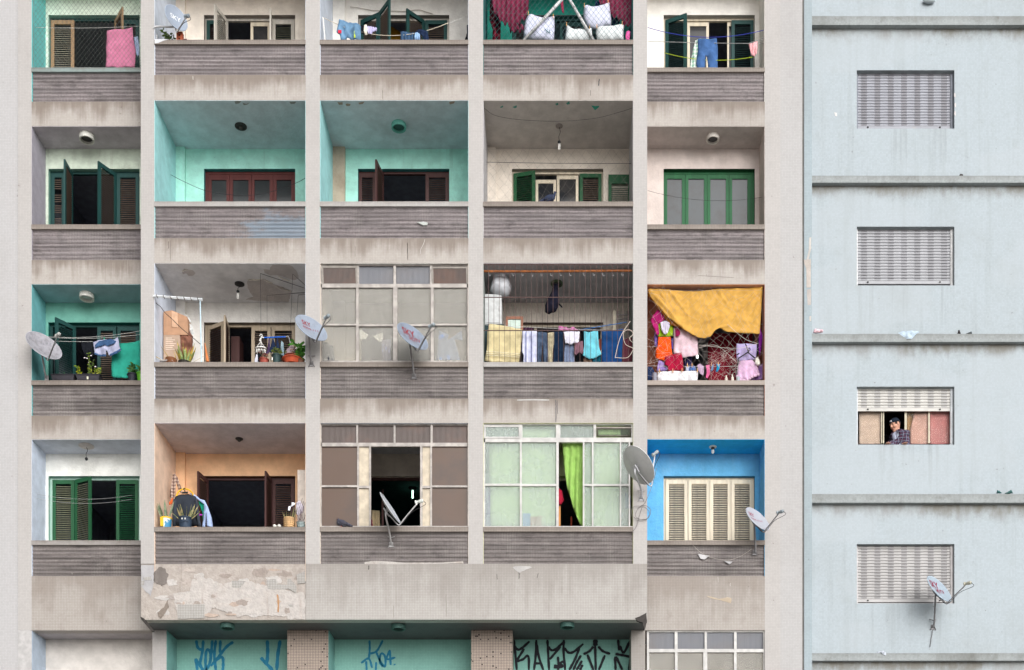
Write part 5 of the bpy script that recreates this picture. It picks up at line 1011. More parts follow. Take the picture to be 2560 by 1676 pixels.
cloth('navy_shorts', 'navy blue shorts folded over the rope', 'shorts', cN, [(1410, 455), (1450, 445), (1590, 460), (1610, 520), (1625, 606), (1555, 606), (1520, 540), (1490, 520)], y-.01, NAVY, wr=.02, group=G1)
cloth('black_bag', 'black bag hanging at the pillar end of the top balcony with jeans', 'bag', cN, [(2185, 380), (2214, 378), (2216, 605), (2150, 605), (2185, 500)], .2, BLK, puff=.03)
cloth('painted_board', 'yellow, orange and green painted board inside the green shuttered window', 'board', cN, [(1050, 395), (1200, 490), (1195, 600), (1050, 598)], YB+.5, m_plain(C(206, 150, 40)), amp=0, wr=0, thick=.03)
MB().tube([W(cN(45, 265), .06), W(cN(75, 600), .06)], .012, 6).build('white_rod', WHITEP, label='thin white rod leaning inside the pillar of the top jeans balcony', cat='rod')
wire('wall_cable', 'grey cable looping along the wall above the green shutters', 'cable', smoothline([W(cN(*q), YB-.02) for q in ((450, 105), (570, 120), (800, 160), (1000, 165), (1260, 172), (1400, 155), (1490, 152), (1560, 175), (1680, 212))]), .006, m_plain(C(170, 160, 150)))
# -- fourth balcony of the top row: curtains, pillows, poles behind a net
PINK = m_cloth(C(152, 62, 92, .8), var=.2, transl=.15)
cloth('curtain', 'gathered dusky pink curtain at the left of the netted balcony', 'curtain', cI, [(170, -300), (735, -300), (720, 120), (690, 240), (600, 340), (540, 400), (660, 430), (650, 500), (590, 500), (540, 470), (470, 490), (435, 400), (300, 310), (210, 180), (165, 0)], .30, PINK, amp=.08, folds=8, wr=.03, h=.03, group='pink curtains')
cloth('curtain', 'gathered dusky pink curtain at the right of the netted balcony', 'curtain', cI, [(1730, -300), (2275, -300), (2270, 60), (2245, 200), (2250, 300), (2270, 380), (2140, 395), (2050, 300), (1960, 230), (1850, 120), (1760, 20)], .30, PINK, amp=.08, folds=8, wr=.03, h=.03, group='pink curtains')
cloth('dark_red_garment', 'dark red and black garment hanging behind the left pink curtain', 'garment', cI, [(150, -40), (250, 40), (270, 200), (310, 330), (300, 610), (185, 610), (190, 430), (140, 300)], .5, m_check(C(110, 26, 44), C(40, 24, 34), C(140, 40, 60), 9), wr=.03)
cloth('blue_garment', 'dark blue garment behind the right pink curtain', 'garment', cI, [(1710, 20), (1800, 60), (1960, 200), (2080, 330), (2060, 380), (1950, 390), (1720, 110)], .5, m_cloth(C(36, 58, 104)), wr=.03)
PIL = m_cloth(C(214, 216, 236), var=.05); PIL2 = m_cloth(C(224, 228, 230), var=.05); GP = 'pillows drying behind the net'
cloth('pillow', 'white pillow with a small embroidered sprig, behind the leaning pole', 'pillow', cI, [(720, 215), (760, 210), (880, 250), (970, 262), (1070, 245), (1105, 240), (1112, 400), (1100, 610), (940, 608), (800, 606), (700, 575), (645, 560), (660, 400), (680, 290)], .20, PIL, puff=.07, group=GP)
cloth('pillow', 'highest white pillow, pegged by two corners before the right curtain', 'pillow', cI, [(1550, 95), (1590, 75), (1650, 100), (1760, 90), (1860, 60), (1925, 40), (1935, 150), (1955, 300), (1950, 390), (1860, 400), (1740, 440), (1660, 440), (1580, 380), (1545, 300), (1535, 190)], .26, PIL, puff=.08, group=GP)
cloth('pillow', 'white pillow with sagging corners between the two poles', 'pillow', cI, [(1285, 385), (1310, 378), (1370, 425), (1480, 430), (1600, 432), (1660, 420), (1670, 520), (1660, 612), (1265, 612), (1275, 500)], .16, PIL2, puff=.06, group=GP)
cloth('pillow', 'white pillow lowest at the right, beside the pink brush', 'pillow', cI, [(1730, 415), (1760, 395), (1930, 390), (2080, 370), (2140, 375), (2135, 500), (2140, 605), (1740, 606), (1725, 500)], .16, PIL2, puff=.06, group=GP)
sp = MB()
for a, b in (((960, 430), (1010, 480)), ((1010, 430), (985, 500)), ((1030, 440), (1040, 500)), ((1000, 470), (1050, 490))): sp.tube([W(cI(*a), .125), W(cI(*b), .125)], .004, 4)
sp.build('embroidery', m_cloth(C(60, 120, 120)), bpy.data.objects['pillow'])
for i, (q, w_) in enumerate((((720, 205), 'upper left corner of the embroidered pillow'), ((1090, 250), 'upper right corner of the embroidered pillow'), ((1552, 90), 'upper left corner of the highest pillow'), ((1905, 35), 'upper right corner of the highest pillow'), ((1288, 370), 'left corner of the pillow between the poles'), ((1630, 410), 'right corner of the pillow between the poles'), ((1738, 400), 'left corner of the lowest right pillow'), ((2115, 358), 'right corner of the lowest right pillow'))): peg('wooden peg on the '+w_, W(cI(*q), .13))
for nm, a, b, lb in (('pole', (650, 605), (1270, -60), 'white taped pole leaning to the right behind the net'), ('pole', (1690, 605), (1300, -60), 'white taped pole leaning to the left behind the net')):
    pa, pb = W(cI(*a), .09), W(cI(*b), .09); t = thing('taped_pole', lb, 'pole', pa, 'crossed poles'); MB().tube([pa, pb], .026, 8).build('pole_body', m_plain(C(206, 204, 204)), t, smooth=True)
    for f in (.2, .48, .72): q = pa.lerp(pb, f); MB().tube([q, q+(pb-pa).normalized()*.02], .0275, 8).build('tape_band', m_plain(C(150, 148, 150)), t)
cloth('ribbon', 'dark pink strip hanging from above in front of the teal wall', 'cloth', cI, [(1190, -40), (1230, -40), (1240, 90), (1250, 195), (1225, 195), (1205, 100)], .4, m_cloth(C(150, 50, 80)))
cloth('brush', 'bright pink bath brush standing at the right pillar', 'brush', cI, [(2180, 470), (2215, 450), (2240, 480), (2235, 540), (2225, 610), (2170, 610), (2160, 540)], .10, m_plain(C(236, 96, 170)), puff=.03)
net('sagging chain-link net across the balcony with white pillows', COLS[4][1]+.02, COLS[4][2]-.02, zr(1, 0), zc[1]-.02, .045, .092, m_plain(C(86, 120, 122)), .0026, .03, seed=4)
line('rope the pillows are pegged to', W(cI(50, 150), .2), W(cI(2270, 120), .2), .12, .0016, C(120, 120, 120))
# -- right wing, top: jeans between green shutters
y = YW+.10
for a, b, dr, c, lb in (((95, 168), (800, 184), .35, C(50, 60, 170), 'blue clothesline carrying the jeans'), ((95, 252), (800, 266), .02, C(150, 150, 150), 'thin grey clothesline behind the jeans'), ((195, 322), (742, 346), .22, C(176, 196, 40), 'yellow green clothesline below the knees of the jeans'), ((712, 262), (800, 232), .01, C(150, 150, 150), 'short grey line holding the pink briefs')): line(lb, W(cR1(*a), y), W(cR1(*b), y), dr*.45, .005, c)
cloth('jeans', 'blue jeans hanging by the waist from the blue line', 'jeans', cR1, [(400, 236), (440, 240), (515, 230), (522, 290), (520, 425), (465, 425), (455, 350), (446, 330), (443, 425), (398, 425), (390, 380), (402, 300)], y-.02, m_cloth(C(66, 98, 146), var=.25), amp=.02, folds=2, wr=.015)
cloth('patterned_cloth', 'white and green patterned cloth hanging beside the blue jeans', 'cloth', cR1, [(385, 245), (405, 238), (400, 300), (392, 370), (390, 425), (350, 425), (365, 330)], y+.01, m_check(C(200, 210, 204), C(130, 170, 150), C(220, 220, 214), 14))
cloth('briefs', 'small pink briefs pegged near the right pillar', 'briefs', cR1, [(710, 266), (735, 262), (760, 252), (762, 290), (755, 335), (740, 345), (726, 335), (716, 300)], y-.02, m_cloth(C(222, 164, 168)))
# -- second storey wires
wire('sagging_wire', 'dark wire sagging across the turquoise balcony', 'wire', smoothline([W(cL2(*q), .9) for q in ((1215, 560), (1340, 625), (1490, 688), (1650, 715), (1810, 722), (1990, 690), (2150, 632), (2217, 596))]), .004, DARKM)
wire('sagging_wire', 'thin wire sagging below the ceiling of the cream balcony with the pigeon', 'wire', smoothline([W(cM2(*q), .15) for q in ((1216, 85), (1300, 140), (1480, 170), (1750, 180), (2000, 160), (2180, 115), (2275, 85))]), .003, DARKM)
wire('taut_wire', 'taut wire across the cream balcony above the window', 'wire', [W(cM2(1235, 470), .5), W(cM2(1700, 478), .5), W(cM2(2272, 480), .5)], .004, DARKM)
net('fine wire bird mesh across the cream balcony with the pigeon', COLS[4][1]+.02, COLS[4][2]-.02, zr(2, 0), Z(372), .03, .16, m_plain(C(130, 122, 116)), .0011, .06, name='bird_mesh', seed=8)
lo_, tp_ = leaf(2, 4, 1521, 1578, wG, sG, True, y=YB-.04, top=Z(439, YB-.04), name='shutter_leaf', parent=None) if False else (None, None)
b_ = BAY[(2, 4)]; sx0, sx1 = X(1521, YB-.05), X(1578, YB-.05); ztp = Z(438, YB-.05); p = Vector((sx0, YB-.05, b_[3])); t = thing('shutter_leaf', 'loose green shutter leaf leaning on the wall beside the window with cream casements', 'shutter', p); sw = sx1-sx0; h = ztp-b_[3]
f = MB().box(p.x, p.x+.06, p.y-.016, p.y+.016, p.z, ztp).box(sx1-.06, sx1, p.y-.016, p.y+.016, p.z, ztp).box(p.x+.06, sx1-.06, p.y-.016, p.y+.016, ztp-.17, ztp).box(p.x+.06, sx1-.06, p.y-.016, p.y+.016, p.z, p.z+.8); f.build('leaf_frame', wG, t)
zz = p.z+.82
while zz < ztp-.18: MB().box(p.x+.06, sx1-.06, -.016, .016, -.003, .003, Matrix.Translation((0, p.y, zz)) @ Matrix.Rotation(R(38), 4, 'X')).build('slat', sG, t); zz += .041
wire('thin_wire', 'thin wire crossing in front of the bright green window', 'wire', sag(W(cR2(95, 430), YW+.3), W(cR2(790, 470), YW+.3), .12), .0028, DARKM)
# -- third storey left: line, shorts, towel
y = YW+.06
for i, (a, b, dr, lb) in enumerate((((480, 335), (2300, 220), .08, 'upper of the two white lines with the denim shorts'), ((520, 350), (2300, 292), .06, 'lower of the two white lines with the denim shorts'), ((640, 425), (1360, 432), .005, 'straight white line with the black trousers'))): line(lb, W(cLL(*a), y+.01*i), W(cLL(*b), y+.01*i), dr*.7, .003)
cloth('denim_shorts', 'cut-off denim shorts turned inside out on the line', 'shorts', cLL, [(1355, 425), (1480, 410), (1590, 405), (1720, 385), (1860, 345), (1890, 470), (1900, 570), (1920, 590), (1860, 650), (1710, 715), (1680, 700), (1655, 630), (1635, 610), (1625, 700), (1580, 725), (1400, 680), (1390, 580)], y-.02, m_cloth(C(170, 172, 196), var=.12), amp=.02, wr=.02)
for pl in ([(1400, 500), (1500, 420), (1600, 405), (1720, 375), (1830, 430), (1810, 470), (1660, 520), (1600, 500), (1410, 560)], [(1395, 650), (1500, 690), (1625, 680), (1622, 720), (1560, 728), (1400, 690)], [(1690, 690), (1800, 630), (1915, 570), (1922, 595), (1850, 660), (1712, 716)]): cloth('denim_panel', None, None, cLL, pl, y-.05, m_cloth(C(58, 84, 120), var=.3), parent=bpy.data.objects['denim_shorts'], amp=.008)
cloth('trousers', 'black trousers hanging behind the denim shorts', 'trousers', cLL, [(1120, 430), (1350, 425), (1370, 520), (1395, 720), (1300, 700), (1280, 600), (1260, 740), (1210, 720), (1150, 560)], y+.06, BLK)
cloth('towel', 'bright teal towel hanging beside the seedling pot', 'towel', cLL, [(1880, 470), (2040, 460), (2180, 440), (2300, 410), (2300, 1150), (2100, 1155), (1780, 1150), (1735, 1110), (1735, 700), (1880, 640)], y+.12, m_cloth(C(48, 152, 132), var=.12), amp=.014, folds=4, group='towels'); peg('teal peg on the waist of the denim shorts', W(cLL(1597, 395), y), C(30, 160, 130))
# -- third storey, second balcony: cardboard, rail, drying bar
def cardboard(label, pts, y0, y1, mat, tape=True):
    P = [(X(a, y0), Z(b, y0)) for a, b in (cJ(*q) for q in pts)]; p = Vector((P[-1][0], y0, min(z for _, z in P))); t = thing('cardboard_box', label, 'cardboard', p); MB().prism(P, y0, y1).build('carton', mat, t); return t
CARD = m_plain(C(190, 148, 118, .85), .9, var=.08); CARD2 = m_plain(C(184, 158, 138, .85), .9, var=.08)
fl = floor_z(3)
t = cardboard('tall flattened cardboard box with tape standing against the side wall', [(160, 775), (280, 758), (490, 850), (500, 960), (500, 1100), (160, 1100)], .42, .62, CARD)
for pl in ([(272, 762), (355, 795), (360, 1000), (272, 990)],): cloth('tape', None, None, cJ, pl, .415, m_plain(C(206, 166, 136), .5), parent=t, amp=0, wr=0, thick=.002)
t = cardboard('lower paler cardboard box with printed list under the taped one', [(160, 1102), (385, 1102), (390, 1180), (395, 2100), (160, 2100)], .40, .64, CARD2)
for k in range(7): a, b = cJ(190, 1140+k*26), cJ(280+(k*37) % 60, 1148+k*26); MB().box(X(a[0], .398), X(b[0], .398), .3965, .399, Z(b[1], .398), Z(a[1], .398)).build('printed_line', m_plain(C(226, 206, 188)), t)
cloth('crumpled_paper', 'dark brown crumpled paper sack leaning beside the cardboard', 'sack', cJ, [(375, 1120), (430, 1040), (520, 1050), (575, 1130), (565, 1260), (540, 1440), (560, 1900), (400, 1900), (390, 1300)], .5, m_plain(C(126, 84, 68), .9, var=.25), puff=.06, wr=.05)
cloth('plastic_wrap', 'crumpled clear plastic stuffed behind the cardboard', 'plastic', cJ, [(440, 815), (500, 840), (540, 900), (520, 940), (560, 980), (580, 1080), (555, 1110), (510, 1050), (495, 860)], .56, m_plain(C(206, 208, 206), .25), puff=.03, wr=.04)
t = thing('sliding_rail', 'white double rail on a thin post projecting over the sill', 'rail', W(cJ(685, 1475), .02)); RAILM = m_plain(C(226, 230, 234), .4)
for dz, yy in ((0, -.05), (14, .0)):
    MB().tube([W(cJ(15, 552+dz), yy), W(cJ(702, 600+dz*1.6), yy)], .012, 6).build('rail_bar', RAILM, t)
MB().tube([W(cJ(670, 625), -.02), W(cJ(688, 1474), -.0)], .011, 7).build('post', m_plain(C(190, 214, 226), .4), t)
for k in range(7): q = W(cJ(70+k*95, 556+k*7), -.03); MB().box(q.x-.004, q.x+.004, -.07, .02, q.z-.022, q.z+.006).build('rail_clip', GREYM, t)
wire('black_cable', 'black cable hanging from the white rail past the cardboard', 'cable', smoothline([W(cJ(*q), .05) for q in ((25, 570), (40, 640), (120, 710), (180, 790), (280, 880), (400, 1000), (520, 1100), (640, 1200), (690, 1250), (692, 1300))]), .006, BLACKP)
MB().tube([W(cJ(735, 1215), .12), W(cJ(775, 1480), .04)], [.008, .03], 8).build('wooden_spade', m_plain(C(196, 116, 66), .6), label='reddish wooden paddle leaning on the sill left of the beige shutters', cat='spade')
fl3 = .45; pa, pb = W(cJ(1520, 1140), fl3), W(cJ(1900, 1128), fl3); t = thing('drying_bar', 'blue drying bar hung from four thin cords', 'drying rack', pa)
MB().tube([pa+Vector((.05, 0, 0)), pb-Vector((.05, 0, 0))], .013, 8).build('bar', m_plain(C(40, 100, 200), .4), t); MB().tube(smoothline([pa+Vector((.05, 0, 0)), pa, pa+Vector((-.03, 0, -.06))]), .012, 6).build('bar_end', WHITEP, t); MB().tube(smoothline([pb-Vector((.05, 0, 0)), pb, pb+Vector((.04, 0, -.16)), pb+Vector((.05, 0, -.3))]), .011, 6).build('bar_end', METAL, t)
for a, b in (((1508, 245), (1518, 1140)), ((1600, 550), (1602, 1135)), ((1958, 250), (1922, 1128)), ((2035, 545), (2010, 900))): pc = on_ceiling(*cJ(*a), z3-.006); MB().tube([pc, W(cJ(*b), fl3)], .0035, 4).build('cord', DARKM, t)
for a, b in (((1508, 245), (2130, 452)), ((1958, 250), (2132, 410)), ((1600, 550), (2132, 510)), ((2035, 545), (2132, 535))): MB().tube([on_ceiling(*cJ(*a), z3-.008), on_ceiling(*cJ(*b), z3-.012)], .004, 4).build('ceiling_cord', DARKM, t)
GD = 'garments clipped under the blue drying bar'
for pl, m, lb in (([(1625, 1150), (1640, 1150), (1645, 1300), (1610, 1400), (1585, 1390), (1610, 1250)], m_cloth(C(70, 56, 84)), 'purple garment under the left of the blue bar'), ([(1680, 1145), (1690, 1145), (1725, 1290), (1725, 1340), (1640, 1350), (1630, 1320), (1660, 1240)], NAVY, 'navy top with a white stripe under the middle of the blue bar'),
                  ([(1735, 1145), (1745, 1145), (1775, 1270), (1770, 1350), (1730, 1350), (1730, 1250)], NAVY, 'narrow navy garment under the right of the blue bar'), ([(1795, 1175), (1830, 1215), (1835, 1330), (1840, 1400), (1795, 1370), (1790, 1250)], m_cloth(C(130, 150, 160), var=.3), 'grey green garment right of the navy ones under the blue bar'), ([(1470, 1340), (1530, 1350), (1520, 1480), (1470, 1480)], BLK, 'black garment on the white peg ring'), ([(1450, 1370), (1470, 1380), (1475, 1480), (1425, 1480), (1435, 1420)], WHT, 'white garment on the white peg ring')):
    cloth('garment', lb, 'garment', cJ, pl, fl3-.02 if 'ring' not in lb else .2, m, group=GD, amp=.01)
q = W(cJ(1515, 1290), .25); t = thing('peg_ring', 'round white plastic peg hanger below the blue bar', 'hanger', q); MB().tube([q+Vector((math.cos(k*.2618)*.095, math.sin(k*.2618)*.06, 0)) for k in range(25)], .011, 6).build('ring', WHITEP, t, smooth=True)
MB().tube(smoothline([q+Vector((0, 0, .13)), q+Vector((0, 0, .2)), q+Vector((.025, 0, .235)), q+Vector((0, 0, .26)), q+Vector((-.025, 0, .23))]), .008, 6).build('hook', WHITEP, t)
for k in range(4): MB().tube([q+Vector((math.cos(k*1.57+.4)*.09, math.sin(k*1.57+.4)*.055, 0)), q+Vector((0, 0, .13))], .005, 4).build('strut', WHITEP, t)
for k in range(10): e = q+Vector((math.cos(k*.628)*.085, math.sin(k*.628)*.05, -.02)); MB().tube([e, e+Vector((0, 0, -.06))], .006, 4).build('clip', WHITEP, t)
# -- third storey, grey ribbed glazing: laundry dimly behind the glass
for pl, m, lb in (([(335, 520), (400, 560), (380, 590), (338, 590)], m_cloth(C(255, 255, 255)), 'white cloth showing through the ribbed glass, second pane from the left'), ([(430, 570), (500, 545), (498, 610), (470, 605)], m_cloth(C(255, 255, 255)), 'white cloth showing through the ribbed glass left of the grimy dish'), ([(900, 530), (970, 560), (960, 600), (1060, 530), (1066, 600), (1010, 590), (1050, 740), (880, 740)], m_cloth(C(130, 150, 190)), 'pale blue shirt showing through the ribbed glass right of the grimy dish'), ([(490, 600), (560, 590), (560, 745), (500, 745)], m_cloth(C(150, 150, 180)), 'grey lilac cloth low behind the ribbed glass'), ([(75, 600), (150, 640), (160, 745), (75, 745)], m_cloth(C(50, 56, 66)), 'dark bundle low behind the leftmost ribbed pane')):
    cloth('hung_cloth', lb, 'cloth', cM3, pl, .092, m, group='laundry behind the ribbed glass', amp=.008, wr=.006)
# scraps of paper stuck on the inside of the panes
# -- third storey, barred balcony
RUST = m_plain(C(86, 66, 64), .7, .2); y = .02; t = thing('window_grille', 'rusty iron bars across the balcony full of laundry', 'grille', (X(1395), y, zr(3, 0)))
for k in range(28): x = X(cG(44+k*74.8, 0)[0], y); MB().box(x-.0035, x+.0035, y-.004, y+.004, zr(3, 0), zc[3]-.008).build('bar', RUST, t)
for v_ in (66, 527, 988): zq = Z(cG(0, v_)[1], y); MB().box(COLS[4][1]+.008, COLS[4][2]-.008, y-.014, y-.0065, zq-.007, zq+.007).build('cross_bar', RUST, t)
MB().tube([W(cG(50, 160), .12), W(cG(800, 162), .12), W(cG(2120, 152), .12)], .02, 8).build('wooden_pole', m_plain(C(170, 104, 60), .8, var=.3), label='long reddish wooden pole under the ceiling behind the bars', cat='pole')
hk = MB()
for i in range(14): q = W(cG(120+i*140+(i*53) % 60, 185), .12); hk.tube(smoothline([q, q+Vector((.01, 0, -.04)), q+Vector((.03, 0, -.05)), q+Vector((.035, 0, -.02))]), .004, 4)
hk.build('wire_hooks', METAL, bpy.data.objects['wooden_pole'], kind='stuff')
cloth('wrapped_fan', 'round bundle wrapped in white plastic on top of the white cabinet', 'bundle', cG, [(200, 215), (270, 185), (350, 200), (410, 270), (440, 370), (430, 440), (380, 510), (320, 520), (200, 480), (135, 440), (150, 330)], .42, m_plain(C(216, 218, 224, .8), .35), puff=.17, wr=.04)
def cabinet(label, crop, a, b, lo, hi, y0, y1, mat, nm='cabinet', cat='cabinet', door=True):
    pa, pb = crop(a, lo), crop(b, hi); xa, xb, za, zb = X(pa[0], y0), X(pb[0], y0), Z(pb[1], y0), Z(pa[1], y0); t = thing(nm, label, cat, ((xa+xb)/2, (y0+y1)/2, za)); MB().box(xa, xb, y0, y1, za, zb).build('body', mat, t)
    if door: MB().box(xa+.015, xb-.015, y0-.012, y0-.0005, za+.02, zb-.02).build('door', mat, t); MB().box(xb-.05, xb-.035, y0-.024, y0-.012, (za+zb)/2-.05, (za+zb)/2+.05).build('handle', METAL, t)
    return t
cabinet('white cabinet with closed door standing at the left behind the bars', cG, 62, 300, 478, 895, .40, .85, m_plain(C(222, 224, 224, .8), .5)); cabinet('dark green crate under the white cabinet', cG, 50, 330, 897, 1700, .38, .9, m_plain(C(40, 62, 66), .7), 'crate', 'crate', False)
t = thing('framed_mirror', 'small wooden framed mirror behind the bars', 'mirror', W(cG(480, 975), .8)); q = [(X(cG(a, 0)[0], .8), Z(cG(0, b)[1], .8)) for a, b in ((360, 795), (600, 985))]; (ax, az), (bx, bz) = q
MB().box(ax, ax+.04, .78, .81, bz, az).box(bx-.04, bx, .78, .81, bz, az).box(ax+.04, bx-.04, .78, .81, az-.05, az).box(ax+.04, bx-.04, .78, .81, bz, bz+.03).build('frame', m_plain(C(160, 112, 92), .7), t); MB().box(ax+.04, bx-.04, .795, .80, bz+.03, az-.05).build('glass', m_plain(C(170, 184, 174), .1, .3), t)
cloth('bag', 'black cloth bag hanging from the ceiling lamp behind the bars', 'bag', cG, [(1020, 340), (1085, 340), (1095, 500), (1110, 600), (1085, 660), (1060, 715), (945, 760), (905, 720), (905, 620), (940, 540), (1000, 420)], .45, m_cloth(C(30, 30, 44)), puff=.09, wr=.03)
cloth('bag_strap', None, None, cG, [(1095, 600), (1150, 655), (1145, 668), (1090, 625)], .42, BLK, parent=bpy.data.objects['bag'])
y = .16; GL = 'laundry behind the iron bars'
line('laundry line just behind the bars', W(cG(45, 905), y), W(cG(2110, 990), y), .01, .004); line('blue nylon line rising to the right behind the bars', W(cG(1390, 975), y+.2), W(cG(2045, 868), y+.2), .0, .007, C(40, 110, 180))
for pl, c, lb, nm, cat, fo in (
    ([(130, 890), (300, 915), (560, 970), (585, 985), (575, 1150), (560, 1300), (545, 1430), (140, 1430), (60, 1400), (95, 1250), (105, 1000)], C(206, 192, 150), 'beige towel with pale woven stripes behind the bars', 'towel', 'towel', 2),
    ([(590, 990), (790, 995), (788, 1200), (785, 1430), (605, 1430), (610, 1330), (580, 1280)], C(206, 208, 232), 'white sheet with blue piping beside the beige towel', 'sheet', 'sheet', 2.5),
    ([(790, 1010), (860, 1000), (930, 1015), (938, 1200), (945, 1430), (880, 1430), (875, 1200), (862, 1190), (850, 1430), (788, 1430)], C(70, 84, 106), 'faded dark jeans beside the white sheet', 'jeans', 'jeans', 2),
    ([(940, 1020), (1030, 1010), (1028, 1160), (1010, 1300), (1005, 1425), (955, 1430), (950, 1250)], C(176, 166, 140), 'khaki trousers with white laces', 'trousers', 'trousers', 2),
    ([(1025, 1000), (1150, 1000), (1160, 1200), (1150, 1430), (1015, 1430), (1030, 1250)], C(24, 40, 62), 'dark navy garment in the middle of the barred line', 'garment', 'garment', 2),
    ([(1160, 1000), (1385, 1000), (1380, 1080), (1370, 1165), (1300, 1165), (1260, 1185), (1210, 1165), (1190, 1170)], C(222, 220, 238), 'short white top with scalloped hem', 'shirt', 'shirt', 3),
    ([(1180, 1180), (1300, 1180), (1310, 1300), (1312, 1430), (1160, 1430), (1170, 1280)], C(112, 124, 150), 'grey blue trousers under the short white top', 'trousers', 'trousers', 2),
    ([(1330, 1160), (1430, 1130), (1440, 1290), (1420, 1310), (1380, 1290), (1330, 1330), (1305, 1290)], C(126, 92, 104), 'mauve shorts between the grey trousers and the aqua top', 'shorts', 'shorts', 2),
    ([(1445, 1000), (1500, 1010), (1640, 985), (1645, 1100), (1660, 1230), (1690, 1320), (1600, 1370), (1520, 1385), (1430, 1330), (1450, 1200)], C(112, 196, 212), 'aqua sleeveless top with a ragged hem', 'shirt', 'shirt', 3),
    ([(1690, 1000), (1800, 1000), (1900, 975), (2000, 960), (1990, 1100), (1970, 1430), (1690, 1430)], C(28, 66, 116), 'large deep blue sheet at the right end behind the bars', 'sheet', 'sheet', 4),
    ([(1990, 1110), (2120, 1080), (2125, 1430), (1970, 1430)], C(92, 50, 60), 'maroon cloth in the right corner behind the bars', 'cloth', 'cloth', 2),
    ([(1640, 1110), (1690, 1100), (1690, 1250), (1660, 1300)], C(130, 70, 60), 'reddish garment between the aqua top and the blue sheet', 'garment', 'garment', 1),
    ([(1440, 1370), (1560, 1390), (1560, 1430), (1440, 1430)], C(120, 96, 80), 'brown cloth below the aqua top', 'cloth', 'cloth', 1),
    ([(1560, 1390), (1690, 1330), (1690, 1430), (1560, 1430)], C(24, 86, 106), 'dark teal cloth below the aqua top', 'cloth', 'cloth', 1),
    ([(1090, 930), (1110, 925), (1220, 955), (1310, 935), (1365, 985), (1090, 990)], C(190, 110, 160), 'pink cloth draped above the navy garment', 'cloth', 'cloth', 2)):
    cloth(nm, lb, cat, cG, pl, y+(.0 if 'above' not in lb else .12)+(.05 if 'below' in lb or 'between the aqua' in lb or 'under' in lb else 0), m_cloth(c, var=.16 if 'jeans' not in nm else .35), amp=.018, folds=fo*1.8, group=GL, crease=.012)
for k in range(3): cloth('stripe', None, None, cG, [(85+k*3, 1268+k*28), (560-k*3, 1305+k*22), (560-k*3, 1312+k*22), (85+k*3, 1276+k*28)], y-.045, m_cloth(C(226, 218, 190)), parent=[o for o in bpy.data.objects if o.get('label', '').startswith('beige towel')][0], amp=.004)
for x in (640, 715): cloth('piping', None, None, cG, [(x-5, 1000), (x+5, 1000), (x+5, 1428), (x-5, 1428)], y-.04, m_cloth(C(60, 110, 190)), parent=[o for o in bpy.data.objects if o.get('label', '').startswith('white sheet with')][0], amp=.004)
wire('white_cable', 'white cable looping over the right end of the bars', 'cable', smoothline([W(cG(*q), -.02) for q in ((2090, 855), (2010, 970), (1940, 1110), (1885, 1340), (1900, 1360), (2050, 1360), (2120, 1270), (2125, 1230), (2030, 1180), (1995, 1090), (2000, 1010), (2060, 970), (2125, 1010), (2120, 1050), (2085, 1080), (2090, 1120), (2125, 1150))]), .0055, m_plain(C(206, 192, 180)))
t = thing('metal_rack', 'grey metal gate with spikes standing at the right behind the bars', 'gate', W(cG(1960, 1430), .9)); q = [X(cG(a, 0)[0], .9) for a in (1848, 1892, 2060)]; zt = Z(cG(0, 715)[1], .9); MB().box(q[0], q[1], .88, .92, fl, zt).build('post', m_plain(C(206, 196, 176)), t)
for k in range(7): x = q[1]+.02+k*.037; MB().tube([(x, .9, fl+.2), (x, .9, zt)], .007, 5).build('spike', GREYM, t)
for d_ in (.06, .14): MB().box(q[1], q[2], .893, .907, zt-d_-.015, zt-d_).build('gate_rail', GREYM, t)
cloth('purple_curtain', 'purple curtain in the window behind the mirror', 'curtain', cG, [(600, 875), (740, 880), (740, 1200), (600, 1200)], YB+.1, m_cloth(C(110, 70, 104)), amp=.03, folds=3)
sash(3, 4, 1335, 1342, wC, PANE, st=.02)
# -- third storey right: tarpaulin, tangle of net and clothes
y = YW+.09; TARP = m_cloth(C(240, 186, 92, .72), .6, .14, .1)
cloth('tarpaulin', 'yellow tarpaulin sagging across the top of the right balcony', 'tarpaulin', cH, [(55, 145), (90, 130), (200, 130), (350, 145), (520, 165), (700, 175), (850, 165), (1000, 135), (1200, 128), (1450, 125), (1710, 98), (1695, 400), (1670, 775), (1300, 770), (1200, 760), (1120, 720), (1080, 710), (1020, 740), (960, 820), (880, 840), (790, 830), (700, 790), (560, 715), (420, 600), (330, 530), (200, 380), (90, 240)], y, TARP, amp=.015, folds=2, wr=.006, h=.024, crease=.01, lines=[((350, 145), (640, 520), 0.030, 0.018), ((1705, 105), (1230, 640), 0.042, 0.021), ((1690, 180), (1540, 620), 0.030, 0.018), ((1060, 140), (1240, 420), 0.024, 0.017), ((100, 170), (560, 690), 0.042, 0.024), ((1240, 660), (1000, 740), 0.036, 0.018), ((1650, 130), (1420, 330), 0.024, 0.018), ((880, 600), (1180, 520), 0.024, 0.024), ((230, 140), (380, 470), 0.024, 0.018), ((620, 330), (660, 700), 0.018, 0.012)])
cloth('tarpaulin_fold', None, None, cH, [(52, 150), (90, 180), (220, 330), (340, 480), (460, 620), (570, 700), (520, 700), (380, 640), (250, 480), (130, 320), (60, 230)], y+.05, m_cloth(C(216, 140, 50, .7), .6), parent=bpy.data.objects['tarpaulin'], wr=.02)
y = YW+.2; GC = 'laundry under the yellow tarpaulin'; LB = {}
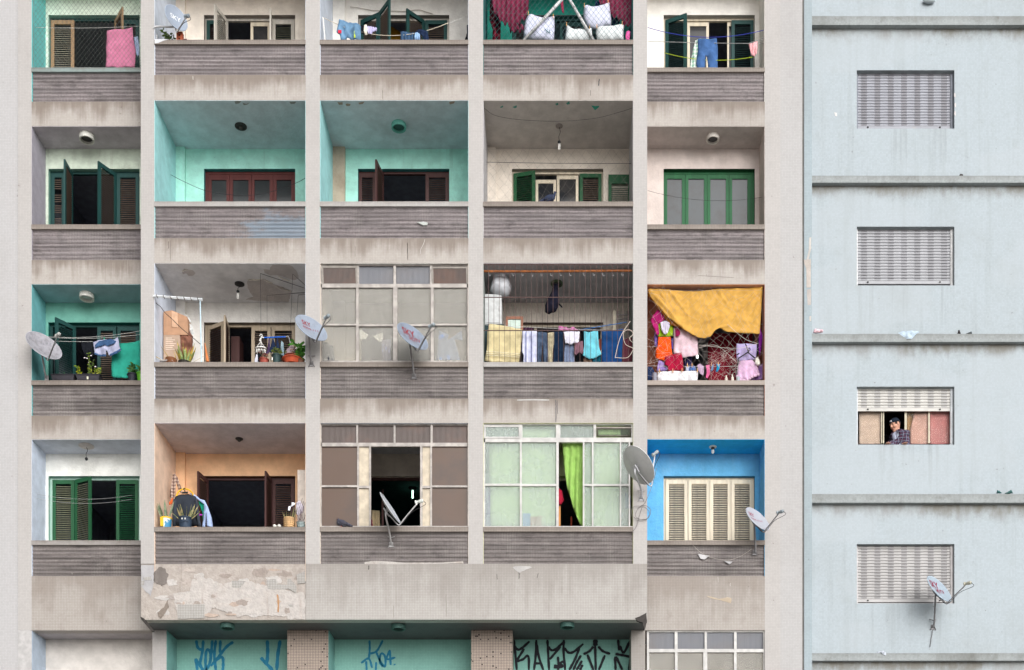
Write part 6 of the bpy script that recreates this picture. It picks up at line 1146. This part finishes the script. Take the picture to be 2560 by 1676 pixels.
for pl, c, lb, nm, cat, dy in (
    ([(190, 430), (250, 470), (300, 580), (240, 620), (205, 640), (220, 780), (190, 805), (150, 720), (100, 600), (95, 570), (150, 500)], C(166, 36, 104), 'magenta hooded top hanging at the upper left under the tarpaulin', 'hooded_top', 'top', -.02),
    ([(200, 610), (370, 650), (425, 680), (415, 815), (330, 825), (205, 820), (190, 700)], C(140, 170, 36), 'lime green cloth behind the white briefs', 'cloth', 'cloth', 0),
    ([(235, 620), (300, 598), (365, 620), (370, 680), (340, 770), (310, 795), (280, 780), (250, 700)], C(206, 200, 218), 'white briefs pegged over the lime green cloth', 'briefs', 'briefs', -.05),
    ([(210, 830), (385, 825), (395, 1000), (420, 1130), (350, 1150), (290, 1160), (165, 1130), (170, 990), (195, 980)], C(228, 84, 26), 'bright orange cloth hanging at the left', 'cloth', 'cloth', -.01),
    ([(430, 690), (600, 730), (770, 830), (775, 950), (785, 1080), (660, 1110), (545, 1135), (535, 1060), (425, 1075), (430, 900)], C(214, 186, 196), 'pale pink bath sheet hanging from under the tarpaulin', 'sheet', 'sheet', 0),
    ([(450, 690), (515, 690), (520, 800), (490, 835), (455, 825)], C(140, 30, 76), 'dark magenta glove shape over the pale pink sheet', 'garment', 'garment', -.04),
    ([(300, 1110), (420, 1080), (540, 1055), (560, 1180), (575, 1310), (350, 1320), (340, 1250), (300, 1220)], C(160, 26, 58), 'crimson towel over the white cloth on the sill', 'towel', 'towel', -.05),
    ([(210, 1165), (300, 1190), (300, 1240), (345, 1280), (340, 1320), (180, 1325)], C(146, 124, 180), 'lilac cloth left of the crimson towel', 'cloth', 'cloth', 0),
    ([(205, 1335), (450, 1320), (780, 1320), (775, 1400), (765, 1468), (200, 1468), (195, 1400)], C(224, 222, 226), 'long white cloth drying along the sill', 'cloth', 'cloth', -.08),
    ([(600, 1250), (655, 1245), (650, 1320), (605, 1325)], C(190, 194, 216), 'small pale blue garment pegged left of the blue shorts', 'garment', 'garment', -.03),
    ([(665, 1245), (735, 1245), (755, 1310), (640, 1322)], C(72, 104, 160), 'small blue shorts pegged above the white cloth', 'shorts', 'shorts', -.03),
    ([(765, 1235), (800, 1215), (860, 1250), (865, 1330), (850, 1390), (810, 1360), (780, 1310)], C(196, 170, 196), 'lilac printed garment beside the blue shorts', 'garment', 'garment', -.03),
    ([(890, 1240), (945, 1235), (950, 1320), (945, 1370), (915, 1420), (890, 1410), (905, 1340)], C(236, 110, 164), 'pink sock on the line', 'sock', 'sock', -.03),
    ([(965, 1230), (1000, 1230), (1000, 1300), (980, 1325), (958, 1320), (970, 1280)], C(120, 140, 176), 'grey blue patterned sock on the line', 'sock', 'sock', -.03),
    ([(1045, 1220), (1095, 1220), (1085, 1290), (1060, 1330), (1035, 1320), (1050, 1270)], C(34, 150, 196), 'turquoise sock on the line', 'sock', 'sock', -.03),
    ([(1335, 925), (1480, 925), (1625, 935), (1620, 1100), (1600, 1150), (1400, 1170), (1345, 1180), (1330, 1050)], C(178, 164, 206), 'lilac top part of the frilled dress', 'dress_top', 'dress', 0),
    ([(1370, 1180), (1560, 1160), (1620, 1230), (1665, 1330), (1650, 1370), (1560, 1400), (1500, 1440), (1390, 1450), (1340, 1395), (1345, 1300)], C(206, 170, 200), 'pink frilled skirt hanging below the black hanger', 'skirt', 'skirt', -.03),
    ([(1650, 1250), (1725, 1200), (1725, 1440), (1560, 1455), (1510, 1440), (1640, 1370)], C(150, 110, 176), 'violet cloth in the lower right corner by the skirt', 'cloth', 'cloth', .03),
    ([(150, 750), (195, 800), (190, 975), (150, 960)], C(120, 96, 170), 'violet strip hanging behind the magenta top', 'cloth', 'cloth', .05),
    ([(395, 850), (425, 850), (425, 1000), (400, 1000)], C(86, 70, 140), 'indigo strip between the orange cloth and the pink sheet', 'cloth', 'cloth', .03),
    ([(50, 1250), (120, 1260), (150, 1330), (110, 1460), (52, 1460)], C(40, 56, 92), 'navy bundle in the lower left corner', 'bundle', 'bundle', .02),
    ([(580, 1130), (690, 1110), (690, 1240), (580, 1240)], C(48, 44, 84), 'dark indigo cloth behind the crimson towel', 'cloth', 'cloth', .12)):
    LB[lb] = cloth(nm, lb, cat, cH, pl, y+dy, m_cloth(c, var=.16), amp=.016, folds=4, group=GC, wr=.012, crease=.012)
fr = MB(); k = 22; pa_, pb_ = [(1340, 1392), (1390, 1450), (1500, 1440), (1560, 1400), (1655, 1365)], None
for i, q in enumerate(smoothline([W(cH(*s_), y-.06) for s_ in pa_], 6)): fr.ball(q+Vector((0, .01*math.sin(i*2.1), 0)), (.022, .018, .028), 8, 6)
fr.build('ruffle', m_cloth(C(214, 180, 206)), LB['pink frilled skirt hanging below the black hanger'], smooth=True)
t = thing('clothes_hanger', 'black plastic hanger in front of the lilac dress', 'hanger', W(cH(1510, 1040), y-.08))
for a, b in (((1360, 1135), (1500, 1045)), ((1500, 1045), (1600, 1130)), ((1330, 1370), (1365, 1140)), ((1465, 925), (1510, 1040)), ((1340, 1080), (1375, 1062))): MB().tube([W(cH(*a), y-.08), W(cH(*b), y-.08)], .011, 6).build('hanger_arm', BLACKP, t)
MB().tube(smoothline([W(cH(*q), y-.08) for q in ((1500, 1040), (1530, 1010), (1525, 985), (1505, 990))]), .008, 6).build('hook', BLACKP, t)
cloth('umbrella', 'furled purple umbrella hanging at the right pillar', 'umbrella', cH, [(1640, 670), (1670, 655), (1680, 700), (1690, 740), (1715, 800), (1710, 860), (1690, 1000), (1670, 1090), (1655, 1000), (1655, 830), (1660, 740)], y-.04, m_cloth(C(122, 36, 138)), puff=.035)
cloth('shoe', 'white shoe hanging by its laces at the right pillar', 'shoe', cH, [(1600, 1140), (1640, 1110), (1665, 1150), (1680, 1230), (1640, 1245), (1600, 1210)], y-.06, m_plain(C(222, 218, 206)), puff=.035)
cloth('dark_jacket', 'dark green folded garment behind the purple umbrella', 'garment', cH, [(1655, 800), (1660, 1000), (1640, 1090), (1605, 1100), (1630, 950)], y+.02, m_cloth(C(36, 44, 46)))
cloth('curtain', 'dark red curtain drawn in the doorway of the right balcony', 'curtain', cH, [(1000, 770), (1565, 775), (1565, 1560), (920, 1560), (920, 900)], YB-.02, m_cloth(C(124, 28, 44), var=.15), amp=.035, folds=8, wr=.02)
line('line of socks and small garments above the sill', W(cH(60, 1240), y-.03), W(cH(1700, 1235), y-.03), .02); line('upper line holding the clothes under the tarpaulin', W(cH(60, 610), y), W(cH(1720, 640), y), .03)
for i, (x, z, w_) in enumerate(((225, 1315, 'left end of the long white cloth'), (415, 1315, 'middle left of the long white cloth'), (548, 1308, 'middle right of the long white cloth'), (770, 1310, 'right end of the long white cloth'), (625, 1240, 'small pale blue garment'), (692, 1240, 'small blue shorts'), (975, 1220, 'grey blue sock'), (1072, 1215, 'turquoise sock'))): peg('wooden peg on the '+w_, W(cH(x, z), y-.1))
for x, h0, lb in ((1186, 1372, 'shorter of two cream plastic bottles on the sill'), (1275, 1360, 'taller of two cream plastic bottles on the sill')):
    p = W(cH(x, 1470), YW+.07); p.z = zr(3, 0); hh = (1470-h0)/cH.k/S*1.03; MB().lathe([(.024, 0), (.027, hh*.05), (.027, hh*.6), (.02, hh*.68), (.011, hh*.74), (.011, hh*.84), (.014, hh*.85), (.012, hh)], p, 14).build('bottle', m_plain(C(226, 216, 204), .4), smooth=False, label=lb, cat='bottle', group='bottles on the sill')
p = W(cH(1357, 1470), YW+.08); p.z = zr(3, 0); MB().lathe([(.03, 0), (.034, .09), (.036, .09), (.036, .1), (.001, .1)], p, 14).build('tin_can', m_check(C(200, 200, 196), C(150, 170, 190), C(90, 110, 130), 30), label='small tin can on the sill right of the cream bottles', cat='can')
p = W(cH(155, 1465), YW+.08); p.z = zr(3, 0); MB().lathe([(.04, 0), (.05, .12), (.046, .17), (.03, .18), (.001, .18)], p, 14).build('jar', m_glass(C(150, 150, 166), .4, .15), label='cloudy jar on the sill left of the long white cloth', cat='jar')
n_ = net('torn tangled white net hanging across the balcony with the tarpaulin', COLS[5][1]+.02, COLS[5][2]-.02, zr(3, 0), zc[3]-.1, YW+.025, .15, m_plain(C(176, 166, 160)), .0014, .13, seed=21)
tg = MB(); rg = random.Random(9)
for i in range(46):
    a = W(cH(rg.gauss(1180, 160), rg.gauss(1180, 130)), YW+.05); pts = [a]
    for k in range(4): pts.append(pts[-1]+Vector((rg.uniform(-.11, .11), rg.uniform(-.02, .02), rg.uniform(-.1, .1))))
    tg.tube(smoothline(pts, 3), .0014, 3, False)
for i in range(26):
    a = W(cH(rg.uniform(60, 900), rg.uniform(900, 1440)), YW+.04); pts = [a, a+Vector((rg.uniform(-.2, .2), 0, rg.uniform(-.15, .15))), a+Vector((rg.uniform(-.3, .3), 0, rg.uniform(-.2, .2)))]; tg.tube(smoothline(pts, 3), .0014, 3, False)
tg.build('net_tangle', m_plain(C(206, 196, 190)), n_, kind='stuff')
for q in (((790, 940), (1330, 990), (1640, 920)), ((790, 980), (1050, 950), (1330, 1180)), ((1200, 640), (1450, 850), (1640, 920))): MB().tube(smoothline([W(cH(*s_), YW+.03) for s_ in q]), .0035, 5).build('cord', m_plain(C(200, 190, 184)), n_)
MB().box(*(lambda p: (p.x-.02, p.x+.02, p.y, p.y+.01, p.z-.03, p.z+.03))(W(cH(770, 1105), YB+.6))).build('lit_lamp', m_emit((.85, 1, .95, 1), 3.0), label='small lit lamp seen inside the dark doorway of the right balcony', cat='lamp')
# -- fourth storey left: thin lines
for a, b, lb in (((255, 565), (960, 575), 'upper thin line in front of the green shutters'), ((255, 598), (960, 605), 'lower thin line in front of the green shutters')): line(lb, W(cL4(*a), YW+.2), W(cL4(*b), YW+.2), .09, .0026, C(170, 170, 170))
# -- fourth storey, peach balcony: jacket, shirts
y = .30
t = thing('suit_jacket', 'dark suit jacket on a black hanger in the peach balcony', 'jacket', W(cK(490, 990), y))
cloth('jacket_body', None, None, cK, [(440, 515), (540, 510), (600, 530), (650, 545), (680, 620), (700, 800), (730, 990), (300, 990), (300, 800), (320, 600), (350, 545), (400, 525)], y, m_cloth(C(50, 54, 62)), parent=t, amp=.03, folds=3, puff=.07)
for s_ in ([(320, 580), (365, 600), (365, 800), (350, 988), (300, 988), (300, 780)], [(640, 560), (675, 600), (700, 780), (732, 990), (690, 990), (650, 800)]): cloth('sleeve', None, None, cK, s_, y-.08, m_cloth(C(58, 63, 72)), parent=t, puff=.035)
MB().tube([W(cK(448, 490), y-.02), W(cK(535, 488), y-.02)], .016, 6).build('hanger_bar', BLACKP, t); MB().tube(smoothline([W(cK(*q), y-.02) for q in ((490, 490), (485, 460), (470, 435), (480, 420), (492, 432))]), .007, 6).build('hanger_hook', BLACKP, t)
MB().tube(smoothline([W(cK(*q), y+.06) for q in ((360, 545), (385, 490), (430, 448), (490, 432), (550, 448), (595, 490), (615, 530))]), .014, 8).build('yellow_hoop', m_plain(C(236, 180, 24), .4), smooth=True, label='yellow plastic hoop above the dark suit jacket', cat='hoop')
cloth('blue_shirt', 'light blue shirt hanging beside the dark jacket', 'shirt', cK, [(545, 500), (600, 500), (680, 550), (720, 590), (780, 600), (840, 720), (880, 850), (900, 995), (820, 995), (815, 850), (800, 760), (790, 995), (750, 995), (765, 800), (775, 660), (690, 600), (620, 540)], y+.08, m_cloth(C(160, 178, 214)), amp=.025)
cloth('green_shirt', 'green shirt between the dark jacket and the blue shirt', 'shirt', cK, [(685, 610), (780, 605), (770, 760), (760, 900), (740, 760), (700, 660)], y+.12, m_cloth(C(30, 140, 112)))
cloth('checked_shirt', 'brown and white checked shirt hanging in the corner of the peach balcony', 'shirt', cK, [(310, 225), (340, 210), (380, 260), (420, 370), (445, 430), (440, 500), (400, 460), (360, 340), (345, 460), (340, 560), (265, 560), (280, 450), (300, 300)], y+.35, m_check(C(120, 92, 84), C(190, 170, 156), C(70, 56, 54), 16))
cloth('orange_cloth', 'small orange cloth left of the dark jacket', 'cloth', cK, [(300, 575), (318, 570), (305, 650), (255, 670), (252, 640)], y-.02, m_cloth(C(214, 106, 60)))
cloth('purple_cloth', 'small purple cloth between the jacket and the blue shirt', 'cloth', cK, [(700, 800), (750, 815), (745, 830), (705, 832)], y+.02, m_cloth(C(190, 60, 190)))
b_ = BAY[(4, 2)]; xa, xb = X(cK(2165, 0)[0], .75), COLS[2][2]-.02; p = Vector(((xa+xb)/2, .8, b_[3])); zt = Z(cK(0, 150)[1], .75); t = thing('white_locker', 'tall white cupboard at the right end of the peach balcony', 'cupboard', p); MB().box(xa, xb, .75, 1.15, b_[3], zt).build('body', m_plain(C(224, 214, 204), .6), t); MB().box(xa+.01, xb-.01, .738, .7495, b_[3]+.05, zt-.01).build('door', m_plain(C(228, 218, 208), .6), t)
# -- fourth storey, brown glazing: lit lamp and things inside
b_ = BAY[(4, 3)]; p = W(cP(975, 790), YB+1.6); t = thing('room_lamp', 'lit greenish white lamp hanging in the dark room behind the brown glazing', 'lamp', p); MB().lathe([(.012, -.07), (.017, -.06), (.017, .08), (.014, .09)], p, 14).build('tube', m_emit((.62, 1, .8, 1), 2.5), t); MB().lathe([(.05, .09), (.1, .16), (.1, .18)], p, 16).build('holder', DARKM, t)
MB().tube([p+Vector((0, 0, .18)), Vector((p.x, p.y, b_[4]-.001))], .012, 6).build('stem', DARKM, t)
cloth('cream_curtain', 'cream curtain behind the edge-on dish', 'curtain', cP, [(540, 950), (630, 960), (630, 1130), (540, 1130)], YB+.5, m_cloth(C(206, 186, 150)))
MB().box(X(cP(650, 0)[0], YB+.4), X(cP(672, 0)[0], YB+.4), YB+.38, YB+.44, b_[3], b_[2]-.1).build('door_edge', wB, apt)
cloth('red_cloth', 'dark red cloth at the left edge of the open brown glazing', 'cloth', cP, [(538, 1040), (550, 1060), (556, 1130), (538, 1130)], .2, m_cloth(C(140, 30, 70)))
# -- fourth storey, green curtains
GC1 = m_cloth(C(202, 240, 172, 1.1), var=.06, transl=.2); GC2 = m_cloth(C(164, 204, 110, .95), var=.1, transl=.2)
yy = .16
cloth('curtain', 'pale green curtain behind the two left panes', 'curtain', cO, [(110, 110), (500, 110), (940, 110), (930, 1325), (520, 1325), (130, 1325)], yy, GC1, amp=.025, folds=9, wr=.005, group='green curtains')
cloth('curtain', 'bright green curtain swept aside in the open gap', 'curtain', cO, [(1020, 240), (1390, 240), (1395, 1330), (1262, 1330), (1200, 1210), (1130, 1000), (1080, 830), (1040, 560)], yy, GC2, amp=.05, folds=5, wr=.01, h=.025, group='green curtains')
cloth('curtain', 'pale green curtain behind the right panes', 'curtain', cO, [(1400, 120), (1745, 120), (1740, 1325), (1400, 1325)], yy+.03, GC1, amp=.025, folds=5, wr=.005, group='green curtains')
cloth('red_shirt', 'red shirt hanging in the gap beside the green curtain', 'shirt', cO, [(930, 850), (980, 845), (1020, 880), (1030, 950), (1045, 1000), (1010, 1050), (980, 1060), (925, 1050)], .36, RED, puff=.04)
MB().box(X(cO(975, 0)[0], .4), X(cO(1000, 0)[0], .4), .39, .43, floor_z(4), Z(cO(0, 1060)[1], .4)).build('wooden_post', m_plain(C(206, 140, 80), .7), label='pale wooden post below the red shirt', cat='post')
MB().lathe([(.014, 0), (.02, .3), (.014, .5), (.02, .62), (.014, .64)], (X(cO(1132, 0)[0], .6), .6, Z(cO(0, 1330)[1], .6)-.45), 12).build('red_pole', m_plain(C(170, 70, 50)), label='reddish turned pole standing in the dark gap', cat='pole')
cabinet('blue drum shape behind the second green pane', cO, 530, 625, 1160, 1325, .105, .14, m_plain(C(80, 140, 190)), 'box', 'box', False); cabinet('brown carton behind the second green pane', cO, 620, 765, 1200, 1325, .105, .14, CARD, 'carton', 'carton', False)
cabinet('purple panel standing behind the leftmost green pane', cO, 66, 128, 830, 1325, .12, .145, m_plain(C(90, 80, 130)), 'panel', 'panel', False); cloth('blue_cloth', 'dark blue cloth behind the rightmost green pane', 'cloth', cO, [(1800, 900), (1870, 950), (1865, 1100), (1800, 1090)], .3, m_cloth(C(40, 70, 150)))
# -- oddments on the ledges of the blue building
def rag(label, crop, pts, y, c, nm='rag', cat='rag', puff=.03): return cloth(nm, label, cat, crop, pts, y, m_cloth(c), puff=puff, wr=.03)
ry = YS+.02
rag('crumpled pink rag lying on the middle ledge near the corner', cR3, [(1098, 372), (1105, 352), (1135, 348), (1162, 358), (1155, 372)], ry, C(226, 190, 198))
rag('pale blue cloth draped over the middle ledge', cR3, [(1615, 370), (1640, 360), (1700, 356), (1745, 365), (1725, 380), (1700, 405), (1670, 408), (1645, 390)], YS-.012, C(184, 200, 214), 'draped_cloth', 'cloth', .015)
rag('small dark tuft on the middle ledge', cR3, [(1976, 376), (1980, 355), (1990, 352), (1996, 376)], ry, C(70, 66, 66)); rag('small ragged scrap farther right on the middle ledge', cR3, [(2025, 376), (2060, 360), (2068, 376)], ry, C(84, 90, 92))
rag('small teal scrap on the third ledge, left of two', cR4, [(2212, 422), (2216, 404), (2235, 408), (2248, 422)], ry, C(70, 110, 110)); rag('small teal scrap on the third ledge, right of two', cR4, [(2262, 422), (2290, 406), (2302, 400), (2314, 422)], ry, C(80, 116, 114))
rag('grey white scrap hanging over the lowest ledge', cR5, [(1480, 614), (1500, 602), (1525, 600), (1548, 618), (1545, 630), (1528, 626), (1510, 612)], YS-.012, C(190, 196, 206), puff=.012)
rag('dark tuft on the second ledge', cR2, [(1985, 340), (1996, 322), (2008, 332), (2014, 342)], ry, C(80, 74, 72))
wire('antenna_rod', 'thin rod hanging from the foot of the lowest dish', 'rod', [W(cU(1138, 1210), YV-.02), W(cU(1102, 1440), YV-.02)], .006, GREYM)
MB().ball((X(1800+525, YV-.1), YV-.05, Z(-4, YV-.1)), (.12, .05, .05), 14, 8).build('wall_fitting', m_plain(C(170, 178, 182)), label='pale fitting at the upper edge on the blue wall', cat='fitting')
def pcurt(label, pts, c, y, fo=3): return cloth('curtain', label, 'curtain', cPN, pts, y, m_cloth(c, var=.1, transl=.1), amp=.012, folds=fo*2, wr=.005, group='curtains behind the sliding sashes')
yc = YV+.19
pcurt('beige pink curtain behind the left sash of the open window', [(215, 690), (640, 690), (640, 1330), (215, 1330)], C(224, 200, 190), yc); pcurt('pale pink curtain right of the leaning person', [(1290, 715), (1570, 715), (1570, 1330), (1210, 1330), (1215, 1050)], C(228, 182, 176), yc)
pcurt('rose curtain behind the rightmost sash', [(1585, 670), (2000, 670), (2000, 1330), (1585, 1330)], C(214, 142, 148), yc); pcurt('tan curtain edge beside the leaning person', [(1145, 715), (1290, 715), (1215, 1050), (1200, 1330), (1145, 1330)], C(190, 150, 106), yc+.04, 1)

# ================================================================ the person at the open window
def person():
    zs = Z(WINS[2][1], YV); P0 = Vector((X(cPN(990, 0)[0], YV+.22), YV+.24, zs)); t = thing('person', 'person in a dark backward cap and plaid shirt leaning out of the window, looking down', 'person', P0)
    f = Vector((-.76, -.65, 0)).normalized(); s = Vector((-f.y, f.x, 0)); up = Vector((0, 0, 1))      # facing, own left side... towards the sill
    def q(a, l, h): return P0+f*a+s*l+up*h
    chest = q(-.02, .03, .15); neck = q(.045, .0, .35); H = q(.10, -.005, .455)
    SK = m_plain(C(204, 154, 132), .6, var=.05); b = MB()
    F = Matrix((s, f, up)).transposed().to_4x4()
    hd = (F @ Matrix.Rotation(R(16), 4, 'Z') @ Matrix.Rotation(R(-26), 4, 'X'))       # head pitched down
    def hp(x, y, z): return H+hd.to_3x3() @ Vector((x, y, z))
    b.ball(H, (.075, .094, .105), 18, 14, hd).ball(hp(0, .035, -.075), (.052, .058, .055), 14, 10, hd).ball(hp(0, .075, -.098), (.026, .024, .024), 10, 8, hd)
    b.tube([hp(0, .088, .025), hp(0, .112, -.018), hp(0, .098, -.03)], [.012, .018, .012], 8); b.ball(hp(0, .082, .042), (.055, .018, .014), 10, 6, hd)
    b.ball(hp(0, .086, -.058), (.026, .016, .012), 10, 6, hd).ball(hp(.04, .055, -.03), (.03, .035, .035), 8, 6, hd).ball(hp(-.04, .055, -.03), (.03, .035, .035), 8, 6, hd)
    for x in (-1, 1): b.ball(hp(x*.078, -.005, -.005), (.012, .024, .034), 10, 8, hd)
    b.tube([H+up*-.03, neck, chest+up*.1], [.058, .058, .075], 12)
    b.ball(chest, (.17, .10, .2), 16, 12, F).ball(q(-.06, .02, -.15), (.155, .1, .22), 16, 10, F)
    sh = [q(.0, .17, .255), q(-.02, -.17, .265)]
    el = [q(.02, .22, .0), q(.0, -.25, .02)]; wr = [q(.12, .24, .03), q(.15, -.22, .03)]
    wr[0] = Vector((X(cPN(760, 0)[0], YV+.05), YV+.07, zs+.035)); el[0] = wr[0].lerp(sh[0], .5)+Vector((.0, .06, -.05)); wr[1] = Vector((X(cPN(1100, 0)[0], YV+.05), YV+.07, zs+.035)); el[1] = wr[1].lerp(sh[1], .45)+Vector((.07, .03, -.04))
    for i in (0, 1):
        b.tube([chest+up*.08, sh[i]], [.07, .055], 10).tube([sh[i], el[i]], [.052, .042], 10).tube([el[i], wr[i]], [.042, .03], 10)
        d = Vector((0, -1, -.05)).normalized(); palm = wr[i]+d*.045; b.ball(wr[i]+d*.04+Vector((0, 0, -.006)), (.04, .05, .016), 12, 8)
        for k in range(4):
            o = palm+Vector((-.028+k*.019, -.03, -.004)); ln = (.05, .058, .054, .042)[k]; b.tube([o+Vector((0, .03, 0)), o+Vector((0, -ln*.5, .0)), o+Vector((0, -ln, -.012))], [.0085, .008, .0065], 6)
        sg = -1 if i == 0 else 1; b.tube([palm+Vector((sg*-.03, .02, 0)), palm+Vector((sg*-.055, -.005, 0)), palm+Vector((sg*-.06, -.03, -.005))], [.010, .009, .007], 6)
    fz = Z(WINS[2][1]+150, YV)
    for x in (-1, 1): b.tube([q(-.07, x*.085, -.3), q(-.1, x*.09, -.62), Vector((q(-.1, x*.09, 0).x, q(-.1, x*.09, 0).y, fz+.06))], [.085, .062, .045], 10).ball(Vector((q(-.07, x*.09, 0).x, q(-.07, x*.09, 0).y, fz+.04)), (.05, .11, .04), 10, 6, F)
    o = b.build('body', SK, t); md = o.modifiers.new('skin', 'REMESH'); md.mode = 'VOXEL'; md.voxel_size = .0065; md.use_smooth_shade = True; sm = o.modifiers.new('soft', 'SMOOTH'); sm.iterations = 3
    # clothes follow the body
    def torso(name, mat, grow, gap, lo, hi, thick=.006):
        m = MB(); nz, na = 14, 36; vs = []
        for i in range(nz+1):
            k = i/nz; h = lo+(hi-lo)*k; base = q(-.06, .02, -.15).lerp(chest, min(1, max(0, (h+.15)/.30))) if h < .15 else chest.lerp(neck, (h-.15)/.2*.9)
            a = .168 if h < .19 else .168*math.sqrt(max(.05, 1-((h-.19)/.19)**2)); dd = .108 if h < .17 else .108*math.sqrt(max(.12, 1-((h-.17)/.22)**2)); a = max(a, .075); dd = max(dd, .07)
            for j in range(na+1):
                an = gap+(2*math.pi-2*gap)*j/na; rr = grow+.006*math.sin(an*5+h*14)
                p = Vector((base.x, base.y, P0.z+h))+s*(math.sin(an)*(a+rr))+f*(math.cos(an)*(dd+rr)); vs.append(p)
        m.add(vs, [(i*(na+1)+j, i*(na+1)+j+1, (i+1)*(na+1)+j+1, (i+1)*(na+1)+j) for i in range(nz) for j in range(na)])
        oo = m.build(name, mat, t, smooth=True); sd = oo.modifiers.new('thickness', 'SOLIDIFY'); sd.thickness = thick; return oo
    torso('tee_shirt', m_cloth(C(206, 212, 236)), .008, 0.0, -.36, .32); PL = m_check(C(40, 46, 70, .8), C(96, 66, 84, .8), C(170, 170, 190, .7), 17.0); torso('plaid_shirt', PL, .024, R(24), -.38, .335)
    sl = MB()
    for i in (0, 1):
        pts = smoothline([chest.lerp(sh[i], .75)+up*.03, sh[i], sh[i].lerp(el[i], .5), el[i], el[i].lerp(wr[i], .6), wr[i].lerp(el[i], .12)], 4); n = len(pts); sl.tube(pts, [.075-.032*k/(n-1)+.004*math.sin(k*1.8) for k in range(n)], 14)
    sl.build('sleeves', PL, t, smooth=True)
    for sd_ in (-1, 1): cl = MB(); base = neck+up*-.02; cl.add([base+s*sd_*.03+f*.07, base+s*sd_*.085+f*.02+up*.02, base+s*sd_*.11+f*.05+up*-.05, base+s*sd_*.06+f*.10+up*-.06], [(0, 1, 2, 3)]); oo = cl.build('collar', PL, t); oo.modifiers.new('thickness', 'SOLIDIFY').thickness = .008
    # cap worn backwards, hair, features
    cp = MB(); nz, na = 8, 28; vs = []
    for i in range(nz+1):
        an = math.pi/2*i/nz; r_ = math.cos(an) if i < nz else .01; zz = math.sin(an)
        for j in range(na): fi = 2*math.pi*j/na; vs.append(hp(.084*r_*math.cos(fi), -.004+.104*r_*math.sin(fi), .035+.088*zz-.02*math.sin(fi)*-1*(1-zz)*.4))
    cp.add(vs, [(i*na+j, i*na+(j+1) % na, (i+1)*na+(j+1) % na, (i+1)*na+j) for i in range(nz) for j in range(na)]); oc = cp.build('cap', m_cloth(C(30, 38, 50)), t, smooth=True); oc.modifiers.new('thickness', 'SOLIDIFY').thickness = .006
    br = MB(); vs = []
    for k in range(9): an = R(-60+15*k); vs += [hp(.075*math.sin(an), -.09*math.cos(an), .03), hp(.08*math.sin(an), -.09*math.cos(an)-.06*math.cos(an), .012)]
    br.add(vs, [(2*k, 2*k+1, 2*k+3, 2*k+2) for k in range(8)]); ob = br.build('cap_brim', m_cloth(C(28, 34, 46)), oc); ob.modifiers.new('thickness', 'SOLIDIFY').thickness = .006
    em = MB()
    for x, z in ((-.012, .082), (.012, .084), (-.004, .066), (.014, .066)): em.ball(hp(x+.006, .084, z), (.011, .008, .013), 8, 6, hd)
    em.build('cap_emblem', m_plain(C(232, 230, 240)), oc, smooth=True)
    hr = MB()
    for x in (-1, 1): hr.ball(hp(x*.068, -.005, .018), (.014, .06, .03), 10, 8, hd)
    hr.ball(hp(0, -.075, .0), (.062, .03, .05), 12, 8, hd); hr.build('hair', m_plain(C(52, 40, 36), .8), t, smooth=True)
    for x in (-1, 1):
        MB().ball(hp(x*.032, .087, .018), (.013, .008, .007), 8, 6, hd).build('eye', m_plain(C(40, 32, 32)), t, smooth=True); MB().ball(hp(x*.033, .092, .036), (.020, .006, .005), 8, 6, hd).build('eyebrow', m_plain(C(58, 44, 40)), t, smooth=True)
    MB().ball(hp(0, .1, -.06), (.024, .007, .007), 10, 6, hd).build('mouth', m_plain(C(170, 84, 84)), t, smooth=True)
person()
